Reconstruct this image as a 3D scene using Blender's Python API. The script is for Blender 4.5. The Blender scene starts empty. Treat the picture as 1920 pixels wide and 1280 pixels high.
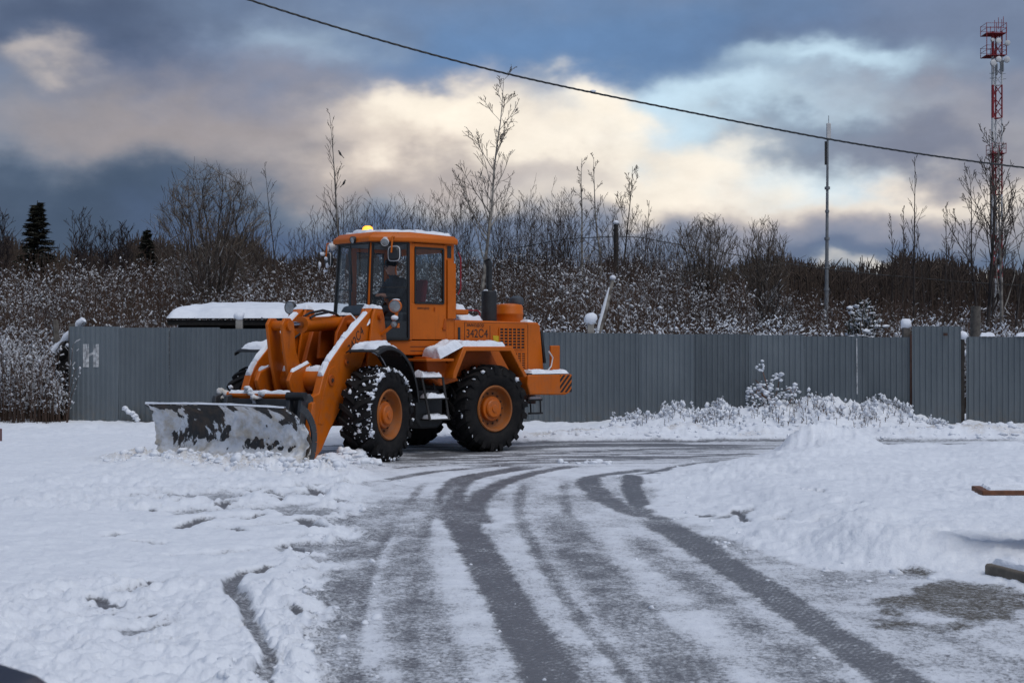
import bpy, bmesh, math, random
import numpy as np
from mathutils import Vector, Matrix, Euler

SC = bpy.context.scene
COL = SC.collection
PI = math.pi
R = math.radians

# ---------------------------------------------------------------- camera
CAM_H = 1.7
FPX = 2667.0          # focal length in photo pixels (1920 wide)
HOR = 654.0           # row of the horizon in the photo
cam_d = bpy.data.cameras.new('camera')
cam_d.lens = 50.0
cam_d.sensor_width = 36.0
cam_d.shift_y = 14.0 / 1920.0
cam_d.clip_start = 0.05
cam_d.clip_end = 3000.0
cam_d.dof.use_dof = True
cam_d.dof.focus_distance = 23.0
cam_d.dof.aperture_fstop = 5.6
cam = bpy.data.objects.new('camera', cam_d)
cam.location = (0, 0, CAM_H)
cam.rotation_euler = (R(90), 0, 0)
COL.objects.link(cam)
SC.camera = cam

# ---------------------------------------------------------------- world, sun, exposure
SUN_EL, SUN_AZ = R(60), R(142)      # azimuth clockwise from +Y (view direction)
world = bpy.data.worlds.new('World')
SC.world = world
world.use_nodes = True
SC.view_settings.view_transform = 'Standard'
SC.view_settings.look = 'None'
SC.view_settings.gamma = 1.0
SC.view_settings.use_curve_mapping = False
SC.view_settings.exposure = 0.15
SC.cycles.max_bounces = 5
SC.cycles.diffuse_bounces = 3
SC.cycles.glossy_bounces = 2
SC.cycles.transparent_max_bounces = 8
SC.cycles.caustics_reflective = False
SC.cycles.caustics_refractive = False

sun_d = bpy.data.lights.new('sun', 'SUN')
sun_d.energy = 1.5
sun_d.angle = R(50)
sun_d.color = (1.0, 0.985, 0.965)
sun = bpy.data.objects.new('sun', sun_d)
sdir = Vector((math.sin(SUN_AZ) * math.cos(SUN_EL), math.cos(SUN_AZ) * math.cos(SUN_EL), math.sin(SUN_EL)))
sun.rotation_euler = (-sdir).to_track_quat('-Z', 'Y').to_euler()
COL.objects.link(sun)


def build_world():
    nt = world.node_tree
    nt.nodes.clear()
    L = nt.links.new

    def N(t, **k):
        n = nt.nodes.new(t)
        for a, b in k.items():
            setattr(n, a, b)
        return n

    def M(op, a, b=None, c=None, clamp=False):
        n = N('ShaderNodeMath', operation=op, use_clamp=clamp)
        for i, v in enumerate((a, b, c)):
            if v is None:
                continue
            if isinstance(v, (int, float)):
                n.inputs[i].default_value = v
            else:
                L(v, n.inputs[i])
        return n.outputs[0]

    def mix(f, a, b):
        n = N('ShaderNodeMix', data_type='RGBA', clamp_factor=True)
        for s, v in ((n.inputs[0], f), (n.inputs[6], a), (n.inputs[7], b)):
            if isinstance(v, (int, float)):
                s.default_value = v
            elif isinstance(v, tuple):
                s.default_value = (*v, 1)
            else:
                L(v, s)
        return n.outputs[2]

    tc = N('ShaderNodeTexCoord')
    sep = N('ShaderNodeSeparateXYZ')
    L(tc.outputs['Generated'], sep.inputs[0])
    x, y, z = sep.outputs
    az = M('MULTIPLY', M('ARCTAN2', x, y), 180 / PI)              # degrees, + to the right
    hyp = M('SQRT', M('ADD', M('MULTIPLY', x, x), M('MULTIPLY', y, y)))
    el = M('MULTIPLY', M('ARCTAN2', z, hyp), 180 / PI)
    comb = N('ShaderNodeCombineXYZ')
    L(M('MULTIPLY', az, 0.15), comb.inputs[0])
    L(M('MULTIPLY', el, 0.24), comb.inputs[1])

    def noise(scale, detail, rough, off=0.0, dist=0.0):
        n = N('ShaderNodeTexNoise', noise_dimensions='3D')
        m = N('ShaderNodeVectorMath', operation='ADD')
        L(comb.outputs[0], m.inputs[0])
        m.inputs[1].default_value = (off, off * 0.7, off * 1.3)
        L(m.outputs[0], n.inputs['Vector'])
        n.inputs['Scale'].default_value = scale
        n.inputs['Detail'].default_value = detail
        n.inputs['Roughness'].default_value = rough
        n.inputs['Distortion'].default_value = dist
        return M('SUBTRACT', n.outputs['Fac'], 0.5)

    # warp the coordinates so cloud edges billow
    w1 = noise(0.8, 4, 0.5, 3.1)
    w2 = noise(0.8, 4, 0.5, 9.7)
    w3 = noise(2.2, 4, 0.5, 21.0)
    w4 = noise(2.2, 4, 0.5, 33.0)
    azw = M('ADD', az, M('ADD', M('MULTIPLY', w1, 8.0), M('MULTIPLY', w3, 5.5)))
    elw = M('ADD', el, M('ADD', M('MULTIPLY', w2, 4.2), M('MULTIPLY', w4, 3.2)))

    sky = N('ShaderNodeTexSky', sky_type='NISHITA')
    sky.sun_disc = False
    sky.sun_elevation = SUN_EL
    sky.sun_rotation = SUN_AZ
    sky.altitude = 100
    sky.air_density = 1.2
    sky.dust_density = 2.0
    skyc = N('ShaderNodeVectorMath', operation='SCALE')
    L(sky.outputs[0], skyc.inputs[0])
    skyc.inputs[3].default_value = 0.75

    # the broken cloud deck, the same kind of cloud all round the sky
    deck = noise(0.55, 6, 0.55, 50.0)
    dm = M('SMOOTHSTEP', deck, 0.0, 1.0) if False else M('MULTIPLY_ADD', deck, 3.2, 0.5, True)
    cloud = mix(dm, CL['slate'], CL['mid'])
    base = mix(0.72, skyc.outputs[0], cloud)
    cur = base
    for (px, py, sx, sy, col, amt, pw) in BLOBS:
        a0 = math.degrees(math.atan((px - 960) / FPX))
        e0 = math.degrees(math.atan((HOR - py) / FPX * math.cos(R(a0))))
        sa = math.degrees(sx / FPX)
        se = math.degrees(sy / FPX)
        da = M('DIVIDE', M('SUBTRACT', azw, a0), sa)
        de = M('DIVIDE', M('SUBTRACT', elw, e0), se)
        r2 = M('ADD', M('MULTIPLY', da, da), M('MULTIPLY', de, de))
        g = M('POWER', 2.718, M('MULTIPLY', M('POWER', r2, pw), -1.0))
        cur = mix(M('MULTIPLY', g, amt), cur, CL[col])
    # fine texture
    t = noise(3.5, 6, 0.6, 77.0)
    cur2 = N('ShaderNodeVectorMath', operation='SCALE')
    L(cur, cur2.inputs[0])
    L(M('MULTIPLY_ADD', t, 0.30, 1.0), cur2.inputs[3])
    bg = N('ShaderNodeBackground')
    L(cur2.outputs[0], bg.inputs['Color'])
    bg.inputs['Strength'].default_value = SKY_STRENGTH
    out = N('ShaderNodeOutputWorld')
    L(bg.outputs[0], out.inputs[0])


SKY_STRENGTH = 0.10
# cloud radiances (divided by the strength above)
def _c(r, g, b):
    def lin(v):
        v /= 255.0
        return (v / 12.92 if v <= 0.04045 else ((v + 0.055) / 1.055) ** 2.4) / SKY_STRENGTH / 1.04
    return (lin(r), lin(g), lin(b))

CL = dict(slate=_c(88, 109, 142), mid=_c(124, 139, 166), blue=_c(98, 134, 178), pale=_c(200, 226, 242),
          cream=_c(250, 240, 224), warm=_c(230, 216, 202), mauve=_c(152, 150, 160), taupe=_c(158, 149, 148),
          dark=_c(64, 80, 102), navy=_c(80, 98, 130), grey=_c(118, 130, 154), white=_c(238, 240, 242),
          storm=_c(72, 86, 112))
#        px    py   sx   sy   colour  amount power
BLOBS = [
    (960, 60, 2600, 150, 'grey', 0.45, 1.0),
    (1180, 75, 480, 120, 'blue', 0.78, 1.2),
    (800, 130, 330, 60, 'blue', 0.7, 1.2),
    (150, 60, 360, 90, 'storm', 0.85, 1.2),
    (300, 140, 330, 60, 'navy', 0.6, 1.2),
    (520, 95, 170, 60, 'mid', 0.85, 1.0),
    (560, 80, 110, 40, 'pale', 0.28, 1.0),
    (55, 130, 75, 26, 'warm', 0.5, 1.0),
    (330, 245, 420, 75, 'taupe', 0.85, 1.3),
    (450, 170, 260, 60, 'mauve', 0.5, 1.2),
    (1650, 130, 380, 110, 'navy', 0.45, 1.3),
    (1760, 60, 260, 70, 'grey', 0.6, 1.2),
    (1700, 205, 300, 55, 'mauve', 0.6, 1.2),
    (1540, 140, 170, 30, 'pale', 0.85, 1.0),
    (1440, 335, 640, 100, 'warm', 0.88, 1.8),
    (830, 255, 280, 85, 'warm', 0.92, 1.8),
    (1290, 232, 300, 60, 'pale', 0.9, 1.5),
    (1440, 315, 190, 42, 'pale', 0.95, 1.3),
    (1580, 262, 250, 46, 'navy', 0.72, 1.7),
    (1800, 290, 200, 40, 'navy', 0.55, 1.5),
    (790, 225, 125, 48, 'cream', 0.95, 1.8),
    (1090, 222, 85, 52, 'cream', 0.95, 1.8),
    (1000, 270, 170, 44, 'cream', 0.8, 1.5),
    (1230, 335, 240, 56, 'cream', 0.95, 1.7),
    (1690, 370, 220, 30, 'cream', 0.6, 1.5),
    (930, 335, 300, 36, 'mauve', 0.4, 1.4),
    (640, 320, 330, 38, 'taupe', 0.6, 1.4),
    (180, 410, 480, 105, 'dark', 0.92, 2.2),
    (560, 460, 300, 75, 'navy', 0.75, 1.8),
    (880, 462, 300, 60, 'navy', 0.6, 1.6),
    (1620, 418, 330, 44, 'mauve', 0.75, 1.5),
    (1330, 450, 420, 42, 'grey', 0.7, 1.5),
    (1640, 480, 380, 26, 'navy', 0.6, 1.5),
    (1780, 512, 220, 12, 'cream', 0.75, 1.3),
]
build_world()


# ---------------------------------------------------------------- helpers
def link(o, parent=None):
    COL.objects.link(o)
    if parent is not None:
        o.parent = parent
    return o


def empty(name, loc=(0, 0, 0), rz=0.0, parent=None):
    o = bpy.data.objects.new(name, None)
    o.location = loc
    o.rotation_euler = (0, 0, rz)
    o.empty_display_size = 0.2
    return link(o, parent)


def tag(o, label=None, cat=None, group=None, kind=None):
    if label:
        o['label'] = label
    if cat:
        o['category'] = cat
    if group:
        o['group'] = group
    if kind:
        o['kind'] = kind
    return o


def px_ground(px, py, z=0.0):
    d = FPX * (CAM_H - z) / (py - HOR)
    return Vector(((px - 960) * d / FPX, d, z))


def at(px, py, d):
    return Vector(((px - 960) * d / FPX, d, CAM_H + (HOR - py) * d / FPX))


class MB:
    def __init__(s):
        s.v = []
        s.f = []

    def add(s, vs, fs):
        o = len(s.v)
        s.v += [tuple(v) for v in vs]
        s.f += [tuple(i + o for i in f) for f in fs]
        return s

    def box(s, x0, x1, y0, y1, z0, z1):
        return s.add([(x0, y0, z0), (x1, y0, z0), (x1, y1, z0), (x0, y1, z0), (x0, y0, z1), (x1, y0, z1), (x1, y1, z1), (x0, y1, z1)],
                     [(0, 3, 2, 1), (4, 5, 6, 7), (0, 1, 5, 4), (1, 2, 6, 5), (2, 3, 7, 6), (3, 0, 4, 7)])

    def obox(s, c, size, rot=(0, 0, 0)):
        m = Euler(rot).to_matrix()
        hx, hy, hz = size[0] / 2, size[1] / 2, size[2] / 2
        vs = [Vector(c) + m @ Vector((a * hx, b * hy, d * hz)) for d in (-1, 1) for a, b in ((-1, -1), (1, -1), (1, 1), (-1, 1))]
        return s.add(vs, [(0, 3, 2, 1), (4, 5, 6, 7), (0, 1, 5, 4), (1, 2, 6, 5), (2, 3, 7, 6), (3, 0, 4, 7)])

    def bar(s, p0, p1, w, h, up=(0, 0, 1)):
        p0, p1 = Vector(p0), Vector(p1)
        d = (p1 - p0).normalized()
        a = d.cross(Vector(up))
        if a.length < 1e-4:
            a = d.cross(Vector((1, 0, 0)))
        a.normalize()
        b = a.cross(d)
        vs = []
        for p in (p0, p1):
            for i, j in ((-1, -1), (1, -1), (1, 1), (-1, 1)):
                vs.append(p + a * (i * w / 2) + b * (j * h / 2))
        return s.add(vs, [(0, 3, 2, 1), (4, 5, 6, 7), (0, 1, 5, 4), (1, 2, 6, 5), (2, 3, 7, 6), (3, 0, 4, 7)])

    def prism(s, poly, a, b, axis='y'):
        n = len(poly)
        vs = []
        for t in (a, b):
            for p, q in poly:
                vs.append((p, t, q) if axis == 'y' else ((p, q, t) if axis == 'z' else (t, p, q)))
        fs = [tuple(range(n)), tuple(range(2 * n - 1, n - 1, -1))]
        for i in range(n):
            j = (i + 1) % n
            fs.append((i, j, n + j, n + i))
        return s.add(vs, fs)

    def tube(s, pts, rs, n=10, caps=True):
        pts = [Vector(p) for p in pts]
        if isinstance(rs, (int, float)):
            rs = [rs] * len(pts)
        vs, fs = [], []
        prev = None
        for i, p in enumerate(pts):
            d = (pts[min(i + 1, len(pts) - 1)] - pts[max(i - 1, 0)]).normalized()
            if prev is None:
                a = d.cross(Vector((0, 0, 1)))
                if a.length < 1e-3:
                    a = d.cross(Vector((1, 0, 0)))
            else:
                a = prev - d * prev.dot(d)
                if a.length < 1e-4:
                    a = d.cross(Vector((0, 1, 0.3)))
            a.normalize()
            prev = a
            b = d.cross(a)
            for k in range(n):
                t = 2 * PI * k / n
                vs.append(p + (a * math.cos(t) + b * math.sin(t)) * rs[i])
        for i in range(len(pts) - 1):
            for k in range(n):
                k2 = (k + 1) % n
                fs.append((i * n + k, i * n + k2, (i + 1) * n + k2, (i + 1) * n + k))
        if caps:
            fs.append(tuple(range(n - 1, -1, -1)))
            fs.append(tuple((len(pts) - 1) * n + k for k in range(n)))
        return s.add(vs, fs)

    def cyl(s, p0, p1, r0, r1=None, n=16):
        return s.tube([p0, p1], [r0, r0 if r1 is None else r1], n)

    def lathe(s, prof, c, axis=(0, 1, 0), n=28, closed=False):
        ax = Vector(axis).normalized()
        a = ax.cross(Vector((0, 0, 1)))
        if a.length < 1e-3:
            a = Vector((1, 0, 0))
        a.normalize()
        b = ax.cross(a)
        c = Vector(c)
        m = len(prof)
        vs, fs = [], []
        for k in range(n):
            t = 2 * PI * k / n
            u = a * math.cos(t) + b * math.sin(t)
            for r, h in prof:
                vs.append(c + u * r + ax * h)
        for k in range(n):
            k2 = (k + 1) % n
            for i in range(m if closed else m - 1):
                j = (i + 1) % m
                fs.append((k * m + i, k2 * m + i, k2 * m + j, k * m + j))
        return s.add(vs, fs)

    def sphere(s, c, r, n=12, m=8, sq=(1, 1, 1)):
        c = Vector(c)
        vs = [c + Vector((0, 0, r * sq[2]))]
        for i in range(1, m):
            ph = PI * i / m
            for k in range(n):
                t = 2 * PI * k / n
                vs.append(c + Vector((r * sq[0] * math.sin(ph) * math.cos(t), r * sq[1] * math.sin(ph) * math.sin(t), r * sq[2] * math.cos(ph))))
        vs.append(c - Vector((0, 0, r * sq[2])))
        fs = []
        for k in range(n):
            fs.append((0, 1 + k, 1 + (k + 1) % n))
            e = 1 + (m - 2) * n
            fs.append((len(vs) - 1, e + (k + 1) % n, e + k))
        for i in range(m - 2):
            for k in range(n):
                k2 = (k + 1) % n
                fs.append((1 + i * n + k, 1 + (i + 1) * n + k, 1 + (i + 1) * n + k2, 1 + i * n + k2))
        return s.add(vs, fs)

    def grid(s, P):
        """P[i][j] rows of points"""
        n, m = len(P), len(P[0])
        vs = [p for r in P for p in r]
        fs = [(i * m + j, i * m + j + 1, (i + 1) * m + j + 1, (i + 1) * m + j) for i in range(n - 1) for j in range(m - 1)]
        return s.add(vs, fs)

    def build(s, name, mat, parent=None, bevel=0.0, smooth=40, rz=None, recalc=True):
        cuts = getattr(s, 'cuts', [])
        if len(cuts) > 1:                       # every separate pad of snow is its own part
            ends = cuts[1:] + [(len(s.v), len(s.f))]
            for (v0, f0), (v1, f1) in zip(cuts, ends):
                q = MB()
                q.v = s.v[v0:v1]
                q.f = [tuple(i - v0 for i in f) for f in s.f[f0:f1]]
                o = q.build(name, mat, parent, bevel, smooth, rz, recalc)
            return o
        me = bpy.data.meshes.new(name)
        me.from_pydata(s.v, [], s.f)
        if recalc:
            bm = bmesh.new()
            bm.from_mesh(me)
            bmesh.ops.recalc_face_normals(bm, faces=bm.faces)
            bm.to_mesh(me)
            bm.free()
        me.materials.append(mat)
        if smooth:
            me.polygons.foreach_set('use_smooth', [True] * len(me.polygons))
            me.set_sharp_from_angle(angle=R(smooth))
        o = bpy.data.objects.new(name, me)
        if bevel:
            b = o.modifiers.new('bevel', 'BEVEL')
            b.width = bevel
            b.segments = 2
            b.limit_method = 'ANGLE'
            b.angle_limit = R(35)
        link(o, parent)
        if rz is not None:
            o.rotation_euler = (0, 0, rz)
        return o


def np_mesh(name, V, F, mats, parent=None, smooth=True, mi=None):
    """fast mesh from arrays: F (n,k) same-size faces"""
    me = bpy.data.meshes.new(name)
    V = np.asarray(V, np.float32)
    F = np.asarray(F, np.int32)
    n, k = F.shape
    me.vertices.add(len(V))
    me.vertices.foreach_set('co', V.ravel())
    me.loops.add(n * k)
    me.loops.foreach_set('vertex_index', F.ravel())
    me.polygons.add(n)
    me.polygons.foreach_set('loop_start', np.arange(0, n * k, k, dtype=np.int32))
    me.polygons.foreach_set('loop_total', np.full(n, k, np.int32))
    if smooth:
        me.polygons.foreach_set('use_smooth', np.ones(n, bool))
    for m in mats:
        me.materials.append(m)
    if mi is not None:
        me.polygons.foreach_set('material_index', np.asarray(mi, np.int32))
    me.update(calc_edges=True)
    o = bpy.data.objects.new(name, me)
    return link(o, parent)


# numpy value noise ------------------------------------------------------
def _hash(ix, iy, seed):
    h = (ix.astype(np.int64) * 374761393 + iy.astype(np.int64) * 668265263 + seed * 974711) & 0xFFFFFFFF
    h = ((h ^ (h >> 13)) * 1274126177) & 0xFFFFFFFF
    h = h ^ (h >> 16)
    return (h & 0xFFFF) / 65535.0


def vnoise(x, y, seed=0):
    ix, iy = np.floor(x), np.floor(y)
    fx, fy = x - ix, y - iy
    fx = fx * fx * fx * (fx * (fx * 6 - 15) + 10)
    fy = fy * fy * fy * (fy * (fy * 6 - 15) + 10)
    ix = ix.astype(np.int64)
    iy = iy.astype(np.int64)
    a, b = _hash(ix, iy, seed), _hash(ix + 1, iy, seed)
    c, d = _hash(ix, iy + 1, seed), _hash(ix + 1, iy + 1, seed)
    return (a * (1 - fx) + b * fx) * (1 - fy) + (c * (1 - fx) + d * fx) * fy


def fbm(x, y, oct=4, seed=0, gain=0.5):
    s = np.zeros_like(x)
    amp, tot = 1.0, 0.0
    for i in range(oct):
        s += amp * vnoise(x * 2 ** i + 17.3 * i, y * 2 ** i - 9.1 * i, seed + i)
        tot += amp
        amp *= gain
    return s / tot


def sstep(a, b, x):
    t = np.clip((x - a) / (b - a), 0, 1)
    return t * t * (3 - 2 * t)


# ---------------------------------------------------------------- materials
class Mat:
    def __init__(s, name):
        s.m = bpy.data.materials.new(name)
        s.m.use_nodes = True
        s.nt = s.m.node_tree
        s.b = s.nt.nodes['Principled BSDF']
        s.out = s.nt.nodes['Material Output']

    def N(s, t, **k):
        n = s.nt.nodes.new(t)
        for a, b in k.items():
            setattr(n, a, b)
        return n

    def L(s, a, b):
        s.nt.links.new(a, b)

    def set(s, sock, v):
        if isinstance(v, (int, float)):
            sock.default_value = v
        elif isinstance(v, tuple):
            sock.default_value = (*v, 1) if len(v) == 3 and sock.type == 'RGBA' else v
        else:
            s.L(v, sock)

    def math(s, op, a, b=None, c=None, clamp=False):
        n = s.N('ShaderNodeMath', operation=op, use_clamp=clamp)
        for i, v in enumerate((a, b, c)):
            if v is not None:
                s.set(n.inputs[i], v)
        return n.outputs[0]

    def mix(s, f, a, b):
        n = s.N('ShaderNodeMix', data_type='RGBA', clamp_factor=True)
        s.set(n.inputs[0], f)
        s.set(n.inputs[6], a)
        s.set(n.inputs[7], b)
        return n.outputs[2]

    def noise(s, scale, detail=4, rough=0.55, coord='Object', stretch=None, dist=0.0):
        if not hasattr(s, 'tc'):
            s.tc = s.N('ShaderNodeTexCoord')
        src = s.tc.outputs[coord]
        if stretch:
            m = s.N('ShaderNodeMapping')
            m.inputs['Scale'].default_value = stretch
            s.L(src, m.inputs[0])
            src = m.outputs[0]
        n = s.N('ShaderNodeTexNoise')
        s.L(src, n.inputs['Vector'])
        n.inputs['Scale'].default_value = scale
        n.inputs['Detail'].default_value = detail
        n.inputs['Roughness'].default_value = rough
        n.inputs['Distortion'].default_value = dist
        return n.outputs['Fac']

    def ramp(s, fac, lo, hi):
        n = s.N('ShaderNodeMapRange', interpolation_type='SMOOTHSTEP')
        s.set(n.inputs[0], fac)
        s.set(n.inputs[1], lo)
        s.set(n.inputs[2], hi)
        return n.outputs[0]

    def bump(s, h, strength=0.3, dist=0.02):
        n = s.N('ShaderNodeBump')
        n.inputs['Strength'].default_value = strength
        n.inputs['Distance'].default_value = dist
        s.L(h, n.inputs['Height'])
        s.L(n.outputs[0], s.b.inputs['Normal'])

    def upness(s):
        g = s.N('ShaderNodeNewGeometry')
        sp = s.N('ShaderNodeSeparateXYZ')
        s.L(g.outputs['Normal'], sp.inputs[0])
        return sp.outputs[2]

    def attr(s, name):
        n = s.N('ShaderNodeAttribute', attribute_name=name)
        return n.outputs['Fac']

    def base(s, c, rough=0.5, metal=0.0, spec=0.5):
        s.set(s.b.inputs['Base Color'], c)
        s.set(s.b.inputs['Roughness'], rough)
        s.b.inputs['Metallic'].default_value = metal
        s.b.inputs['Specular IOR Level'].default_value = spec
        return s


MATS = {}


def simple(name, col, rough=0.5, metal=0.0, var=0.25, scale=6.0, bump=0.0, spec=0.5):
    m = Mat(name)
    f = m.ramp(m.noise(scale, 5, 0.6), 0.3, 0.7)
    c2 = tuple(v * (1 - var) for v in col)
    m.base(m.mix(f, col, c2), rough, metal, spec)
    if bump:
        m.bump(m.noise(scale * 8, 3), bump, 0.01)
    MATS[name] = m.m
    return m.m


def make_materials():
    # paint with grime and specks of stuck snow
    def paint(name, col, dirt=(0.05, 0.03, 0.015), rough=0.42):
        m = Mat(name)
        v = m.ramp(m.noise(1.7, 4), 0.3, 0.7)
        c = m.mix(v, col, tuple(k * 0.86 for k in col))
        d = m.ramp(m.noise(5.0, 8, 0.7), 0.56, 0.82)
        c = m.mix(m.math('MULTIPLY', d, 0.5), c, dirt)
        ch = m.ramp(m.noise(19.0, 6, 0.7), 0.66, 0.72)
        c = m.mix(m.math('MULTIPLY', ch, 0.7), c, (0.09, 0.045, 0.025))
        st = m.ramp(m.noise(3.0, 6, 0.65, stretch=(6, 6, 0.5)), 0.55, 0.8)
        c = m.mix(m.math('MULTIPLY', st, 0.35), c, dirt)
        sp = m.N('ShaderNodeSeparateXYZ')
        m.L(m.tc.outputs['Object'], sp.inputs[0])
        low = m.ramp(sp.outputs[2], 1.9, 0.5)
        fl = m.math('MULTIPLY', low, m.ramp(m.noise(7.0, 7, 0.7), 0.38, 0.68))
        c = m.mix(m.math('MULTIPLY', fl, 0.30), c, (0.16, 0.12, 0.09))
        rr = m.math('MULTIPLY_ADD', d, 0.25, rough)
        m.base(c, rr, 0.0, 0.3)
        m.bump(m.noise(30, 3), 0.04, 0.005)
        MATS[name] = m.m
    paint('orange', (0.53, 0.116, 0.003))
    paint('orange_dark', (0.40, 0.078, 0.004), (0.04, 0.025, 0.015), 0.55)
    paint('rim_orange', (0.33, 0.10, 0.018), (0.11, 0.075, 0.05), 0.6)
    paint('red_paint', (0.26, 0.026, 0.034), (0.25, 0.08, 0.08), 0.6)
    paint('white_paint', (0.62, 0.62, 0.62), (0.3, 0.3, 0.3), 0.5)
    paint('yellow_label', (0.62, 0.42, 0.02), (0.05, 0.12, 0.03), 0.5)
    simple('black_plastic', (0.018, 0.019, 0.021), 0.5, 0, 0.4, 4)
    simple('dark_steel', (0.03, 0.028, 0.027), 0.65, 0.0, 0.5, 5, 0.1)
    simple('graphite', (0.05, 0.054, 0.06), 0.55, 0.0, 0.4, 4, 0.05)
    simple('interior', (0.055, 0.065, 0.078), 0.6, 0, 0.3, 5)
    simple('chrome', (0.55, 0.57, 0.6), 0.2, 1.0, 0.2, 5)
    simple('rubber_seal', (0.008, 0.008, 0.008), 0.6)
    simple('rust', (0.07, 0.03, 0.02), 0.8, 0, 0.5, 6, 0.2)
    simple('red_cloth', (0.28, 0.012, 0.025), 0.85, 0, 0.3, 8, 0.2)
    simple('jacket', (0.035, 0.04, 0.05), 0.85, 0, 0.4, 8, 0.3)
    simple('skin', (0.42, 0.2, 0.13), 0.55, 0, 0.15, 10)
    simple('cap_cloth', (0.02, 0.02, 0.024), 0.9)
    simple('ink', (0.012, 0.01, 0.01), 0.6)
    simple('white_ink', (0.60, 0.61, 0.62), 0.7, 0, 0.65, 14)
    simple('wood_grey', (0.13, 0.115, 0.10), 0.85, 0, 0.5, 9, 0.4)
    simple('wood_dark', (0.035, 0.03, 0.026), 0.9, 0, 0.5, 7, 0.3)
    simple('wood_brown', (0.19, 0.07, 0.028), 0.6, 0, 0.5, 9, 0.3)
    simple('galv', (0.24, 0.25, 0.26), 0.5, 0.4, 0.3, 4)
    simple('cable', (0.012, 0.016, 0.02), 0.6)
    simple('slate', (0.06, 0.055, 0.05), 0.9, 0, 0.4, 5, 0.2)
    simple('concrete', (0.30, 0.28, 0.25), 0.85, 0, 0.3, 5, 0.3)
    simple('car_blue', (0.010, 0.022, 0.06), 0.28, 0.3, 0.1, 3)
    simple('feather', (0.012, 0.012, 0.014), 0.7)
    simple('post_pink', (0.16, 0.09, 0.09), 0.8)

    m = Mat('tyre')
    f = m.ramp(m.noise(4, 6, 0.7), 0.35, 0.75)
    m.base(m.mix(f, (0.007, 0.007, 0.008), (0.020, 0.018, 0.017)), 0.8, 0, 0.2)
    m.bump(m.noise(40, 4), 0.15, 0.01)
    MATS['tyre'] = m.m

    m = Mat('snow')
    f = m.ramp(m.noise(3, 5, 0.6), 0.3, 0.7)
    m.base(m.mix(f, (0.78, 0.81, 0.86), (0.70, 0.73, 0.79)), 0.75, 0, 0.25)
    m.bump(m.noise(22, 6, 0.65), 0.45, 0.03)
    m.b.inputs['Subsurface Weight'].default_value = 0.0
    MATS['snow'] = m.m

    m = Mat('snow_dirty')
    f = m.ramp(m.noise(4, 6, 0.65), 0.38, 0.68)
    m.base(m.mix(f, (0.70, 0.72, 0.76), (0.50, 0.45, 0.38)), 0.8, 0, 0.2)
    m.bump(m.noise(22, 6, 0.65), 0.5, 0.03)
    MATS['snow_dirty'] = m.m

    m = Mat('snow_tuft')
    f = m.ramp(m.noise(1.1, 4, 0.6), 0.35, 0.65)
    m.base(m.mix(f, (0.66, 0.68, 0.72), (0.46, 0.46, 0.48)), 0.8, 0, 0.15)
    m.bump(m.noise(30, 4), 0.6, 0.04)
    MATS['snow_tuft'] = m.m

    # blade: dark steel with caked snow that has slid off in places
    m = Mat('blade_steel')
    steel = m.mix(m.ramp(m.noise(6, 5), 0.4, 0.7), (0.03, 0.031, 0.033), (0.075, 0.055, 0.042))
    a = m.noise(1.5, 7, 0.62, dist=0.8)
    b = m.noise(9, 6, 0.7, stretch=(1, 1, 0.35))
    k = m.math('ADD', a, m.math('MULTIPLY', m.math('SUBTRACT', b, 0.5), 0.5))
    sep = m.N('ShaderNodeSeparateXYZ')
    m.L(m.tc.outputs['Object'], sep.inputs[0])
    hi = m.ramp(sep.outputs[2], 0.55, 0.85)
    k = m.math('SUBTRACT', k, m.math('MULTIPLY', hi, 0.10))
    mask = m.ramp(k, 0.50, 0.54)
    sn = m.mix(m.ramp(sep.outputs[2], 0.45, 0.1), (0.70, 0.73, 0.77), (0.54, 0.49, 0.43))
    m.base(m.mix(mask, steel, sn), m.math('MULTIPLY_ADD', mask, 0.2, 0.6), 0, 0.3)
    m.bump(k, 0.8, 0.06)
    MATS['blade_steel'] = m.m

    # fence sheet: galvanised steel, a shade per sheet
    m = Mat('fence_sheet')
    oi = m.N('ShaderNodeObjectInfo')
    v = m.math('MULTIPLY_ADD', oi.outputs['Random'], 0.42, 0.78)
    f = m.ramp(m.noise(1.3, 5, 0.6, stretch=(1, 1, 0.35)), 0.25, 0.75)
    c = m.mix(f, (0.142, 0.164, 0.178), (0.108, 0.128, 0.142))
    n2 = m.ramp(m.noise(2.2, 7, 0.7, stretch=(4, 4, 0.8)), 0.6, 0.85)
    c = m.mix(m.math('MULTIPLY', n2, 0.4), c, (0.20, 0.19, 0.175))
    sp = m.N('ShaderNodeSeparateXYZ')
    m.L(m.tc.outputs['Object'], sp.inputs[0])
    mud = m.math('MULTIPLY', m.ramp(sp.outputs[2], 0.75, 0.05), m.ramp(m.noise(6, 7, 0.7), 0.42, 0.66))
    c = m.mix(m.math('MULTIPLY', mud, 0.55), c, (0.16, 0.14, 0.115))
    sk = m.ramp(m.noise(3.4, 8, 0.75, stretch=(9, 9, 0.5)), 0.52, 0.75)
    c = m.mix(m.math('MULTIPLY', sk, 0.45), c, (0.085, 0.098, 0.108))
    sc = m.N('ShaderNodeVectorMath', operation='SCALE')
    m.L(c, sc.inputs[0])
    m.L(v, sc.inputs[3])
    m.base(sc.outputs[0], 0.5, 0.15, 0.4)
    m.bump(m.noise(1.6, 4), 0.35, 0.12)
    MATS['fence_sheet'] = m.m

    # glass that lets the hillside show through
    m = Mat('glass')
    g = m.N('ShaderNodeBsdfGlossy')
    g.inputs['Roughness'].default_value = 0.03
    g.inputs['Color'].default_value = (0.9, 0.95, 1, 1)
    t = m.N('ShaderNodeBsdfTransparent')
    t.inputs['Color'].default_value = (0.88, 0.91, 0.92, 1)
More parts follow.
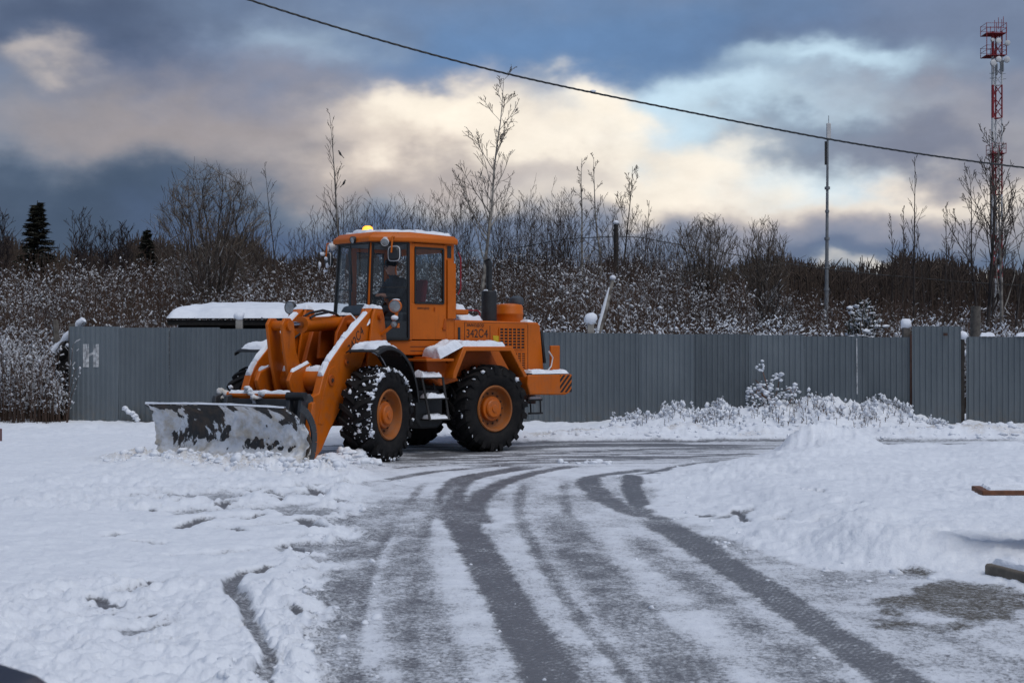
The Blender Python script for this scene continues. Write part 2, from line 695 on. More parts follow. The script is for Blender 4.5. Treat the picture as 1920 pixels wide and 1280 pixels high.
    fr = m.N('ShaderNodeLayerWeight')
    fr.inputs['Blend'].default_value = 0.5
    mx = m.N('ShaderNodeMixShader')
    m.L(m.math('MULTIPLY_ADD', m.math('POWER', fr.outputs['Facing'], 4.0), 0.8, 0.035), mx.inputs[0])
    m.L(t.outputs[0], mx.inputs[1])
    m.L(g.outputs[0], mx.inputs[2])
    m.L(mx.outputs[0], m.out.inputs[0])
    MATS['glass'] = m.m

    m = Mat('lens')
    m.base(m.mix(m.noise(14, 3), (0.10, 0.11, 0.11), (0.42, 0.44, 0.45)), 0.12, 0.2, 0.8)
    MATS['lens'] = m.m
    m = Mat('mirror_face')
    m.base((0.10, 0.12, 0.14), 0.08, 0.9)
    MATS['mirror_face'] = m.m

    m = Mat('beacon_amber')
    m.base((0.9, 0.35, 0.02), 0.3)
    g = m.N('ShaderNodeLayerWeight')
    g.inputs[0].default_value = 0.4
    c = m.mix(g.outputs['Facing'], (1.0, 0.50, 0.06), (1.0, 0.26, 0.005))
    m.set(m.b.inputs['Emission Color'], c)
    m.b.inputs['Emission Strength'].default_value = 1.6
    MATS['beacon_amber'] = m.m

    # bark, with snow lying along the tops of the branches
    def bark(name, col, col2, snow, vscale=3.0):
        m = Mat(name)
        f = m.ramp(m.noise(vscale, 5, 0.6), 0.35, 0.65)
        c = m.mix(f, col, col2)
        if snow > 0:
            up = m.ramp(m.upness(), 0.25, 0.7)
            k = m.ramp(m.noise(1.6, 5, 0.65), 0.62 - 0.3 * snow, 0.72 - 0.25 * snow)
            c = m.mix(m.math('MULTIPLY', m.math('MULTIPLY', up, k), min(1.0, 0.4 + snow)), c, (0.72, 0.75, 0.8))
        m.base(c, 0.85, 0, 0.2)
        MATS[name] = m.m
    bark('bark_dark', (0.070, 0.058, 0.052), (0.045, 0.038, 0.035), 0.15)
    bark('bark_brown', (0.15, 0.122, 0.10), (0.10, 0.08, 0.066), 0.35)
    bark('bark_snowy', (0.075, 0.062, 0.055), (0.045, 0.038, 0.034), 0.75)
    bark('bark_birch', (0.30, 0.28, 0.25), (0.12, 0.105, 0.095), 0.1, 5)
    bark('bark_tip', (0.080, 0.060, 0.050), (0.055, 0.042, 0.036), 0.0)
    bark('bark_far', (0.048, 0.038, 0.038), (0.03, 0.025, 0.027), 0.0)
    bark('weed', (0.105, 0.066, 0.048), (0.06, 0.042, 0.034), 0.35, 0.25)
    bark('needles', (0.048, 0.045, 0.032), (0.028, 0.028, 0.020), 0.15, 2)
    bark('pine_needles', (0.022, 0.035, 0.020), (0.012, 0.02, 0.012), 0.95, 3)


make_materials()

# ---------------------------------------------------------------- ground
J = Vector((-2.33, 23.4, 0.0))            # articulation joint of the loader
YAW_R, YAW_F = 42.5, 66.5                 # headings of the rear and front halves
AXLE, OUTER, WR = 1.64, 1.29, 0.73


def f_world(x, y, z=0.0, a=YAW_F):
    a = R(a)
    h = Vector((-math.cos(a), -math.sin(a), 0))
    n = Vector((math.sin(a), -math.cos(a), 0))
    return J + h * x + n * y + Vector((0, 0, z))


def curve_pts(pts, n=14):
    """world points along a Catmull-Rom through photo pixels on the ground"""
    P = [np.array(px_ground(px, py))[:2] for px, py in pts]
    P = [2 * P[0] - P[1]] + P + [2 * P[-1] - P[-2]]
    out = []
    for i in range(1, len(P) - 2):
        a, b, c, d = P[i - 1], P[i], P[i + 1], P[i + 2]
        for t in np.linspace(0, 1, n, endpoint=False):
            out.append(0.5 * ((2 * b) + (c - a) * t + (2 * a - 5 * b + 4 * c - d) * t * t + (3 * b - a - 3 * c + d) * t ** 3))
    out.append(P[-2])
    return np.array(out)


def dist_curve(X, Y, C):
    """distance to a polyline and the parameter along it"""
    best = np.full(X.shape, 1e9)
    par = np.zeros(X.shape)
    lo, hi = C.min(0) - 1.2, C.max(0) + 1.2
    m = (X > lo[0]) & (X < hi[0]) & (Y > lo[1]) & (Y < hi[1])
    x, y = X[m], Y[m]
    b = np.full(x.shape, 1e9)
    pr = np.zeros(x.shape)
    n = len(C) - 1
    for i in range(n):
        a, d = C[i], C[i + 1] - C[i]
        t = np.clip(((x - a[0]) * d[0] + (y - a[1]) * d[1]) / (d @ d + 1e-9), 0, 1)
        q = (x - a[0] - t * d[0]) ** 2 + (y - a[1] - t * d[1]) ** 2
        k = q < b
        b = np.where(k, q, b)
        pr = np.where(k, (i + t) / n, pr)
    best[m] = np.sqrt(b)
    par[m] = pr
    return best, par


ROAD = [(560, 1480), (575, 1280), (600, 1150), (640, 1050), (650, 980), (690, 920), (700, 885), (620, 868), (580, 852), (600, 836), (760, 828),
        (1000, 828), (1500, 827), (2400, 824), (2400, 843), (1560, 846), (1430, 856), (1300, 874), (1205, 893), (1212, 925),
        (1300, 985), (1420, 1040), (1560, 1070), (1800, 1092), (1900, 1120), (2300, 1215), (2900, 1480)]

# (points, width near start, width at end, snow cover left, softness)
TRACKS = [
    ([(760, 858), (860, 850), (960, 842), (1080, 836), (1300, 833)], 0.9, 0.8, 0.22, 0.5),
    ([(660, 866), (780, 862), (900, 858), (1020, 851), (1200, 843), (1420, 838)], 0.25, 0.3, 0.30, 0.5),
    ([(900, 873), (1050, 866), (1250, 858), (1420, 850)], 0.3, 0.3, 0.35, 0.6),
    ([(700, 905), (820, 884), (960, 872)], 0.25, 0.25, 0.4, 0.6),
    ([(770, 925), (700, 1000), (650, 1080), (615, 1170), (600, 1280), (590, 1400)], 0.95, 0.62, 0.52, 0.9),
    ([(820, 930), (790, 1000), (770, 1080), (760, 1180), (755, 1280), (760, 1400)], 0.75, 0.55, 0.53, 0.9),
    ([(735, 1000), (706, 1070), (695, 1150), (715, 1290)], 0.10, 0.22, 0.70, 0.9),
    ([(828, 965), (850, 1080), (893, 1190), (950, 1320)], 0.35, 0.30, 0.80, 0.7),
    ([(930, 965), (985, 1045), (1045, 1125), (1125, 1215), (1200, 1310)], 0.35, 0.28, 0.76, 0.8),
    ([(1040, 960), (1090, 1040), (1150, 1120), (1235, 1210), (1330, 1310), (1400, 1400)], 0.45, 0.36, 0.47, 0.8),
    ([(1120, 985), (1190, 1055), (1290, 1150), (1390, 1250), (1450, 1320)], 0.15, 0.25, 0.74, 0.7),
    ([(1170, 1000), (1270, 1075), (1380, 1155), (1490, 1240), (1580, 1320)], 0.25, 0.3, 0.48, 0.8),
    ([(1230, 985), (1320, 1050), (1420, 1115), (1530, 1190), (1640, 1270)], 0.16, 0.18, 0.82, 0.6),
    ([(1230, 880), (1150, 890), (1105, 903), (1118, 925), (1165, 952), (1215, 972)], 0.42, 0.36, 0.29, 0.5),
    ([(1360, 864), (1270, 879), (1200, 896), (1183, 914), (1203, 950), (1240, 978)], 0.36, 0.30, 0.28, 0.45),
    ([(1215, 968), (1300, 1022), (1400, 1085), (1500, 1152), (1610, 1225), (1720, 1300), (1860, 1400)], 0.46, 0.34, 0.28, 0.40),
    ([(1090, 872), (1000, 888), (925, 915), (893, 945), (905, 985)], 0.36, 0.32, 0.28, 0.6),
    ([(1030, 870), (930, 886), (868, 900), (846, 930), (868, 985), (908, 1050), (948, 1120), (988, 1190), (1045, 1285), (1110, 1400)], 0.50, 0.35, 0.29, 0.35),
    ([(800, 900), (735, 985), (690, 1085), (668, 1190), (660, 1320)], 0.12, 0.08, 0.46, 0.9),
    ([(860, 905), (805, 975), (778, 1080), (772, 1190), (780, 1320)], 0.12, 0.08, 0.46, 0.9),
    ([(980, 905), (975, 960), (1010, 1040), (1075, 1140), (1160, 1250), (1230, 1330)], 0.16, 0.10, 0.48, 0.9),
    ([(1060, 900), (1060, 950), (1110, 1030), (1200, 1130), (1310, 1240), (1400, 1330)], 0.16, 0.10, 0.48, 0.9),
    ([(900, 868), (1000, 861), (1150, 853), (1330, 846)], 0.14, 0.14, 0.25, 0.6),
    ([(720, 880), (830, 871), (980, 864), (1180, 862), (1300, 858)], 0.12, 0.12, 0.28, 0.6),
    ([(975, 829.5), (1200, 829), (1500, 828), (2400, 825)], 0.18, 0.18, 0.02, 0.3),
]
# bare gouges in the deeper snow at the left
GOUGE = [
    ([(462, 1082), (444, 1094), (440, 1112), (450, 1140), (470, 1180), (492, 1215), (500, 1250), (498, 1300)], 0.09, 0.40),
    ([(480, 1085), (508, 1074)], 0.10, 0.10), ([(520, 1108), (548, 1118)], 0.13, 0.12), ([(528, 1152), (566, 1158)], 0.16, 0.14),
    ([(340, 982), (376, 972)], 0.16, 0.14), ([(345, 998), (392, 985)], 0.15, 0.12), ([(262, 968), (282, 972)], 0.13, 0.12),
    ([(215, 1018), (240, 1012)], 0.14, 0.1), ([(262, 1030), (305, 1032)], 0.14, 0.12), ([(485, 968), (505, 965)], 0.12, 0.1),
    ([(462, 984), (488, 978)], 0.12, 0.12), ([(510, 932), (528, 936)], 0.14, 0.12), ([(520, 945), (536, 942)], 0.12, 0.1),
    ([(570, 985), (590, 1002)], 0.16, 0.15), ([(585, 925), (605, 930)], 0.14, 0.14), ([(410, 958), (430, 952)], 0.14, 0.12),
    ([(282, 1100), (306, 1104)], 0.13, 0.1), ([(170, 1135), (205, 1150)], 0.16, 0.12), ([(245, 1170), (280, 1165)], 0.12, 0.12),
    ([(110, 1215), (150, 1222)], 0.12, 0.1), ([(330, 955), (352, 950)], 0.14, 0.12), ([(420, 1000), (455, 1008)], 0.12, 0.1),
    ([(540, 1030), (590, 1040)], 0.14, 0.2), ([(1500, 942), (1540, 948)], 0.10, 0.08), 
    ([(1600, 976), (1620, 978)], 0.08, 0.08), ([(1385, 965), (1410, 985)], 0.10, 0.06),
    ([(1310, 968), (1340, 970)], 0.12, 0.10),
]

hill_edges = None


def hill_z(x, y):
    u = 960 + FPX * x / np.maximum(y, 5.0)
    A = 4.35 - 2.2 * sstep(1080, 1560, u) + 0.35 * np.sin(u * 0.006) - 0.75 * sstep(900, 400, u)
    s = sstep(30.0, 64.0, y)
    z = A * (0.55 * s + 0.45 * np.clip((y - 31) / 33, 0, 1)) + (fbm(x * 0.25, y * 0.25, 3, 5) - 0.5) * 0.7 * sstep(31, 40, y)
    far = sstep(70, 220, y) * 4.0
    return z + far + 0.05


GSTEP = 3.2


def ground_mesh():
    us = np.arange(-330, 2262, GSTEP)
    vs = np.concatenate([np.arange(1500, 920, -2.1), np.arange(920, 850, -1.4), np.arange(850, 792, -1.0)])
    U, Vv = np.meshgrid(us, vs)
    Y = FPX * CAM_H / (Vv - HOR)
    X = (U - 960) * Y / FPX
    # warp so that edges wander
    wx = (fbm(X * 1.3, Y * 1.3, 4, 11) - 0.5) * 0.55
    wy = (fbm(X * 1.3, Y * 1.3, 4, 23) - 0.5) * 0.55
    Xw, Yw = X + wx, Y + wy
    poly = np.array([np.array(px_ground(*p))[:2] for p in ROAD])
    inside = np.zeros(X.shape, bool)
    dist = np.full(X.shape, 1e9)
    n = len(poly)
    for i in range(n):
        a, b = poly[i], poly[(i + 1) % n]
        c = ((a[1] > Yw) != (b[1] > Yw)) & (Xw < (b[0] - a[0]) * (Yw - a[1]) / (b[1] - a[1] + 1e-12) + a[0])
        inside ^= c
        d = b - a
        t = np.clip(((Xw - a[0]) * d[0] + (Yw - a[1]) * d[1]) / (d @ d), 0, 1)
        dist = np.minimum(dist, (Xw - a[0] - t * d[0]) ** 2 + (Yw - a[1] - t * d[1]) ** 2)
    S = np.sqrt(dist) * np.where(inside, -1, 1)          # >0 off the road

    # --- cover of thin snow on the road
    lf = fbm(X * 0.8, Y * 0.35, 4, 41)
    mf = fbm(X * 5, Y * 3.0, 4, 47)
    cov = 0.70 + (lf - 0.5) * 0.45 + (mf - 0.5) * 0.35
    cov += 0.12 * np.exp(-((Vv - 888) / 22.0) ** 2) * (U > 690)
    cov -= 0.10 * sstep(1080, 1250, Vv)
    stre = fbm(X * 0.5 + Y * 0.1, Y * 6.0, 3, 61)
    farm = sstep(885, 862, Vv)
    cov = cov * (1 - farm) + farm * (0.58 + (stre - 0.5) * 1.1)
    groove = np.zeros(X.shape)
    for pts, w0, w1, target, soft in TRACKS:
        D, par = dist_curve(X + wx * 0.10, Y + wy * 0.10, curve_pts(pts))
        w = (w0 + (w1 - w0) * par) * (0.41 if target < 0.3 else 0.5)
        edge = w * (1 + (fbm(X * 9, Y * 9, 3, 71) - 0.5) * (0.25 + soft * 0.7))
        k = 1 - sstep(1 - soft * 0.9, 1 + soft * 0.5, D / edge)
        fade = sstep(0, 0.07, par) * sstep(1.0, 0.96, par) if target > 0.03 else 1.0
        k = k * fade
        tv = target + (mf - 0.5) * (0.30 if target <= 0.3 else 0.42) + (lf - 0.5) * 0.25
        if target < 0.3 and len(pts) > 4:
            C_ = curve_pts(pts)
            ln_ = np.sum(np.linalg.norm(np.diff(C_, axis=0), axis=1))
            tread = np.sin(par * ln_ * 2 * PI / 0.085 + np.sin(D * 60.0) * 1.5) * np.sin(D * 95.0)
            tv = tv + 0.14 * tread * sstep(19, 9, Y)
        cov = cov * (1 - k) + tv * k
        if target < 0.3:
            groove = np.maximum(groove, k)
    road_cov = np.clip(cov, 0.0, 1.0)

    off = sstep(-0.10, 0.16, S + (mf - 0.5) * 0.5)
    cover = road_cov * (1 - off) + 1.0 * off

    # --- thickness of the snow off the road
    right = X > 0.0
    far = Y > 25.6
    clod = np.abs(fbm(X * 4.5, Y * 4.5, 4, 81) - 0.5) * 2
    fine = fbm(X * 14, Y * 14, 4, 91) - 0.5
    big = fbm(X * 0.7, Y * 0.7, 3, 95) - 0.5
    med = fbm(X * 2.1, Y * 2.1, 4, 97) - 0.5
    rough = sstep(0.45, 0.65, fbm(X * 0.45, Y * 0.45, 2, 99)) * sstep(26, 13, Y)
    tl = (0.085 + big * 0.08 + med * (0.045 + 0.10 * rough) + fine * (0.020 + 0.045 * rough) + (clod - 0.3) * 0.09 * rough) * sstep(-0.05, 0.35, S) * (0.75 + 0.25 * sstep(0.3, 2.0, S))
    steep = sstep(1480, 1650, U)
    tr = (0.19 + big * 0.12 + med * 0.07) * (sstep(0.0, 2.2, S) * (1 - steep) + sstep(-0.1, 1.5, S) * steep)
    tr += (fine * 0.024 + (clod - 0.3) * 0.05 * sstep(0.45, 0.6, fbm(X * 0.6, Y * 0.6, 2, 199))) * sstep(-0.1, 0.3, S) + med * 0.05 * sstep(-0.05, 0.3, S) * sstep(2.5, 0.5, S)
    t = np.where(right & ~far, tr, tl)
    # far verge with plough clods and a drift against the fence
    k = sstep(25.9, 26.3, Y)
    drift = sstep(26.6, 29.9, Y) * (0.10 + 0.46 * sstep(1090, 1330, U) * sstep(1850, 1600, U) + 0.10 * sstep(1760, 1850, U)) + \
        0.16 * np.exp(-((Y - 27.0) / 0.55) ** 2) * sstep(1000, 1100, U)
    drift = drift * (0.75 + big * 0.9 + med * 1.1) + clod * 0.10 * np.exp(-((Y - 26.9) / 0.7) ** 2)
    lift = np.where(U > 640, drift + 0.05, (0.10 + big * 0.12 + med * 0.12))
    t = np.where(far, t * (1 - k) + (lift + fine * 0.02) * k, t)
    cover = np.where(far, np.maximum(cover, k), cover)

    def bump_at(px, py, sx, sy, h, z0=0.0, rough=0.5):
        p = px_ground(px, py, z0)
        g = np.exp(-((X + wx * 0.5 - p.x) / sx) ** 2 - ((Y + wy * 0.5 - p.y) / sy) ** 2)
        return h * g * (1 + (med * 1.2 + fine * 0.6) * rough)
    t += bump_at(1518, 868, 0.62, 0.7, 0.36)
    t += bump_at(1470, 880, 1.2, 0.9, 0.10)
    t += bump_at(1600, 868, 0.6, 0.6, 0.14)
    t += bump_at(1330, 905, 1.5, 0.9, 0.10)
    t += bump_at(1690, 1040, 0.5, 0.5, 0.06)
    kp = px_ground(1900, 1085)
    t *= 1 - 0.6 * np.exp(-((X - kp.x) / 0.35) ** 2 - ((Y - kp.y) / 0.38) ** 2)
    t += bump_at(1560, 1010, 0.7, 0.6, 0.07)
    # berm pushed up by the blade
    A, B = np.array(f_world(4.25, 1.55))[:2], np.array(f_world(3.75, -1.95))[:2]
    D, par = dist_curve(X + wx * 0.3, Y + wy * 0.3, np.array([A, (A + B) / 2, B]))
    berm = np.exp(-(D / 0.42) ** 2)
    t += berm * (0.07 + clod * 0.11 + fine * 0.10 + med * 0.1)
    cover = np.maximum(cover, sstep(0.15, 0.5, berm))
    lump = bump_at(655, 872, 0.35, 0.35, 0.22, 0.0, 1.0) + bump_at(625, 880, 0.3, 0.3, 0.10, 0, 1.0)
    t += lump
    cover = np.maximum(cover, sstep(0.03, 0.09, lump))
    # lumps along the left edge of the ploughed lane
    D, par = dist_curve(X + wx, Y + wy, curve_pts([(600, 885), (655, 930), (640, 985), (600, 1060), (575, 1130), (560, 1230), (545, 1320)]))
    edge = np.exp(-(D / 0.26) ** 2)
    t += edge * (clod * 0.08 + fine * 0.06) * (cover > 0.4)
    D, par = dist_curve(X + wx * 0.3, Y + wy * 0.3, curve_pts([(500, 1110), (520, 1160), (545, 1220), (560, 1290), (560, 1360)]))
    ridge = np.exp(-(D / 0.12) ** 2)
    t += ridge * (0.008 + clod * 0.045)
    cover = np.maximum(cover, sstep(0.2, 0.6, ridge))
    for pts, w, target in GOUGE:
        D, par = dist_curve(X + wx * 0.25, Y + wy * 0.25, curve_pts(pts, 6))
        e = w * 0.62 * (1 + fine * 0.9 + med * 1.4)
        kk = 1 - sstep(0.45, 1.15, D / np.maximum(e, 0.02))
        cover = cover * (1 - kk) + (target + (mf - 0.5) * 0.5) * kk
        t = t * (1 - kk * 0.65)
    # scuffed streaks where the ploughed-up snow is thin
    reg = np.exp(-((U - 430) / 210.0) ** 2 - ((Vv - 975) / 75.0) ** 2) + 0.8 * np.exp(-((U - 590) / 80.0) ** 2 - ((Vv - 1010) / 120.0) ** 2) + \
        0.55 * np.exp(-((U - 260) / 190.0) ** 2 - ((Vv - 1150) / 90.0) ** 2) + 0.6 * np.exp(-((U - 1420) / 190.0) ** 2 - ((Vv - 985) / 40.0) ** 2)
    al = 0.8
    pa, pb = X * math.cos(al) + Y * math.sin(al), -X * math.sin(al) + Y * math.cos(al)
    sc = sstep(0.50, 0.66, fbm(pa * 1.1, pb * 3.2, 4, 171) * 0.72 + reg * 0.22) * sstep(0.12, 0.5, reg)
    cover = np.minimum(cover, 1 - 0.46 * sc + (mf - 0.5) * 0.4 * sc)
    t = t * (1 - 0.75 * sc)
    # small dents and footprints everywhere in the left field
    dn = fbm(X * 3.2, Y * 2.2, 3, 131)
    t -= 0.03 * sstep(0.62, 0.76, dn) * (0.3 + 0.7 * rough) * (t > 0.03) * (U < 700) * ~far
    z = np.maximum(t, 0.0) + 0.010 * cover + (fine * 0.010) * cover * (1 - groove) + 0.004 * (mf - 0.5)
    # brown turf showing at the right
    gp = np.exp(-((U - 1790) / 170.0) ** 2 - ((Vv - 1135) / 62.0) ** 2)
    gm = sstep(0.42, 0.62, gp * 0.75 + (fbm(X * 2.6, Y * 2.2, 4, 141) - 0.45) * 0.9)
    gm = gm * sstep(0.35, 0.05, S)
    cover = cover * (1 - gm * 0.5)
    turf = (S < 0.35) * np.clip(gm + np.exp(-((U - 1900) / 130.0) ** 2 - ((Vv - 1130) / 70.0) ** 2), 0, 1)
    t_dirt = np.exp(-((Y - 26.9) / 0.5) ** 2) * sstep(0.5, 0.7, fbm(X * 1.6, Y * 2, 4, 151)) * (U > 980)
    dirt = np.clip(berm * 0.75 * sstep(0.35, 0.6, fbm(X * 2.2, Y * 2.2, 3, 161)) + t_dirt, 0, 1)

    r, c = X.shape
    V = np.stack([X, Y, z], -1).reshape(-1, 3)
    idx = np.arange(r * c).reshape(r, c)
    F = np.stack([idx[:-1, :-1], idx[:-1, 1:], idx[1:, 1:], idx[1:, :-1]], -1).reshape(-1, 4)
    o = np_mesh('snowy_road', V, F, [MATS['road_snow']])
    for nm, arr in (('cover', cover), ('turf', turf), ('dirt', dirt)):
        at_ = o.data.attributes.new(nm, 'FLOAT', 'POINT')
        at_.data.foreach_set('value', arr.astype(np.float32).ravel())
    tag(o, kind='structure')
    o['label'] = 'snow-covered road and verge with dark curving tyre tracks'
    return X, Y, z, cover, S, berm


def road_material():
    m = Mat('road_snow')
    cov, turf, dirt = m.attr('cover'), m.attr('turf'), m.attr('dirt')
    n1 = m.noise(26, 5, 0.7)
    n2 = m.noise(70, 4, 0.65)
    n3 = m.noise(6, 4, 0.6)
    k = m.math('ADD', m.math('MULTIPLY', n1, 0.45), m.math('ADD', m.math('MULTIPLY', n2, 0.40), m.math('MULTIPLY', n3, 0.15)))
    # snow where the noise lies under the cover value
    k = m.math('MULTIPLY_ADD', m.math('SUBTRACT', k, 0.5), 2.6, 0.5)
    th = m.math('MULTIPLY_ADD', cov, 0.98, 0.02)
    mask = m.ramp(m.math('SUBTRACT', th, k), -0.24, 0.24)
    asph = m.mix(m.ramp(n2, 0.35, 0.65), (0.088, 0.089, 0.100), (0.172, 0.174, 0.191))
    asph = m.mix(m.ramp(m.noise(1.3, 4), 0.35, 0.7), asph, (0.136, 0.138, 0.152))
    grass = m.mix(m.ramp(n1, 0.3, 0.7), (0.12, 0.10, 0.065), (0.06, 0.048, 0.032))
    under = m.mix(turf, asph, grass)
    sn = m.mix(m.ramp(n3, 0.3, 0.7), (0.80, 0.83, 0.88), (0.73, 0.76, 0.82))
    sn = m.mix(m.math('MULTIPLY', dirt, m.ramp(n1, 0.35, 0.62)), sn, (0.46, 0.40, 0.33))
    thin = m.ramp(cov, 0.97, 0.55)                     # trodden snow is greyer
    sn = m.mix(m.math('MULTIPLY', thin, 0.55), sn, (0.52, 0.54, 0.58))
    m.base(m.mix(mask, under, sn), m.math('MULTIPLY_ADD', mask, 0.30, 0.45), 0, 0.3)
    m.bump(m.math('ADD', m.math('MULTIPLY', mask, 0.7), m.math('ADD', n1, m.math('MULTIPLY', n3, 1.2))), 0.75, 0.02)
    MATS['road_snow'] = m.m

    m = Mat('hill_ground')
    n = m.noise(0.9, 7, 0.7)
    n2 = m.noise(5, 5, 0.7)
    k = m.math('ADD', m.math('MULTIPLY', n, 0.5), m.math('MULTIPLY', n2, 0.5))
    c = m.mix(m.ramp(m.noise(0.4, 4), 0.35, 0.65), (0.060, 0.042, 0.030), (0.045, 0.036, 0.030))
    c = m.mix(m.ramp(k, 0.52, 0.62), c, (0.55, 0.57, 0.62))
    m.base(c, 0.9, 0, 0.1)
    MATS['hill_ground'] = m.m
    m = Mat('field_snow')
    m.base(m.mix(m.noise(0.5, 5), (0.76, 0.79, 0.84), (0.68, 0.71, 0.77)), 0.8, 0, 0.2)
    MATS['field_snow'] = m.m


road_material()
GX, GY, GZ, GC, GS, GB = ground_mesh()

g = MB()
g.add([(-900, -300, -0.12), (900, -300, -0.12), (900, 1500, -0.12), (-900, 1500, -0.12)], [(0, 1, 2, 3)])
o = tag(g.build('ground', MATS['field_snow'], smooth=0), kind='structure')

ys = np.concatenate([np.arange(30.4, 70, 0.7), np.arange(70, 130, 4), np.arange(130, 700, 40)])
ts = np.linspace(-0.62, 0.62, 150)
T, Yh = np.meshgrid(ts, ys)
Xh = T * (Yh + 6)
Zh = hill_z(Xh, Yh)
Zh[0] = -0.1
idx = np.arange(Zh.size).reshape(Zh.shape)
o = np_mesh('hillside', np.stack([Xh, Yh, Zh], -1).reshape(-1, 3),
            np.stack([idx[:-1, :-1], idx[:-1, 1:], idx[1:, 1:], idx[1:, :-1]], -1).reshape(-1, 4), [MATS['hill_ground']])
tag(o, 'brown snow-flecked hillside rising behind the metal fence', kind='structure')


def ico(sub):
    bm = bmesh.new()
    bmesh.ops.create_icosphere(bm, subdivisions=sub, radius=1.0)
    bm.verts.ensure_lookup_table()
    V = np.array([v.co[:] for v in bm.verts])
    F = np.array([[v.index for v in f.verts] for f in bm.faces])
    bm.free()
    return V, F


ICO1, ICO2 = ico(1), ico(2)
OCTA = (np.array([(1, 0, 0), (-1, 0, 0), (0, 1, 0), (0, -1, 0), (0, 0, 1), (0, 0, -1)], float),
        np.array([(0, 2, 4), (2, 1, 4), (1, 3, 4), (3, 0, 4), (2, 0, 5), (1, 2, 5), (3, 1, 5), (0, 3, 5)]))


def blobs(P, S, rng, sub=1, rough=0.25, sq=(1, 1, 0.8), sv=0.25):
    """many lumpy little balls -> V,F"""
    P, S = np.asarray(P, float), np.asarray(S, float)
    BV, BF = OCTA if sub == 0 else (ICO1 if sub == 1 else ICO2)
    n, k = len(P), len(BV)
    rad = 1 + rng.uniform(-rough, rough, (n, k, 1))
    st = np.array(sq) * rng.uniform(1 - sv, 1 + sv, (n, 1, 3))
    a = rng.uniform(0, 2 * PI, n)
    ca, sa = np.cos(a)[:, None], np.sin(a)[:, None]
    W = BV[None] * rad * st
    W = np.stack([W[..., 0] * ca - W[..., 1] * sa, W[..., 0] * sa + W[..., 1] * ca, W[..., 2]], -1)
    V = (P[:, None] + W * S[:, None, None]).reshape(-1, 3)
    F = (BF[None] + (np.arange(n) * k)[:, None, None]).reshape(-1, 3)
    return V, F


def clods():
    rng = np.random.default_rng(5)
    P, S = [], []
    flat = np.flatnonzero((GC.ravel() > 0.55) & (np.abs(GS.ravel()) < 0.35) & (GY.ravel() < 25.5))
    pick = rng.choice(flat, 600, replace=False)
    for i in pick:
        P.append((GX.flat[i], GY.flat[i], GZ.flat[i]))
        S.append(0.008 + 0.03 * rng.random() ** 3)
    flat = np.flatnonzero(GB.ravel() > 0.35)
    for i in rng.choice(flat, 420, replace=False):
        P.append((GX.flat[i], GY.flat[i], GZ.flat[i]))
        S.append(0.015 + 0.06 * rng.random() ** 2.5)
    lm = px_ground(650, 872)
    q = (GX - lm.x) ** 2 + (GY - lm.y) ** 2
    for i in rng.choice(np.flatnonzero(q.ravel() < 0.25), 110, replace=False):
        P.append((GX.flat[i], GY.flat[i], GZ.flat[i] + 0.01))
        S.append(0.02 + 0.075 * rng.random() ** 2)
    flat = np.flatnonzero((GY.ravel() > 26.2) & (GY.ravel() < 27.8) & (GX.ravel() > 0.2))
    for i in rng.choice(flat, 420, replace=False):
        P.append((GX.flat[i], GY.flat[i], GZ.flat[i]))
        S.append(0.015 + 0.05 * rng.random() ** 2)
    flat = np.flatnonzero((GS.ravel() < -0.1) & (GY.ravel() < 25.5))
    for i in rng.choice(flat, 110, replace=False):
        P.append((GX.flat[i], GY.flat[i], GZ.flat[i]))
        S.append(0.005 + 0.016 * rng.random() ** 3)
    p = px_ground(1100, 869)
    for k in range(14):
        P.append((p.x + rng.normal() * 0.18, p.y + rng.normal() * 0.12, 0.02))
        S.append(0.02 + 0.05 * rng.random())
    V, F = blobs(P, S, rng, 2, 0.25, (1, 1, 0.7), 0.45)
    o = np_mesh('snow_clods', V, F, [MATS['snow']], smooth=True)
    tag(o, 'loose clods of ploughed snow lying along the road edges', 'snow', kind='stuff')


clods()


def ground_z(x, y):
    u = 960 + FPX * x / y
    j = np.clip(np.round((u + 330) / GSTEP).astype(int), 0, GX.shape[1] - 1)
    i = np.clip(np.searchsorted(GY[:, 0], y), 0, GX.shape[0] - 1)
    return GZ[i, j]

# ---------------------------------------------------------------- wheel loader
RZ = R(180 + YAW_R)
FR = R(YAW_F - YAW_R)
LO = empty('wheel_loader', J, RZ)
tag(LO, 'orange articulated wheel loader pushing snow with its front blade', 'wheel loader')
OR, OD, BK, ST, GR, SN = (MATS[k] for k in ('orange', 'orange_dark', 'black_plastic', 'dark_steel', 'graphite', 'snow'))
_rs = np.random.default_rng(77)


def rp(mb, name, mat, bevel=0.0, parent=None, **k):
    return mb.build(name, mat, parent or LO, bevel, **k)


def fp(mb, name, mat, bevel=0.0, parent=None, **k):
    return mb.build(name, mat, parent or LO, bevel, rz=None if parent else FR, **k)


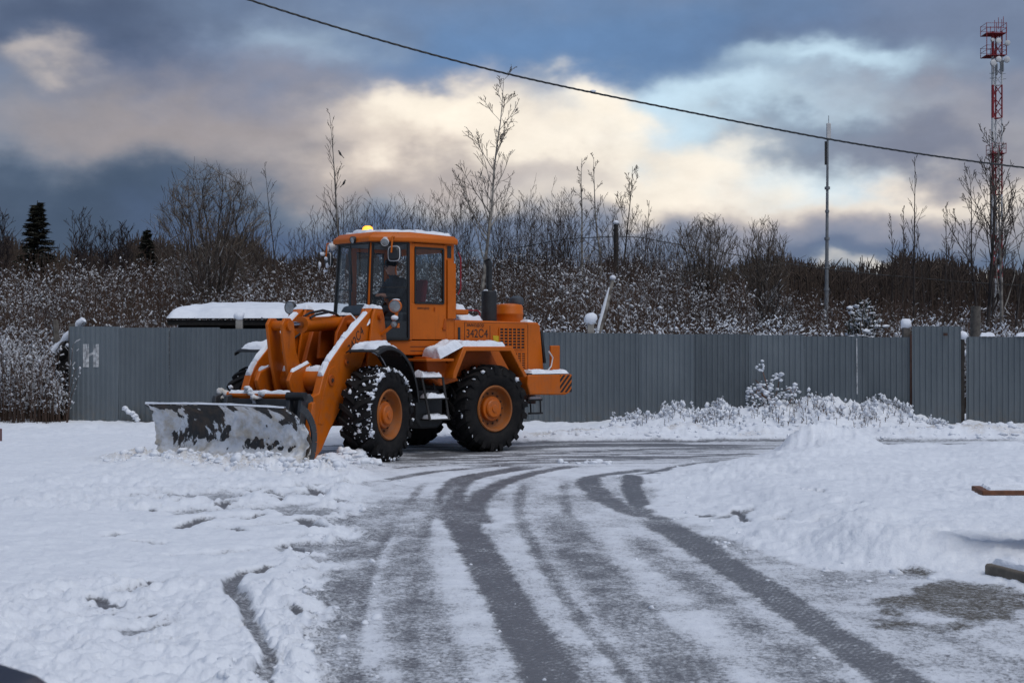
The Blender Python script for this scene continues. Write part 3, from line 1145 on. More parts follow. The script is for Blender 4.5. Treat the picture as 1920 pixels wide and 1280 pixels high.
def snow_patch(mb, c, h, n=10, m=6, rough=0.35, lean=(0, 0, 1), seed=None):
    """a lumpy pad of snow over the quad c = p00,p10,p11,p01"""
    if not hasattr(mb, 'cuts'):
        mb.cuts = []
    mb.cuts.append((len(mb.v), len(mb.f)))
    c = [Vector(p) for p in c]
    up = Vector(lean).normalized()
    sd = _rs.integers(1000) if seed is None else seed
    I, K = np.meshgrid(np.linspace(0, 1, m + 1), np.linspace(0, 1, n + 1))
    ln = (c[1] - c[0]).length
    wd = (c[3] - c[0]).length
    n, m = int(n * 1.6) + 1, int(m * 1.6) + 1
    I, K = np.meshgrid(np.linspace(0, 1, m + 1), np.linspace(0, 1, n + 1))
    ns = fbm(K * max(2.0, ln * 5) + sd, I * max(1.5, wd * 5), 3, int(sd)) - 0.5
    ns2 = fbm(K * max(3.0, ln * 7) + sd * 2, I * max(2.5, wd * 7), 4, int(sd) + 7) - 0.5
    G = []
    for i in range(n + 1):
        row = []
        for j in range(m + 1):
            u, v = K[i, j], I[i, j]
            p = c[0] * (1 - u) * (1 - v) + c[1] * u * (1 - v) + c[2] * u * v + c[3] * (1 - u) * v
            e = min(u, 1 - u) * ln, min(v, 1 - v) * wd
            q = max(0.0, min(1.0, (min(e) - max(0.0, ns[i, j]) * 0.22 * min(ln, wd) - 0.0) / max(0.45 * h + 0.02, 1e-3)))
            e = 1 - (1 - q) ** 2.2
            row.append(p + up * (h * e * (1 + ns2[i, j] * 2 * rough) - 0.012 * (1 - e)))
        G.append(row)
    mb.grid(G)
    return mb


# ---- wheels
def tyre_mesh():
    t = MB()
    prof = [(0.36, -0.17), (0.40, -0.215), (0.50, -0.25), (0.60, -0.255), (0.665, -0.225), (0.69, -0.14), (0.695, 0.0),
            (0.69, 0.14), (0.665, 0.225), (0.60, 0.255), (0.50, 0.25), (0.40, 0.215), (0.36, 0.17)]
    t.lathe(prof, (0, 0, 0), (0, 1, 0), 48)
    nl = 21
    for side in (-1, 1):
        for k in range(nl):
            th0 = 2 * PI * (k + (0.5 if side > 0 else 0)) / nl
            vs = []
            # stations across: y, radius low, radius high, angular lead
            stn = [(0.00, 0.66, 0.733, 0.0), (0.10, 0.66, 0.733, 0.10), (0.20, 0.65, 0.728, 0.19), (0.262, 0.60, 0.700, 0.225), (0.268, 0.575, 0.640, 0.235)]
            for (yy, rl, rh, ld) in stn:
                w = 0.052 if yy < 0.2 else 0.062
                for rr, dw in ((rl, 1.25), (rh, 0.9)):
                    for sg in (-1, 1):
                        a = th0 + ld + sg * w * dw
                        vs.append((rr * math.cos(a), side * yy, rr * math.sin(a)))
            fs = []
            for i in range(len(stn) - 1):
                a, b = i * 4, i * 4 + 4
                fs += [(a + 2, a + 3, b + 3, b + 2), (a, a + 2, b + 2, b), (a + 1, b + 1, b + 3, a + 3)]
            fs += [(0, 1, 3, 2), (16, 18, 19, 17)]
            t.add(vs, fs)
    return t


def wheel(x, y, front, snow):
    flip = y < 0
    yc = abs(y)
    rz = (FR if front else 0.0)
    p = Matrix.Rotation(rz, 3, 'Z') @ Vector((x, y, 0.71))
    w = empty('wheel', p, rz + (PI if flip else 0), LO)
    if wheel.data is None:
        ty = tyre_mesh().build('tyre', MATS['tyre'], w, smooth=35)
        r = MB()
        r.lathe([(0.372, 0.18), (0.388, 0.215), (0.372, 0.232), (0.350, 0.222), (0.335, 0.175), (0.325, 0.11), (0.305, 0.085), (0.10, 0.075), (0.0, 0.075)], (0, 0, 0), (0, 1, 0), 36)
        r.lathe([(0.36, -0.19), (0.33, -0.19), (0.30, 0.0), (0.0, 0.0)], (0, 0, 0), (0, 1, 0), 24)
        rim = r.build('rim', MATS['rim_orange'], w, smooth=40)
        h = MB()
        h.lathe([(0.205, 0.07), (0.205, 0.135), (0.195, 0.15), (0.155, 0.155), (0.15, 0.185), (0.135, 0.2), (0.06, 0.205), (0.055, 0.22), (0.0, 0.222)], (0, 0, 0), (0, 1, 0), 32)
        hub = h.build('hub', OR, w, smooth=30)
        b = MB()
        for k in range(14):
            a = 2 * PI * k / 14
            q = Vector((0.255 * math.cos(a), 0, 0.255 * math.sin(a)))
            b.cyl(q + Vector((0, 0.07, 0)), q + Vector((0, 0.105, 0)), 0.016, n=6)
        bo = tag(b.build('bolts', MATS['rust'], w), kind='stuff')
        wheel.data = (ty, rim, hub, bo)
    else:
        for src in wheel.data:
            c = src.copy()
            c.parent = w
            COL.objects.link(c)
    if snow:
        rng = np.random.default_rng(int(abs(x * 100 + y * 10)) + 3)
        P, S = [], []
        for k in range(snow):
            a = rng.uniform(-0.5, 2.6) if rng.random() < 0.75 else rng.uniform(0, 6.3)
            yy = rng.uniform(-0.25, 0.26) if rng.random() < 0.45 else 0.24 + rng.normal() * 0.02
            rr = 0.70 + rng.uniform(-0.01, 0.025) - (0.035 if abs(yy) > 0.2 else 0)
            P.append((rr * math.cos(a), yy, rr * math.sin(a)))
            S.append(0.006 + 0.026 * rng.random() ** 2.2)
        V, F = blobs(P, S, rng, 1, 0.5, (1, 1, 1), 0.65)
        tag(np_mesh('stuck_snow', V, F, [SN], parent=w, smooth=False), kind='stuff')
    return w


wheel.data = None
YW = OUTER - 0.26
wheel(AXLE, YW, True, 520)
wheel(-AXLE, YW, False, 55)
wheel(AXLE, -YW, True, 60)
wheel(-AXLE, -YW, False, 20)

# ---- rear half: chassis
b = MB()
b.box(-3.0, -0.25, -0.42, 0.42, 0.62, 1.30)
b.box(-1.2, -0.1, -0.70, 0.70, 1.02, 1.60)
b.box(-0.5, 0.25, -0.22, 0.22, 0.55, 1.2)
rp(b, 'rear_frame', ST, 0.02)
b = MB()
b.cyl((-AXLE, -0.95, 0.71), (-AXLE, 0.95, 0.71), 0.14, n=14)
b.sphere((-AXLE, 0, 0.71), 0.30, 14, 10)
rp(b, 'rear_axle', ST)
b = MB()
b.prism([(-0.15, 1.05), (-0.62, 1.05), (-0.72, 0.95), (-0.72, 0.50), (-0.62, 0.42), (-0.25, 0.42), (-0.15, 0.55)], 0.55, 1.0)
rp(b, 'tank', BK, 0.03)
b = MB()
b.prism([(-0.30, 1.58), (-0.70, 1.52), (-1.0, 1.18), (-0.62, 1.10), (-0.35, 1.26)], 0.72, 1.08)
rp(b, 'side_bracket', OD, 0.02)
# steps with snow on the treads
st = None
for i, (x0, x1, z) in enumerate(((-0.08, -0.55, 1.25), (-0.20, -0.64, 0.915), (-0.25, -0.68, 0.58))):
    b = MB().box(x1, x0, 0.95, 1.24, z - 0.025, z)
    s_ = rp(b, 'step', ST, 0.006)
    q = MB()
    snow_patch(q, [(x1 + 0.02, 0.99, z), (x0 - 0.02, 0.99, z), (x0 - 0.02, 1.235, z), (x1 + 0.02, 1.235, z)], 0.09 if i == 0 else 0.06, 10, 6, 0.9)
    q.build('snow', SN, s_)
b = MB()
b.bar((-0.10, 1.22, 1.25), (-0.27, 1.22, 0.56), 0.02, 0.035)
b.bar((-0.53, 1.22, 1.25), (-0.66, 1.22, 0.56), 0.02, 0.035)
b.bar((-0.10, 0.97, 1.25), (-0.27, 0.97, 0.56), 0.02, 0.035)
b.bar((-0.53, 0.97, 1.25), (-0.66, 0.97, 0.56), 0.02, 0.035)
rp(b, 'step_frame', ST)

# ---- cab
HEX = [(0.40, 0.46), (-0.20, 0.80), (-1.13, 0.80), (-1.13, -0.80), (-0.20, -0.80), (0.40, -0.46)]


def inset(poly, k):
    return [(x - math.copysign(k, x + 0.37) if abs(x + 0.37) > 0.5 else x, y - math.copysign(k, y)) for x, y in poly]


b = MB().prism(HEX, 1.60, 1.84, 'z')
sill = rp(b, 'cab_sill', OR, 0.015)
b = MB().prism([(x * 1.0, y * 1.004) for x, y in ((-0.2, 0.8), (-1.13, 0.8), (-1.13, 0.804), (-0.2, 0.804))], 1.735, 1.742, 'z')
b.prism([(-0.2, 0.8), (-1.13, 0.8), (-1.13, 0.804), (-0.2, 0.804)], 1.665, 1.672, 'z')
b.build('trim_line', ST, sill)
# front panel below the windscreen
b = MB()
b.prism([(0.41, -0.46), (0.41, 0.46), (0.37, 0.46), (0.37, -0.46)], 1.84, 2.24, 'z')
pan = rp(b, 'front_panel', OR, 0.01)
q = MB()
snow_patch(q, [(0.415, -0.40, 2.05), (0.66, -0.40, 2.05), (0.66, 0.40, 2.05), (0.415, 0.40, 2.05)], 0.13, 8, 10, 0.5)
b = MB().box(0.41, 0.68, -0.42, 0.42, 1.98, 2.05)
led = rp(b, 'front_ledge', OR, 0.01)
q.build('snow', SN, led)
# pillars
for s in (1, -1):
    b = MB().bar((0.385, s * 0.455, 2.22), (0.30, s * 0.43, 3.44), 0.055, 0.05, (1, 0, 0))
    rp(b, 'pillar', OR if s > 0 else BK, 0.01)
    b = MB().bar((-0.20, s * 0.785, 1.84), (-0.20, s * 0.785, 3.43), 0.06, 0.055, (1, 0, 0))
    rp(b, 'pillar', OR, 0.01)
# windscreen with wiper
b = MB().add([(0.405, -0.43, 2.25), (0.405, 0.43, 2.25), (0.325, 0.405, 3.40), (0.325, -0.405, 3.40)], [(0, 1, 2, 3)])
ws = rp(b, 'windscreen', MATS['glass'], smooth=0)
b = MB()
b.bar((0.42, 0.02, 3.40), (0.45, 0.12, 2.75), 0.014, 0.014)
b.bar((0.445, 0.06, 3.05), (0.452, 0.10, 2.62), 0.02, 0.02)
b.build('wiper', BK, ws)
b = MB()
for a, c in (((0.405, -0.44, 2.25), (0.325, -0.415, 3.41)), ((0.405, 0.44, 2.25), (0.325, 0.415, 3.41)), ((0.405, -0.44, 2.25), (0.405, 0.44, 2.25)), ((0.325, -0.42, 3.405), (0.325, 0.42, 3.405))):
    b.bar(a, c, 0.028, 0.028)
b.build('seal', MATS['rubber_seal'], ws)
# slanted side panes
for s in (1, -1):
    b = MB().add([(0.385, s * 0.48, 1.86), (-0.16, s * 0.785, 1.86), (-0.16, s * 0.785, 3.41), (0.30, s * 0.455, 3.41)], [(0, 1, 2, 3)])
    pn = rp(b, 'side_pane', MATS['glass'], smooth=0)
    b = MB()
    cs = [(0.385, s * 0.485, 1.86), (-0.165, s * 0.79, 1.86), (-0.165, s * 0.79, 3.405), (0.30, s * 0.46, 3.405)]
    for i in range(4):
        b.bar(cs[i], cs[(i + 1) % 4], 0.05, 0.035)
    b.bar((0.35, s * 0.49, 2.69), (-0.16, s * 0.79, 2.69), 0.018, 0.018)
    b.build('seal', MATS['rubber_seal'], pn)
    b = MB().add([(0.39, s * 0.472, 1.86), (-0.16, s * 0.775, 1.86), (-0.16, s * 0.775, 2.15), (0.385, s * 0.468, 2.15)], [(0, 1, 2, 3)])
    b.build('kick_plate', BK, pn)
# doors: lower panel, frame around the window, glass, handle, lettering
for s in (1, -1):
    y0, y1 = (0.765, 0.815) if s > 0 else (-0.815, -0.765)
    b = MB()
    b.box(-0.94, -0.225, y0, y1, 1.852, 2.44)
    b.box(-0.285, -0.225, y0, y1, 2.44, 3.41)
    b.box(-0.94, -0.885, y0, y1, 2.44, 3.41)
    b.box(-0.885, -0.285, y0, y1, 3.345, 3.41)
    d = rp(b, 'door', OR, 0.008)
    b = MB().box(-0.88, -0.29, s * 0.787, s * 0.793, 2.445, 3.34)
    gl = b.build('window', MATS['glass'], d)
    b = MB()
    ym = s * 0.812
    for a, c in (((-0.882, ym, 2.445), (-0.288, ym, 2.445)), ((-0.882, ym, 3.338), (-0.288, ym, 3.338)), ((-0.882, ym, 2.445), (-0.882, ym, 3.338)), ((-0.288, ym, 2.445), (-0.288, ym, 3.338))):
        b.bar(a, c, 0.03, 0.03)
    b.build('seal', MATS['rubber_seal'], d)
    b = MB()
    b.box(-0.93, -0.86, s * 0.816, s * 0.84, 2.02, 2.05)
    b.prism([(-0.86, 2.0), (-0.94, 2.0), (-0.93, 2.16), (-0.90, 2.2)], s * 0.812, s * 0.824)
    b.build('handle', OD, d)
    b = MB().box(-0.70, -0.68, s * 0.816, s * 0.832, 2.32, 2.38)
    b.build('lock', OD, d)
# rear quarter and rear wall
b = MB()
for s in (1, -1):
    y0, y1 = (0.74, 0.80) if s > 0 else (-0.80, -0.74)
    b.box(-1.13, -0.945, y0, y1, 1.84, 3.43)
b.box(-1.13, -1.09, -0.74, 0.74, 1.84, 2.45)
b.box(-1.13, -1.09, -0.74, 0.74, 3.30, 3.43)
rq = rp(b, 'rear_wall', OR, 0.015)
b = MB().box(-1.06, -0.975, 0.801, 0.806, 3.20, 3.40)
b.build('vent', BK, rq)
b = MB().box(-1.115, -1.105, -0.72, 0.72, 2.46, 3.29)
b.build('window', MATS['glass'], rq)
b = MB().prism([(-0.96, 3.17), (-1.135, 3.10), (-1.135, 2.2), (-0.96, 2.2)], 0.80, 0.835)
b.build('quarter_panel', OR, rq)
b = MB().tube([(-1.16, 0.86, 3.30), (-1.20, 0.88, 3.2), (-1.20, 0.88, 2.7), (-1.16, 0.86, 2.6)], 0.014, 8)
b.build('grab_rail', MATS['red_paint'], rq)
# roof with visor, snow, beacon and lamps
ROOF = [(0.40, 0.50), (-0.20, 0.87), (-1.16, 0.87), (-1.16, -0.87), (-0.20, -0.87), (0.40, -0.50)]
G = [[], [], []]
b = MB()
n = len(ROOF)
lo = [(x, y, 3.42) for x, y in ROOF]
mi_ = [(x * 1.0, y, 3.50) for x, y in ROOF]
hi = [((x - 0.12 if x > 0.3 else x * 0.97 + 0.0), y * 0.93, 3.585 if x > -1 else 3.56) for x, y in ROOF]
b.add(lo + mi_ + hi, [tuple(range(n))[::-1], tuple(range(2 * n, 3 * n))] +
      [(i, (i + 1) % n, n + (i + 1) % n, n + i) for i in range(n)] + [(n + i, n + (i + 1) % n, 2 * n + (i + 1) % n, 2 * n + i) for i in range(n)])
roof = rp(b, 'roof', OR, 0.02)
q = MB()
snow_patch(q, [(0.16, -0.50, 3.585), (-0.35, -0.78, 3.585), (-0.35, 0.78, 3.585), (0.16, 0.50, 3.585)], 0.045, 14, 20, 0.5, seed=3)
snow_patch(q, [(-0.33, -0.78, 3.580), (-1.10, -0.78, 3.560), (-1.10, 0.78, 3.560), (-0.33, 0.78, 3.580)], 0.06, 16, 20, 0.5, seed=9)
q.build('snow', SN, roof)
b = MB()
b.lathe([(0.0, 0.0), (0.10, 0.0), (0.10, 0.03), (0.0, 0.03)], (0.13, 0.10, 3.585), (0, 0, 1), 18)
bs = rp(b, 'beacon', BK)
b = MB()
b.lathe([(0.088, 0.03), (0.09, 0.06), (0.078, 0.10), (0.045, 0.122), (0.0, 0.127)], (0.13, 0.10, 3.585), (0, 0, 1), 18)
b.build('dome', MATS['beacon_amber'], bs)
q = MB()
snow_patch(q, [(0.26, -0.16, 3.585), (0.10, -0.24, 3.585), (0.10, 0.30, 3.585), (0.26, 0.22, 3.585)], 0.055, 8, 12, 0.5)
q.build('snow', SN, roof)


def lamp(name, pos, ax, r, depth, housing, snow=True, front=False):
    p, ax = Vector(pos), Vector(ax).normalized()
    b = MB()
    b.lathe([(0, -depth), (r * 0.55, -depth * 0.95), (r * 0.9, -depth * 0.5), (r * 1.02, 0), (r * 0.93, 0.012), (r * 0.9, 0.0)], p, ax, 22)
    o = (fp if front else rp)(b, name, housing)
    b = MB()
    b.lathe([(r * 0.93, 0.002), (r * 0.6, r * 0.12), (0, r * 0.17)], p, ax, 22)
    b.build('lens', MATS['lens'], o)
    if snow:
        b = MB()
        b.sphere(p + Vector((0, 0, r * 0.95)) - ax * depth * 0.4, r * 0.6, 10, 6, (1.0, 1.0, 0.28))
        b.build('snow', SN, o)
    return o


lamp('work_lamp', (0.44, 0.10, 3.46), (1, 0, -0.25), 0.06, 0.09, BK, False)
lamp('work_lamp', (0.27, 0.74, 3.40), (0.75, 0.6, -0.3), 0.065, 0.10, MATS['white_paint'])
lamp('work_lamp', (0.27, -0.74, 3.40), (0.75, -0.6, -0.3), 0.065, 0.10, MATS['white_paint'])
# mirrors
for s in (1, -1):
    b = MB()
    mx = 0.26 if s > 0 else 0.12
    ax = Matrix.Rotation(R(14 * s), 3, 'Z')

    def mp(u, v, w, mx=mx, s=s, ax=ax):
        q = ax @ Vector((w, u, v))
        return (mx + q.x, s * 0.99 + q.y, 3.205 + q.z)
    h, wd = 0.115, 0.115
    ring = []
    for k in range(20):
        t = 2 * PI * k / 20
        c, sn_ = math.cos(t), math.sin(t)
        ring.append((wd * math.copysign(abs(c) ** 0.5, c), h * math.copysign(abs(sn_) ** 0.5, sn_)))
    vs = [mp(u, v, -0.02) for u, v in ring] + [mp(u, v, 0.02) for u, v in ring] + [mp(u * 0.75, v * 0.75, 0.055) for u, v in ring]
    n = 20
    b.add(vs, [tuple(range(n))] + [(i, (i + 1) % n, n + (i + 1) % n, n + i) for i in range(n)] + [(n + i, n + (i + 1) % n, 2 * n + (i + 1) % n, 2 * n + i) for i in range(n)] + [tuple(range(2 * n, 3 * n))])
    mo = rp(b, 'mirror', BK)
    b = MB().tube([mp(u, v, 0.022) for u, v in ring] + [mp(*ring[0], 0.022)], 0.008, 6)
    b.build('rim', MATS['white_paint'], mo)
    b = MB().add([mp(u * 0.9, v * 0.9, -0.023) for u, v in ring], [tuple(range(n))])
    b.build('mirror_glass', MATS['mirror_face'], mo)
    b = MB()
    b.tube([(0.05, s * 0.70, 3.50), (mx + 0.05, s * 0.99, 3.47), (mx + 0.07, s * 0.99, 3.22)], 0.014, 8)
    b.build('arm', OR, mo)
    if s < 0:
        rng = np.random.default_rng(4)
        V, F = blobs([(mx + 0.05 + rng.normal() * 0.03, -0.99 + rng.normal() * 0.06, 3.36 - 0.055 * k + rng.normal() * 0.02) for k in range(7)], [0.034] * 7, rng, 2, 0.4, (1, 1, 1.2), 0.5)
        tag(np_mesh('snow', V, F, [SN], parent=mo), kind='stuff')
# interior
b = MB()
b.prism([(0.33, 1.86), (0.36, 2.30), (0.30, 2.40), (0.12, 2.42), (0.06, 2.36), (0.06, 1.86)], -0.36, 0.40)
das = rp(b, 'dashboard', MATS['interior'], 0.05)
b = MB()
b.tube([(0.02, 0, 1.9), (-0.02, 0, 2.3), (-0.10, 0, 2.50)], [0.06, 0.05, 0.03], 10)
b.lathe([(0.19, -0.012), (0.205, 0), (0.19, 0.012), (0.175, 0)], (-0.10, 0, 2.50), (-0.42, 0, 0.9), 24, closed=True)
for k in range(3):
    a = 2 * PI * k / 3
    m3 = Vector((-0.42, 0, 0.9)).normalized().to_track_quat('Z', 'Y').to_matrix()
    b.bar(Vector((-0.10, 0, 2.50)), Vector((-0.10, 0, 2.50)) + m3 @ Vector((0.19 * math.cos(a), 0.19 * math.sin(a), 0)), 0.02, 0.015)
rp(b, 'steering_wheel', BK)
b = MB()
b.prism([(-0.45, 2.02), (-0.90, 2.02), (-0.92, 2.20), (-0.45, 2.24)], -0.25, 0.25)
b.box(-0.85, -0.5, -0.18, 0.18, 1.84, 2.02)
sea = rp(b, 'seat', BK, 0.04)
b = MB().prism([(-0.82, 2.2), (-0.95, 2.2), (-1.05, 2.85), (-0.97, 2.88)], -0.24, 0.24)
b.build('backrest', MATS['red_cloth'], sea, 0.04)
b = MB().box(-0.9, -0.15, 0.45, 0.62, 1.84, 2.30)
b.box(-0.9, -0.15, -0.62, -0.45, 1.84, 2.30)
rp(b, 'console', MATS['interior'], 0.04)
b = MB().prism([(x * 0.98, y * 0.97) for x, y in HEX], 3.405, 3.418, 'z')
rp(b, 'headliner', BK)

# ---- hood
b = MB()
b.prism([(-1.16, 1.28), (-1.16, 2.17), (-1.20, 2.185), (-3.08, 2.165), (-3.14, 2.12), (-3.24, 1.28)], -0.76, 0.76)
hood = rp(b, 'hood', OR, 0.03)
b = MB()
b.box(-1.395, -1.385, 0.760, 0.764, 1.30, 2.15)
b.box(-2.84, -2.832, 0.760, 0.764, 1.30, 2.12)
b.box(-2.84, -1.395, 0.760, 0.763, 2.142, 2.147)
b.box(-1.96, -1.95, 0.760, 0.763, 1.30, 2.095)
b.build('seam', MATS['rubber_seal'], hood)
b = MB().prism([(-1.24, 2.06), (-1.29, 2.06), (-1.29, 1.84), (-1.24, 1.84)], 0.761, 0.768)
b.build('intake', BK, hood)
# grille: plate coloured dark for the shade in its holes, orange bars in front
for (gx0, gx1, gz0, gz1, nc, nr) in ((-2.165, -2.755, 1.70, 2.06, 6, 7), (-2.48, -2.77, 1.36, 1.635, 3, 7)):
    b = MB().box(gx1, gx0, 0.7605, 0.764, gz0, gz1)
    go = rp(b, 'grille', MATS['rubber_seal'])
    b = MB()
    for k in range(nc + 1):
        x = gx0 + (gx1 - gx0) * k / nc
        b.box(x - 0.013, x + 0.013, 0.7645, 0.776, gz0, gz1)
    for k in range(nr + 1):
        z = gz0 + (gz1 - gz0) * k / nr
        b.box(gx1, gx0, 0.7646, 0.772, z - 0.009, z + 0.009)
    b.build('grille_bars', OR, go)
b = MB().prism([(-2.02, 1.93), (-2.16, 1.92), (-2.16, 1.80), (-2.04, 1.80)], 0.7605, 0.7665)
rp(b, 'label_plate', MATS['yellow_label'])
b = MB().prism([(-3.17, 2.02), (-3.22, 2.0), (-3.30, 1.45), (-3.25, 1.45)], -0.66, 0.74)
rp(b, 'radiator_grille', BK)
q = MB()
snow_patch(q, [(-1.20, -0.72, 2.18), (-1.95, -0.72, 2.178), (-1.95, 0.60, 2.178), (-1.20, 0.60, 2.18)], 0.10, 12, 14, 0.5)
snow_patch(q, [(-2.9, -0.72, 2.168), (-3.06, -0.72, 2.166), (-3.06, 0.70, 2.166), (-2.9, 0.70, 2.168)], 0.035, 6, 20, 0.8)
q.build('snow', SN, hood)
b = MB()
b.box(-1.45, -1.16, 0.55, 0.80, 2.27, 2.36)
fb = rp(b, 'filler_box', OR, 0.02)
q = MB()
snow_patch(q, [(-1.18, 0.56, 2.36), (-1.40, 0.56, 2.36), (-1.40, 0.79, 2.36), (-1.18, 0.79, 2.36)], 0.09, 8, 8, 0.4)
q.build('snow', SN, fb)
b = MB().tube([(-1.62, 0.4, 2.18), (-1.62, 0.4, 2.32), (-1.68, 0.4, 2.36), (-1.98, 0.4, 2.36), (-2.04, 0.4, 2.32), (-2.04, 0.4, 2.18)], 0.014, 8)
rp(b, 'hood_rail', MATS['red_paint'])
# exhaust
b = MB()
b.lathe([(0.0, 0.0), (0.135, 0.0), (0.135, 0.51), (0.12, 0.525), (0.0, 0.525)], (-2.30, 0.35, 2.18), (0, 0, 1), 20)
mf = rp(b, 'muffler', BK)
b = MB()
b.tube([(-2.30, 0.35, 2.70), (-2.30, 0.35, 3.10), (-2.285, 0.35, 3.17), (-2.25, 0.35, 3.24)], [0.052, 0.052, 0.058, 0.062], 14, caps=False)
b.build('exhaust_pipe', BK, mf)
q = MB()
snow_patch(q, [(-2.20, 0.30, 2.706), (-2.24, 0.26, 2.706), (-2.24, 0.42, 2.706), (-2.20, 0.40, 2.706)], 0.02, 5, 8, 0.6)
q.build('snow', SN, mf)
# air cleaner
b = MB()
b.lathe([(0.0, 0.0), (0.255, 0.0), (0.255, 0.13), (0.262, 0.14), (0.262, 0.165), (0.255, 0.175), (0.255, 0.27), (0.23, 0.315), (0.10, 0.335), (0.0, 0.335)], (-2.86, 0.24, 2.165), (0, 0, 1), 28)
ac = rp(b, 'air_cleaner', OR)
b = MB()
b.tube([(-3.16, 0.12, 2.18), (-3.16, 0.12, 2.50)], 0.055, 12)
b.lathe([(0, 0), (0.12, 0.0), (0.135, 0.05), (0.12, 0.12), (0.06, 0.155), (0, 0.16)], (-3.16, 0.12, 2.49), (0, 0, 1), 18)
b.build('pre_cleaner', MATS['interior'], ac)

# ---- rear fenders with thick snow
for s in (1, -1):
    outer = [(-0.68, 1.22), (-0.70, 1.33), (-0.91, 1.74), (-1.98, 1.74), (-2.33, 1.24)]
    inner = [(-2.26, 1.22), (-1.94, 1.665), (-0.97, 1.665), (-0.78, 1.30), (-0.75, 1.22)]
    b = MB()
    b.prism(outer + inner, s * 1.00, s * 1.30)
    b.prism([(-0.92, 1.735), (-1.97, 1.735), (-1.97, 1.70), (-0.92, 1.70)], s * 0.762, s * 1.00)
    fe = rp(b, 'rear_fender', OR, 0.012)
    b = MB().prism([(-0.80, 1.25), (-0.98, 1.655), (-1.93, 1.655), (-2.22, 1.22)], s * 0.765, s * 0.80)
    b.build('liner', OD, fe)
    b = MB().box(-0.72, -0.15, *sorted((s * 0.78, s * 1.28)), 1.50, 1.545)
    b.build('platform', OR, fe, 0.01)
    q = MB()
    snow_patch(q, [(-0.90, s * 0.82, 1.74), (-1.84, s * 0.82, 1.74), (-1.84, s * 1.285, 1.74), (-0.90, s * 1.285, 1.74)], 0.085, 34, 16, 0.45, seed=5)
    snow_patch(q, [(-0.42, s * 0.82, 1.548), (-0.93, s * 0.82, 1.76), (-0.93, s * 1.285, 1.76), (-0.42, s * 1.285, 1.548)], 0.14, 24, 16, 0.3, (0.5, 0, 1), seed=8)
    q.build('snow', SN, fe)

# ---- counterweight
b = MB()
b.prism([(-2.46, 0.92), (-3.30, 0.90), (-3.46, 0.95), (-3.47, 1.26), (-2.42, 1.26), (-2.40, 1.10)], -1.22, 1.22)
cw = rp(b, 'counterweight', OR, 0.02)
for k in range(-3, 5):
    # a diagonal band clipped to the warning square
    def clip(poly, ax_, lim, keep_less):
        out = []
        for i in range(len(poly)):
            p_, q_ = poly[i], poly[(i + 1) % len(poly)]
            ip = (p_[ax_] <= lim) == keep_less
            iq = (q_[ax_] <= lim) == keep_less
            if ip:
                out.append(p_)
            if ip != iq:
                t_ = (lim - p_[ax_]) / (q_[ax_] - p_[ax_])
                out.append((p_[0] + (q_[0] - p_[0]) * t_, p_[1] + (q_[1] - p_[1]) * t_))
        return out
    x = -3.17 - k * 0.11
    pl = [(x, 0.95), (x - 0.055, 0.95), (x - 0.055 - 0.30, 1.25), (x - 0.30, 1.25)]
    for ax_, lim, kl in ((0, -3.17, True), (0, -3.455, False)):
        pl = clip(pl, ax_, lim, kl) if pl else pl
    if len(pl) >= 3:
        b = MB().prism(pl, 1.2205, 1.2245)
        b.build('stripe', MATS['ink'], cw)
b = MB().box(-3.18, -2.42, -1.2, 1.2, 1.262, 1.285)
b.build('top_plate', BK, cw)
q = MB()
snow_patch(q, [(-2.50, 0.78, 1.285), (-3.40, 0.78, 1.285), (-3.40, 1.21, 1.285), (-2.50, 1.21, 1.285)], 0.05, 18, 8, 0.8, seed=2)
q.build('snow', SN, cw)
b = MB()
b.box(-3.46, -3.24, 0.88, 0.93, 1.29, 1.76)
lp = rp(b, 'lamp_plate', OR, 0.015)
b = MB().tube([(-3.10, 0.96, 1.30), (-3.20, 0.97, 1.40), (-3.24, 0.97, 1.55), (-3.15, 0.96, 1.66)], 0.012, 6)
b.build('grab_handle', MATS['white_paint'], lp)
b = MB()
b.box(-3.02, -2.68, 0.86, 0.94, 0.80, 0.845)
b.bar((-2.76, 0.90, 0.82), (-2.78, 0.90, 0.60), 0.02, 0.02)
b.bar((-3.0, 0.90, 0.82), (-3.01, 0.90, 0.60), 0.02, 0.02)
b.box(-3.04, -2.74, 0.87, 0.93, 0.57, 0.60)
hs = rp(b, 'rear_step', ST)
b = MB()
b.box(-2.9, -2.5, 0.3, 0.9, 0.75, 0.90)
b.build('mount', MATS['rust'], hs, 0.01)
q = MB()
snow_patch(q, [(-2.70, 0.85, 0.847), (-3.0, 0.85, 0.847), (-3.0, 0.95, 0.847), (-2.70, 0.95, 0.847)], 0.03, 10, 5, 0.6)
q.build('snow', SN, hs)

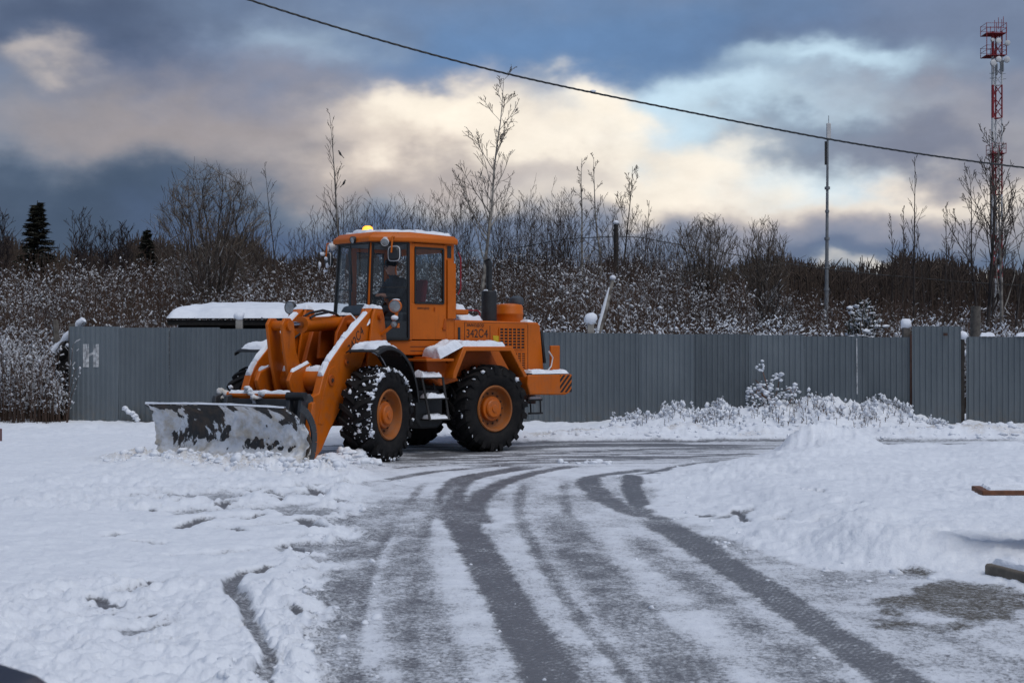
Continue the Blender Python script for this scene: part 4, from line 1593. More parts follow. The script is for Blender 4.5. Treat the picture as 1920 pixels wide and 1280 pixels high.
# ---- front half: frame and towers
b = MB()
b.prism([(0.05, 0.62), (0.05, 1.15), (0.55, 1.45), (0.75, 2.05), (1.25, 2.05), (1.55, 1.45), (2.25, 1.05), (2.30, 0.55), (1.0, 0.50)], 0.30, 0.38)
b.prism([(0.05, 0.62), (0.05, 1.15), (0.55, 1.45), (0.75, 2.05), (1.25, 2.05), (1.55, 1.45), (2.25, 1.05), (2.30, 0.55), (1.0, 0.50)], -0.38, -0.30)
b.box(0.55, 0.75, -0.30, 0.30, 0.7, 1.6)
b.box(1.9, 2.2, -0.30, 0.30, 0.6, 1.0)
b.box(0.1, 2.0, -0.30, 0.30, 0.58, 0.68)
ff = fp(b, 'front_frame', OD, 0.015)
for s in (1, -1):
    for y0, y1 in ((0.50, 0.545), (0.70, 0.745)):
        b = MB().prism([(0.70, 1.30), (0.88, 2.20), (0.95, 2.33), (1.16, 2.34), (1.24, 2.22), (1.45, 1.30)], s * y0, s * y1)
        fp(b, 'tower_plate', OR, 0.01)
    b = MB()
    b.cyl((1.06, s * 0.46, 2.20), (1.06, s * 0.79, 2.20), 0.055, n=14)
    b.box(0.75, 1.35, *sorted((s * 0.38, s * 0.70)), 1.25, 1.5)
    tp = fp(b, 'tower_pin', OD)
    q = MB()
    snow_patch(q, [(0.94, s * 0.49, 2.335), (1.17, s * 0.49, 2.34), (1.17, s * 0.75, 2.34), (0.94, s * 0.75, 2.335)], 0.05, 8, 8, 0.7)
    snow_patch(q, [(1.10, s * 0.545, 2.20), (1.34, s * 0.545, 2.07), (1.34, s * 0.70, 2.07), (1.10, s * 0.70, 2.20)], 0.10, 8, 6, 0.4)
    q.build('snow', SN, tp)
# centre bracket for the tilt cylinder
for s in (1, -1):
    b = MB().prism([(0.74, 1.55), (0.72, 2.12), (0.92, 2.24), (1.12, 2.20), (1.35, 1.95), (1.42, 1.55)], s * 0.12, s * 0.17)
    br = fp(b, 'tilt_bracket', OD, 0.01)
q = MB()
snow_patch(q, [(0.72, -0.17, 2.13), (0.92, -0.17, 2.245), (0.92, 0.17, 2.245), (0.72, 0.17, 2.13)], 0.05, 6, 8, 0.6)
q.build('snow', SN, br)
b = MB()
b.box(0.72, 1.0, -0.30, 0.30, 1.55, 1.62)
b.cyl((1.02, -0.30, 2.10), (1.02, 0.30, 2.10), 0.05)
fp(b, 'bracket_pin', OD)
# tilt cylinder and rod
b = MB()
b.cyl((1.0, 0, 2.11), (2.08, 0, 2.065), 0.112, n=20)
b.cyl((2.06, 0, 2.065), (2.13, 0, 2.063), 0.125, n=20)
tc_ = fp(b, 'tilt_cylinder', OR)
b = MB().cyl((2.13, 0, 2.063), (2.62, 0, 2.045), 0.052, n=14)
b.build('rod', MATS['chrome'], tc_)
b = MB()
b.tube([(2.02, 0.09, 2.17), (1.9, 0.12, 2.22), (1.5, 0.10, 2.27), (1.2, 0.05, 2.25), (0.9, 0.02, 2.15)], 0.02, 8)
b.tube([(2.02, -0.02, 2.19), (1.8, -0.05, 2.25), (1.4, -0.06, 2.30), (1.0, -0.06, 2.26)], 0.02, 8)
b.build('hose', BK, tc_)
# bellcrank: two plates joined by a round head
cr = [(2.56, 2.08), (2.66, 2.15), (2.80, 2.15), (2.88, 2.06), (2.80, 1.60), (2.66, 1.15), (2.60, 0.92), (2.44, 0.92), (2.32, 1.20), (2.36, 1.40), (2.52, 1.70)]
for s in (1, -1):
    b = MB().prism(cr, s * 0.10, s * 0.15)
    bc = fp(b, 'bellcrank', OR, 0.01)
b = MB()
b.cyl((2.72, -0.19, 2.04), (2.72, 0.19, 2.04), 0.075, n=18)
b.cyl((2.42, -0.22, 1.26), (2.42, 0.22, 1.26), 0.10, n=18)
b.build('pin', OR, bc)
b = MB().cyl((2.52, 0, 1.0), (3.15, 0, 0.55), 0.06, n=12)
fp(b, 'tilt_link', OD)
# lift arms
arm = [(0.98, 2.30), (1.12, 2.36), (1.24, 2.29), (2.00, 1.83), (2.45, 1.50), (2.62, 1.30), (2.74, 1.05), (3.10, 0.98), (3.16, 0.62), (3.12, 0.12), (2.92, 0.08),
       (2.68, 0.22), (2.44, 0.50), (2.02, 0.92), (1.52, 1.42), (1.08, 2.02), (0.96, 2.16)]
for s in (1, -1):
    b = MB().prism(arm, s * 0.565, s * 0.685)
    ar = fp(b, 'lift_arm', OR, 0.012)
    q = MB()
    snow_patch(q, [(1.28, s * 0.57, 2.268), (1.98, s * 0.57, 1.845), (1.98, s * 0.68, 1.845), (1.28, s * 0.68, 2.268)], 0.03, 20, 5, 0.8, (0.45, 0, 1))
    snow_patch(q, [(1.96, s * 0.57, 1.858), (2.44, s * 0.57, 1.508), (2.44, s * 0.68, 1.508), (1.96, s * 0.68, 1.858)], 0.032, 16, 5, 0.7, (0.5, 0, 1))
    snow_patch(q, [(2.44, s * 0.57, 1.51), (2.62, s * 0.57, 1.30), (2.62, s * 0.68, 1.30), (2.44, s * 0.68, 1.51)], 0.045, 10, 5, 0.6, (0.7, 0, 0.7))
    q.build('snow', SN, ar)
    b = MB()
    b.cyl((1.35, s * 0.46, 0.95), (1.75, s * 0.46, 1.18), 0.075, n=14)
    lc = fp(b, 'lift_cylinder', OD)
    b = MB().cyl((1.75, s * 0.46, 1.18), (2.20, s * 0.46, 1.42), 0.04, n=12)
    b.build('rod', MATS['chrome'], lc)
# pins, stiffeners and hoses on the arms
for s in (1, -1):
    for (x, z, r_) in ((1.08, 2.20, 0.07), (2.42, 1.24, 0.085), (3.02, 0.42, 0.07), (1.98, 1.50, 0.05)):
        b = MB().cyl((x, s * 0.685, z), (x, s * 0.715, z), r_, n=18)
        pn_ = fp(b, 'arm_pin', OD, 0.006)
        b = MB()
        b.cyl((x, s * 0.715, z), (x, s * 0.727, z), r_ * 0.35, n=8)
        b.build('bolt', MATS['rust'], pn_)
    b = MB().prism([(2.30, 1.46), (2.46, 1.40), (2.66, 1.02), (2.78, 0.62), (2.66, 0.60), (2.40, 0.95), (2.20, 1.20)], s * 0.6855, s * 0.694)
    fp(b, 'arm_stiffener', OR, 0.003)
    b = MB()
    b.tube([(1.2, s * 0.54, 1.98), (1.5, s * 0.53, 1.86), (1.95, s * 0.53, 1.55), (2.2, s * 0.50, 1.38), (2.45, s * 0.36, 1.44)], 0.017, 7)
    fp(b, 'arm_hose', BK)
# cross tube with lugs
b = MB()
b.cyl((2.40, -0.57, 1.24), (2.40, 0.57, 1.24), 0.165, n=24)
ct = fp(b, 'cross_tube', OR)
for s in (1, -1):
    b = MB().prism([(2.18, 1.36), (2.36, 1.50), (2.52, 1.46), (2.86, 1.36), (2.94, 1.24), (2.88, 1.08), (2.66, 1.02), (2.30, 1.03)], s * 0.24, s * 0.30)
    lg = b.build('lug', OR, ct, 0.012)
q = MB()
snow_patch(q, [(2.29, -0.54, 1.375), (2.50, -0.54, 1.375), (2.50, 0.54, 1.375), (2.29, 0.54, 1.375)], 0.075, 7, 26, 0.6)
snow_patch(q, [(2.38, 0.24, 1.505), (2.84, 0.24, 1.372), (2.84, 0.30, 1.372), (2.38, 0.30, 1.505)], 0.03, 14, 4, 0.5)
q.build('snow', SN, ct)
b = MB().cyl((AXLE, -0.95, 0.71), (AXLE, 0.95, 0.71), 0.14, n=14)
b.sphere((AXLE, 0, 0.71), 0.30, 14, 10)
fp(b, 'front_axle', ST)
# front fenders
for s in (1, -1):
    b = MB()
    rows, sn_rows = [], []
    for k in range(17):
        t = R(66 + (172 - 66) * k / 16)
        rr = 0.98 + 0.05 * math.sin(t)
        c, d = math.cos(t), math.sin(t)
        pr = []
        for yy, dr in ((0.72, -0.02), (0.76, 0.0), (1.20, 0.0), (1.26, -0.025), (1.27, -0.075)):
            pr.append((AXLE + (rr + dr) * c, s * yy, 0.73 + (rr + dr) * d))
        rows.append(pr)
    b.grid(rows)
    fd = fp(b, 'front_fender', BK, smooth=50)
    sm = fd.modifiers.new('thick', 'SOLIDIFY')
    sm.thickness = 0.018
    q = MB()
    p = lambda dg, yy: (AXLE + 1.01 * math.cos(R(dg)), s * yy, 0.73 + (0.975 + 0.05 * math.sin(R(dg))) * math.sin(R(dg)))
    snow_patch(q, [p(69, 0.76), p(94, 0.76), p(94, 1.22), p(69, 1.22)], 0.075, 12, 8, 0.7)
    snow_patch(q, [p(90, 0.76), p(122, 0.76), p(122, 1.22), p(90, 1.22)], 0.055, 12, 8, 0.8)
    snow_patch(q, [p(120, 0.80), p(140, 0.80), p(140, 1.18), p(120, 1.18)], 0.03, 10, 8, 0.9, (-0.5, 0, 0.8))
    q.build('snow', SN, fd)
# headlamps on stalks
for s in (1, -1):
    b = MB()
    b.tube([(0.98, s * 0.745, 1.92), (0.95, s * 0.90, 2.05), (0.92, s * 0.97, 2.20), (0.90, s * 0.97, 2.27)], 0.028, 8)
    b.box(0.86, 0.94, *sorted((s * 0.93, s * 1.00)), 2.03, 2.10)
    sk = fp(b, 'lamp_stalk', OR)
    q = MB()
    q.sphere((0.93, s * 0.95, 2.185), 0.06, 10, 8, (1, 1, 0.7))
    q.build('snow', SN, sk)
    lamp('headlamp', (0.94, s * 0.96, 2.365), (1, 0.10 * s, -0.02), 0.105, 0.13, BK if s < 0 else OR, True, True)
    lamp('indicator_lamp', (0.97, s * 0.96, 2.085), (1, 0.15 * s, -0.1), 0.055, 0.08, BK, False, True)
# carrier frame and blade
b = MB()
b.prism([(3.02, 0.18), (3.02, 1.0), (3.10, 1.06), (3.32, 1.02), (3.40, 0.62), (3.36, 0.18)], 0.50, 0.56)
b.prism([(3.02, 0.18), (3.02, 1.0), (3.10, 1.06), (3.32, 1.02), (3.40, 0.62), (3.36, 0.18)], 0.70, 0.76)
b.prism([(3.02, 0.18), (3.02, 1.0), (3.10, 1.06), (3.32, 1.02), (3.40, 0.62), (3.36, 0.18)], -0.56, -0.50)
b.prism([(3.02, 0.18), (3.02, 1.0), (3.10, 1.06), (3.32, 1.02), (3.40, 0.62), (3.36, 0.18)], -0.76, -0.70)
b.box(3.14, 3.20, -0.86, 0.74, 0.25, 0.985)
ca = fp(b, 'carrier_frame', GR, 0.008)
b = MB().cyl((3.16, -0.60, 1.035), (3.16, 0.48, 1.035), 0.045, n=12)
b.build('angle_cylinder', OR, ca)
q = MB()
snow_patch(q, [(3.12, -0.58, 1.07), (3.20, -0.58, 1.07), (3.20, 0.46, 1.07), (3.12, 0.46, 1.07)], 0.03, 5, 30, 0.9)
rng = np.random.default_rng(9)
q.build('snow', SN, ca)
V, F = blobs([(3.20 + rng.normal() * 0.04, -0.14 + rng.normal() * 0.06, 1.02 + rng.normal() * 0.05) for k in range(9)] + [(3.13, -0.66, 1.05), (3.15, -0.74, 1.08), (3.13, -0.70, 0.99)], [0.05] * 9 + [0.06] * 3, rng, 2, 0.3)
tag(np_mesh('snow_lumps', V, F, [MATS['snow_dirty']], parent=ca), kind='stuff')
b = MB()
b.cyl((3.30, 0.50, 1.03), (3.30, 0.80, 1.03), 0.06, n=14)
b.cyl((3.08, -0.80, 1.02), (3.08, -0.62, 1.02), 0.07, n=14)
b.build('pin', BK, ca)
b = MB().prism([(3.12, 0.95), (3.20, 0.93), (3.30, 0.55), (3.24, 0.10), (3.12, 0.12), (3.17, 0.55)], 0.78, 0.86)
fp(b, 'side_brace', OR, 0.01)
# the blade itself: curved mouldboard, ribs, cutting edge
A, Bp = Vector((3.86, 1.17, 0)), Vector((3.42, -1.66, 0))
bl_dir = (Bp - A).normalized()
fwd = Vector((-bl_dir.y, bl_dir.x, 0))
if fwd.x < 0:
    fwd = -fwd
prof = [(0.02, 0.06), (-0.05, 0.16), (-0.10, 0.28), (-0.125, 0.42), (-0.12, 0.55), (-0.09, 0.66), (-0.03, 0.76), (0.05, 0.84), (0.14, 0.895)]
LB = (Bp - A).length
rows = []
for k in range(25):
    u = k / 24
    row = []
    for i, (dx, z) in enumerate(prof):
        cut = 0.28 * max(0.0, (z - 0.35) / 0.55) ** 1.5         # near end slants back at the top
        uu = (cut + u * (LB - cut + 0.10 * (z / 0.9))) / LB
        row.append(A + (Bp - A) * uu + fwd * dx + Vector((0, 0, z + 0.02 * math.sin(u * 3))))
    rows.append(row)
b = MB().grid(rows)
bl = fp(b, 'snow_blade', MATS['blade_steel'], smooth=50)
sm = bl.modifiers.new('thick', 'SOLIDIFY')
sm.thickness = 0.025
sm.offset = 1 if True else -1
pz = np.array([z for dx, z in prof])
px_ = np.array([dx for dx, z in prof])
zz = np.linspace(0.05, 0.885, 34)
uu_ = np.linspace(0.0, 1.0, 150)
ZZ, UU = np.meshgrid(zz, uu_)
nA = fbm(UU * 7.5 + ZZ * 1.2, ZZ * 2.6 - UU * 1.0, 4, 311)
nB = fbm(UU * 34 + ZZ * 9, ZZ * 13, 4, 313)
dark = np.exp(-((UU - 0.68) / 0.13) ** 2 - ((ZZ - 0.52) / 0.17) ** 2) * 0.30 + np.exp(-((UU - 0.20) / 0.05) ** 2 - ((ZZ - 0.38) / 0.12) ** 2) * 0.22
fld = nA * 0.75 + (nB - 0.5) * 0.34 + 0.155 - dark - 0.22 * sstep(0.66, 0.88, ZZ) + 0.22 * sstep(0.30, 0.12, ZZ)
thk = np.where(fld > 0.37, 0.010 + np.clip(fld - 0.37, 0, 0.35) * (0.12 + 0.25 * nB), -0.02)
thk += sstep(0.30, 0.08, ZZ) * 0.09 * (fld > 0.37)
CK = []
for i in range(len(uu_)):
    row = []
    for j in range(len(zz)):
        z = zz[j]
        dx = float(np.interp(z, pz, px_))
        cut = 0.28 * max(0.0, (z - 0.35) / 0.55) ** 1.5
        w = (cut + uu_[i] * (LB - cut + 0.10 * (z / 0.9))) / LB
        row.append(A + (Bp - A) * w + fwd * (dx + 0.012 + float(thk[i, j])) + Vector((0, 0, z + 0.02 * math.sin(uu_[i] * 3))))
    CK.append(row)
b = MB().grid(CK)
b.build('caked_snow', MATS['snow_dirty'], bl, smooth=60)
b = MB()
for u in (0.02, 0.25, 0.5, 0.75, 0.98):
    c = A + (Bp - A) * u - fwd * 0.06
    for (dx, z), (dx2, z2) in zip(prof[:-1], prof[1:]):
        b.bar(c + fwd * (dx - 0.03) + Vector((0, 0, z)), c + fwd * (dx2 - 0.03) + Vector((0, 0, z2)), 0.03, 0.10, fwd)
b.bar(A + (Bp - A) * 0.05 - fwd * 0.17 + Vector((0, 0, 0.5)), A + (Bp - A) * 0.95 - fwd * 0.17 + Vector((0, 0, 0.5)), 0.10, 0.14)
b.bar(A + (Bp - A) * 0.45 - fwd * 0.10 + Vector((0, 0, 0.5)), A + (Bp - A) * 0.45 - fwd * 0.50 + Vector((0, 0, 0.5)), 0.6, 0.25)
b.build('blade_ribs', GR, bl)
b = MB()
b.bar(A + (Bp - A) * 0.01 + fwd * 0.03 + Vector((0, 0, 0.07)), A + (Bp - A) * 0.99 + fwd * 0.03 + Vector((0, 0, 0.07)), 0.03, 0.14)
b.build('cutting_edge', ST, bl)
q = MB()
e = [rows[k][-1] for k in range(25)]
G = []
for k in range(25):
    h = 0.012 + 0.018 * float(fbm(np.array([k * 0.7]), np.array([0.3]), 3, 3)[0])
    G.append([e[k] - fwd * 0.03, e[k] - fwd * 0.02 + Vector((0, 0, h)), e[k] + fwd * 0.005 + Vector((0, 0, h)), e[k] + fwd * 0.012 - Vector((0, 0, 0.004))])
q.grid(G)
q.build('snow', SN, bl)
# hydraulic hoses between the halves
b = MB()
for i, (yy, zz) in enumerate(((0.12, 1.35), (-0.10, 1.42), (0.25, 1.2))):
    b.tube([(-0.3, yy, zz), (0.0, yy * 1.4, zz + 0.1), (0.4, yy, zz + 0.05)], 0.022, 8)
rp(b, 'hoses', BK)


# ---- lettering
def text_obj(name, body, size, X, Z, org, parent, mat, rz=None, ext=0.0015, sx=1.0):
    cu = bpy.data.curves.new(name, 'FONT')
    cu.body = body
    cu.size = size
    cu.extrude = ext
    cu.align_x = 'LEFT'
    tmp = bpy.data.objects.new(name, cu)
    COL.objects.link(tmp)
    dg = bpy.context.evaluated_depsgraph_get()
    me = bpy.data.meshes.new_from_object(tmp.evaluated_get(dg))
    bpy.data.objects.remove(tmp)
    bpy.data.curves.remove(cu)
    X, Z = Vector(X).normalized(), Vector(Z).normalized()
    Yv = Z.cross(X)
    M = Matrix(((X.x * sx, Yv.x, Z.x, org[0]), (X.y * sx, Yv.y, Z.y, org[1]), (X.z * sx, Yv.z, Z.z, org[2]), (0, 0, 0, 1)))
    me.transform(M)
    me.materials.clear()
    me.materials.append(mat)
    o = bpy.data.objects.new(name, me)
    link(o, parent)
    if rz is not None:
        o.rotation_euler = (0, 0, rz)
    return o


INK = MATS['ink']
text_obj('lettering', '342С4', 0.195, (-1, 0, 0), (0, 1, 0), (-1.42, 0.7625, 1.895), LO, INK, sx=0.92)
text_obj('lettering', 'амкодор', 0.092, (-1, 0, 0), (0, 1, 0), (-1.43, 0.7625, 2.075), LO, INK, sx=1.0)
text_obj('lettering', 'амкодор', 0.06, (-1, 0, 0), (0, 1, 0), (-0.33, 0.8165, 2.345), LO, INK)
text_obj('lettering', '342С4', 0.20, (-0.80, 0, 0.60), (0, 1, 0), (1.86, 0.6865, 1.62), LO, INK, rz=FR)

# ---------------------------------------------------------------- driver
def make_driver():
    J_ = {}
    verts, edges, rad = [], [], []

    def v(n, co, r):
        J_[n] = len(verts)
        verts.append(co)
        rad.append(r)

    def e(a, b):
        edges.append((J_[a], J_[b]))
    v('pelvis', (-0.66, 0, 2.34), 0.15)
    v('waist', (-0.66, 0, 2.50), 0.14)
    v('chest', (-0.62, 0, 2.72), 0.165)
    v('collar', (-0.57, 0, 2.86), 0.09)
    v('neck', (-0.53, 0, 2.93), 0.055)
    v('jaw', (-0.49, 0, 2.99), 0.075)
    v('face', (-0.485, 0, 3.06), 0.095)
    v('crown', (-0.50, 0, 3.15), 0.075)
    for a, b in (('pelvis', 'waist'), ('waist', 'chest'), ('chest', 'collar'), ('collar', 'neck'), ('neck', 'jaw'), ('jaw', 'face'), ('face', 'crown')):
        e(a, b)
    for s, k in ((1, 'l'), (-1, 'r')):
        v('sh' + k, (-0.60, s * 0.20, 2.80), 0.085)
        v('el' + k, (-0.46, s * 0.27, 2.56), 0.06)
        v('wr' + k, (-0.25, s * 0.19, 2.57), 0.042)
        v('pa' + k, (-0.18, s * 0.165, 2.58), 0.036)
        e('chest', 'sh' + k)
        e('sh' + k, 'el' + k)
        e('el' + k, 'wr' + k)
        e('wr' + k, 'pa' + k)
        for q in range(4):
            f = 'f%d%s' % (q, k)
            v(f + 'a', (-0.125 + 0.004 * q, s * (0.185 - 0.02 * q), 2.585 + 0.004 * q), 0.010)
            v(f + 'b', (-0.105 + 0.006 * q, s * (0.183 - 0.02 * q), 2.555), 0.008)
            e('pa' + k, f + 'a')
            e(f + 'a', f + 'b')
        v('th' + k, (-0.16, s * 0.12, 2.60), 0.011)
        e('pa' + k, 'th' + k)
        v('hip' + k, (-0.62, s * 0.11, 2.32), 0.105)
        v('kn' + k, (-0.20, s * 0.14, 2.36), 0.075)
        v('an' + k, (-0.10, s * 0.14, 1.98), 0.05)
        v('to' + k, (0.02, s * 0.15, 1.90), 0.04)
        e('pelvis', 'hip' + k)
        e('hip' + k, 'kn' + k)
        e('kn' + k, 'an' + k)
        e('an' + k, 'to' + k)
    me = bpy.data.meshes.new('person')
    me.from_pydata(verts, edges, [])
    o = bpy.data.objects.new('person', me)
    COL.objects.link(o)
    o.modifiers.new('skin', 'SKIN')
    for i, sv in enumerate(me.skin_vertices[0].data):
        sv.radius = (rad[i], rad[i])
        sv.use_root = (i == 0)
    ss = o.modifiers.new('sub', 'SUBSURF')
    ss.levels = ss.render_levels = 2
    dg = bpy.context.evaluated_depsgraph_get()
    m2 = bpy.data.meshes.new_from_object(o.evaluated_get(dg))
    bpy.data.objects.remove(o)
    m2.name = 'person'
    m2.materials.clear()
    for k in ('jacket', 'skin'):
        m2.materials.append(MATS[k])
    for p in m2.polygons:
        c = p.center
        p.use_smooth = True
        p.material_index = 1 if (c.z > 2.93 or (c.x > -0.24 and c.z > 2.5)) else 0
    o = bpy.data.objects.new('person', m2)
    o.location = J + Vector((-math.cos(R(YAW_R)), -math.sin(R(YAW_R)), 0)) * 0.08
    o.rotation_euler = (0, 0, RZ)
    COL.objects.link(o)
    tag(o, 'driver in a dark jacket and cap seated inside the loader cab', 'person')
    b = MB()
    b.sphere((-0.50, 0, 3.125), 0.108, 16, 10, (1.02, 0.92, 0.85))
    b.prism([(-0.42, 3.10), (-0.33, 3.085), (-0.33, 3.095), (-0.42, 3.115)], -0.06, 0.06)
    b.build('cap', MATS['cap_cloth'], o)
    b = MB()
    b.prism([(-0.40, 3.06), (-0.365, 3.025), (-0.40, 3.015)], -0.015, 0.015)
    b.build('nose', MATS['skin'], o)
    b = MB()
    for s in (1, -1):
        b.sphere((-0.40, s * 0.035, 3.065), 0.012, 8, 6)
    b.build('eyes', MATS['ink'], o)


make_driver()

# ---------------------------------------------------------------- metal fence
def seg_arrays(segs, n=3):
    S = np.asarray(segs, float).reshape(-1, 8)
    p0, p1, r0, r1 = S[:, 0:3], S[:, 3:6], S[:, 6], S[:, 7]
    d = p1 - p0
    d /= np.linalg.norm(d, axis=1, keepdims=True) + 1e-9
    ref = np.where(np.abs(d[:, 2:3]) > 0.9, np.array([[1.0, 0, 0]]), np.array([[0, 0, 1.0]]))
    a = np.cross(d, ref)
    a /= np.linalg.norm(a, axis=1, keepdims=True) + 1e-9
    b = np.cross(a, d)
    V = np.zeros((len(S), 2 * n, 3))
    for k in range(n):
        t = 2 * PI * k / n + PI / 2
        u = a * math.cos(t) + b * math.sin(t)
        V[:, k] = p0 + u * r0[:, None]
        V[:, n + k] = p1 + u * r1[:, None]
    F = np.array([[k, (k + 1) % n, n + (k + 1) % n, n + k] for k in range(n)])
    F = (F[None] + (np.arange(len(S)) * 2 * n)[:, None, None]).reshape(-1, 4)
    return V.reshape(-1, 3), F


FA, FB = Vector((-9.86, 31.7, 0)), Vector((11.6, 29.18, 0))
FD = (FB - FA).normalized()
FN = Vector((FD.y, -FD.x, 0))               # towards the camera


def fence_pt(s, off=0.0, z=0.0):
    return FA + FD * s + FN * off + Vector((0, 0, z))


def rib(t, pitch=0.115, depth=0.016):
    q = (t / pitch) % 1.0
    if q < 0.30:
        return 0.0
    if q < 0.42:
        return depth * (q - 0.30) / 0.12
    if q < 0.78:
        return depth
    if q < 0.90:
        return depth * (0.90 - q) / 0.12
    return 0.0


RIB_STOPS = (0.0, 0.30, 0.42, 0.78, 0.90)


def sheet(parent, s0, s1, ztop, zbot=-0.05, off=0.0, tilt=0.0, lean=0.0):
    b = MB()
    ts = []
    k = 0
    while k * 0.115 < s1 - s0:
        for q in RIB_STOPS:
            t = (k + q) * 0.115
            if t < s1 - s0:
                ts.append(t)
        k += 1
    ts.append(s1 - s0)
    rows = []
    ph = rngF.uniform(0, 100)
    for z in (zbot, 0.35, 0.7, 1.05, 1.4, 1.75, ztop):
        wv = fbm(np.array(ts) * 1.6 + ph, np.full(len(ts), z * 1.3 + ph), 3, 9) - 0.5
        rows.append([fence_pt(s0 + t, off + rib(t + 1e-6) + lean * z + 0.05 * w_, z + (tilt * t if z == ztop else 0)) for t, w_ in zip(ts, wv)])
    b.grid(rows)
    o = b.build('sheet', MATS['fence_sheet'], parent, smooth=20, recalc=False)
    return o


def s_at(px):
    """distance along the fence line for a photo column"""
    k = (px - 960) / FPX
    # FA.x + s FD.x = k (FA.y + s FD.y)
    return (k * FA.y - FA.x) / (FD.x - k * FD.y)


def top_at(s):
    L_ = (FB - FA).length
    return 2.20 - 0.26 * min(1.0, s / s_at(1705))


rngF = random.Random(12)
fen = empty('metal_fence', FA)
tag(fen, 'long grey corrugated metal fence behind the loader', 'fence')


def fence_children(par):
    par.location = (0, 0, 0)


fen.location = (0, 0, 0)
sE = s_at(1706)
s, i = 0.0, 0
W_ = 1.15
while s < sE - 0.05:
    e = min(s + W_, sE)
    if sE - e < 0.3:
        e = sE
    sheet(fen, s, e, top_at(s) + rngF.uniform(-0.012, 0.012), off=0.010 * (i % 2), tilt=rngF.uniform(-0.006, 0.004), lean=rngF.uniform(-0.004, 0.004))
    s = e
    i += 1
b = MB()
for z in (0.45, 1.55):
    b.bar(fence_pt(0, -0.05, z), fence_pt(sE, -0.05, z), 0.04, 0.05)
b.build('rail', MATS['wood_dark'], fen)
for px in (131, 446, 1107, 1400, 1700):
    q = s_at(px)
    b = MB().bar(fence_pt(q, -0.10, -0.1), fence_pt(q, -0.10, top_at(q) + (0.06 if px in (131, 1400) else 0.20)), 0.14 if px != 131 else 0.06, 0.14)
    po = b.build('post', MATS['concrete'] if px in (446, 1107) else MATS['wood_grey'], fen, 0.01)
    if px not in (131, 1400):
        z = top_at(q) + 0.20
        c = fence_pt(q, -0.10, z)
        m = MB()
        h = 0.26 if px == 1107 else 0.20
        rgc = np.random.default_rng(px)
        V, F = blobs([(c.x, c.y, c.z + h * 0.42)], [0.13], rgc, 2, 0.16, (0.98, 0.98, h / 0.24), 0.08)
        np_mesh('snow', V, F, [SN], parent=po)
# pale joint where one sheet has slipped
b = MB().bar(fence_pt(s_at(1607), 0.036, 0.75), fence_pt(s_at(1606), 0.036, top_at(s_at(1607)) - 0.03), 0.02, 0.006, FN)
b.build('joint_strip', MATS['white_ink'], fen)
# painted letter Н, following the ribs
b = MB()


def painted(px0, px1, py0, py1, slant=0.0):
    a0, a1 = s_at(px0), s_at(px1)
    d = (fence_pt(a0)).y
    z1, z0 = CAM_H + (HOR - py0) * d / FPX, CAM_H + (HOR - py1) * d / FPX
    ts = np.linspace(a0, a1, 10)
    rows = []
    for z in (z0, z1):
        rows.append([fence_pt(t, rib(t + 1e-6) + 0.012, z + slant * (t - a0)) for t in ts])
    b.grid(rows)


painted(156.5, 167, 645, 688)
painted(175.5, 185.5, 645, 688)
painted(167.2, 175.3, 663.5, 668.5, 0.5)
b.build('painted_letter', MATS['white_ink'], fen, smooth=20)
q = MB()
L0 = s_at(1020)
k = L0
while k < s_at(1690):
    ln = rngF.uniform(0.25, 1.1)
    if rngF.random() < 0.12:
        z = top_at(k) + 0.005
        snow_patch(q, [fence_pt(k, -0.09, z), fence_pt(k + ln, -0.09, z), fence_pt(k + ln, 0.03, z), fence_pt(k, 0.03, z)], rngF.uniform(0.012, 0.03), 10, 4, 0.9)
    k += ln + 0.05
q.build('snow', SN, fen)

# the taller odd panel and the run to its right
odd = tag(empty('fence_panel', (0, 0, 0)), 'taller grey corrugated panel standing proud of the fence line', 'fence panel')
sheet(odd, s_at(1709), s_at(1800), 2.17, off=0.10, lean=-0.01)
b = MB().bar(fence_pt(s_at(1708), 0.05, -0.05), fence_pt(s_at(1708), 0.05, 2.0), 0.035, 0.05)
b.build('edge_post', MATS['rust'], odd)
b = MB()
b.grid([[fence_pt(s_at(1709 + 91 * t), 0.14 + rib((s_at(1709 + 91 * t) - s_at(1709))), 2.17 + h) for t in np.linspace(0.63, 0.72, 6)] for h in (-0.20, -0.14)])
b.build('rust_patch', MATS['rust'], odd)
fr2 = tag(empty('metal_fence', (0, 0, 0)), 'short grey corrugated metal fence run at the right edge', 'fence')
s = s_at(1812)
for i in range(3):
    sheet(fr2, s, s + W_, 1.96 + rngF.uniform(-0.01, 0.01), off=-0.02 - 0.003 * i)
    s += W_
b = MB().bar(fence_pt(s_at(1805), -0.02, -0.05), fence_pt(s_at(1805), -0.02, 1.92), 0.07, 0.07)
po = b.build('post', MATS['wood_dark'], fr2)
m = MB()
m.sphere(fence_pt(s_at(1805), -0.02, 1.98), 0.10, 12, 8, (1.1, 1, 0.9))
m.build('snow', SN, po)
q = MB()
for px0, px1 in ((1838, 1866), (1905, 1945)):
    a, c = s_at(px0), s_at(px1)
    snow_patch(q, [fence_pt(a, -0.08, 1.97), fence_pt(c, -0.08, 1.97), fence_pt(c, 0.02, 1.97), fence_pt(a, 0.02, 1.97)], 0.06, 10, 4, 0.6)
q.build('snow', SN, fr2)

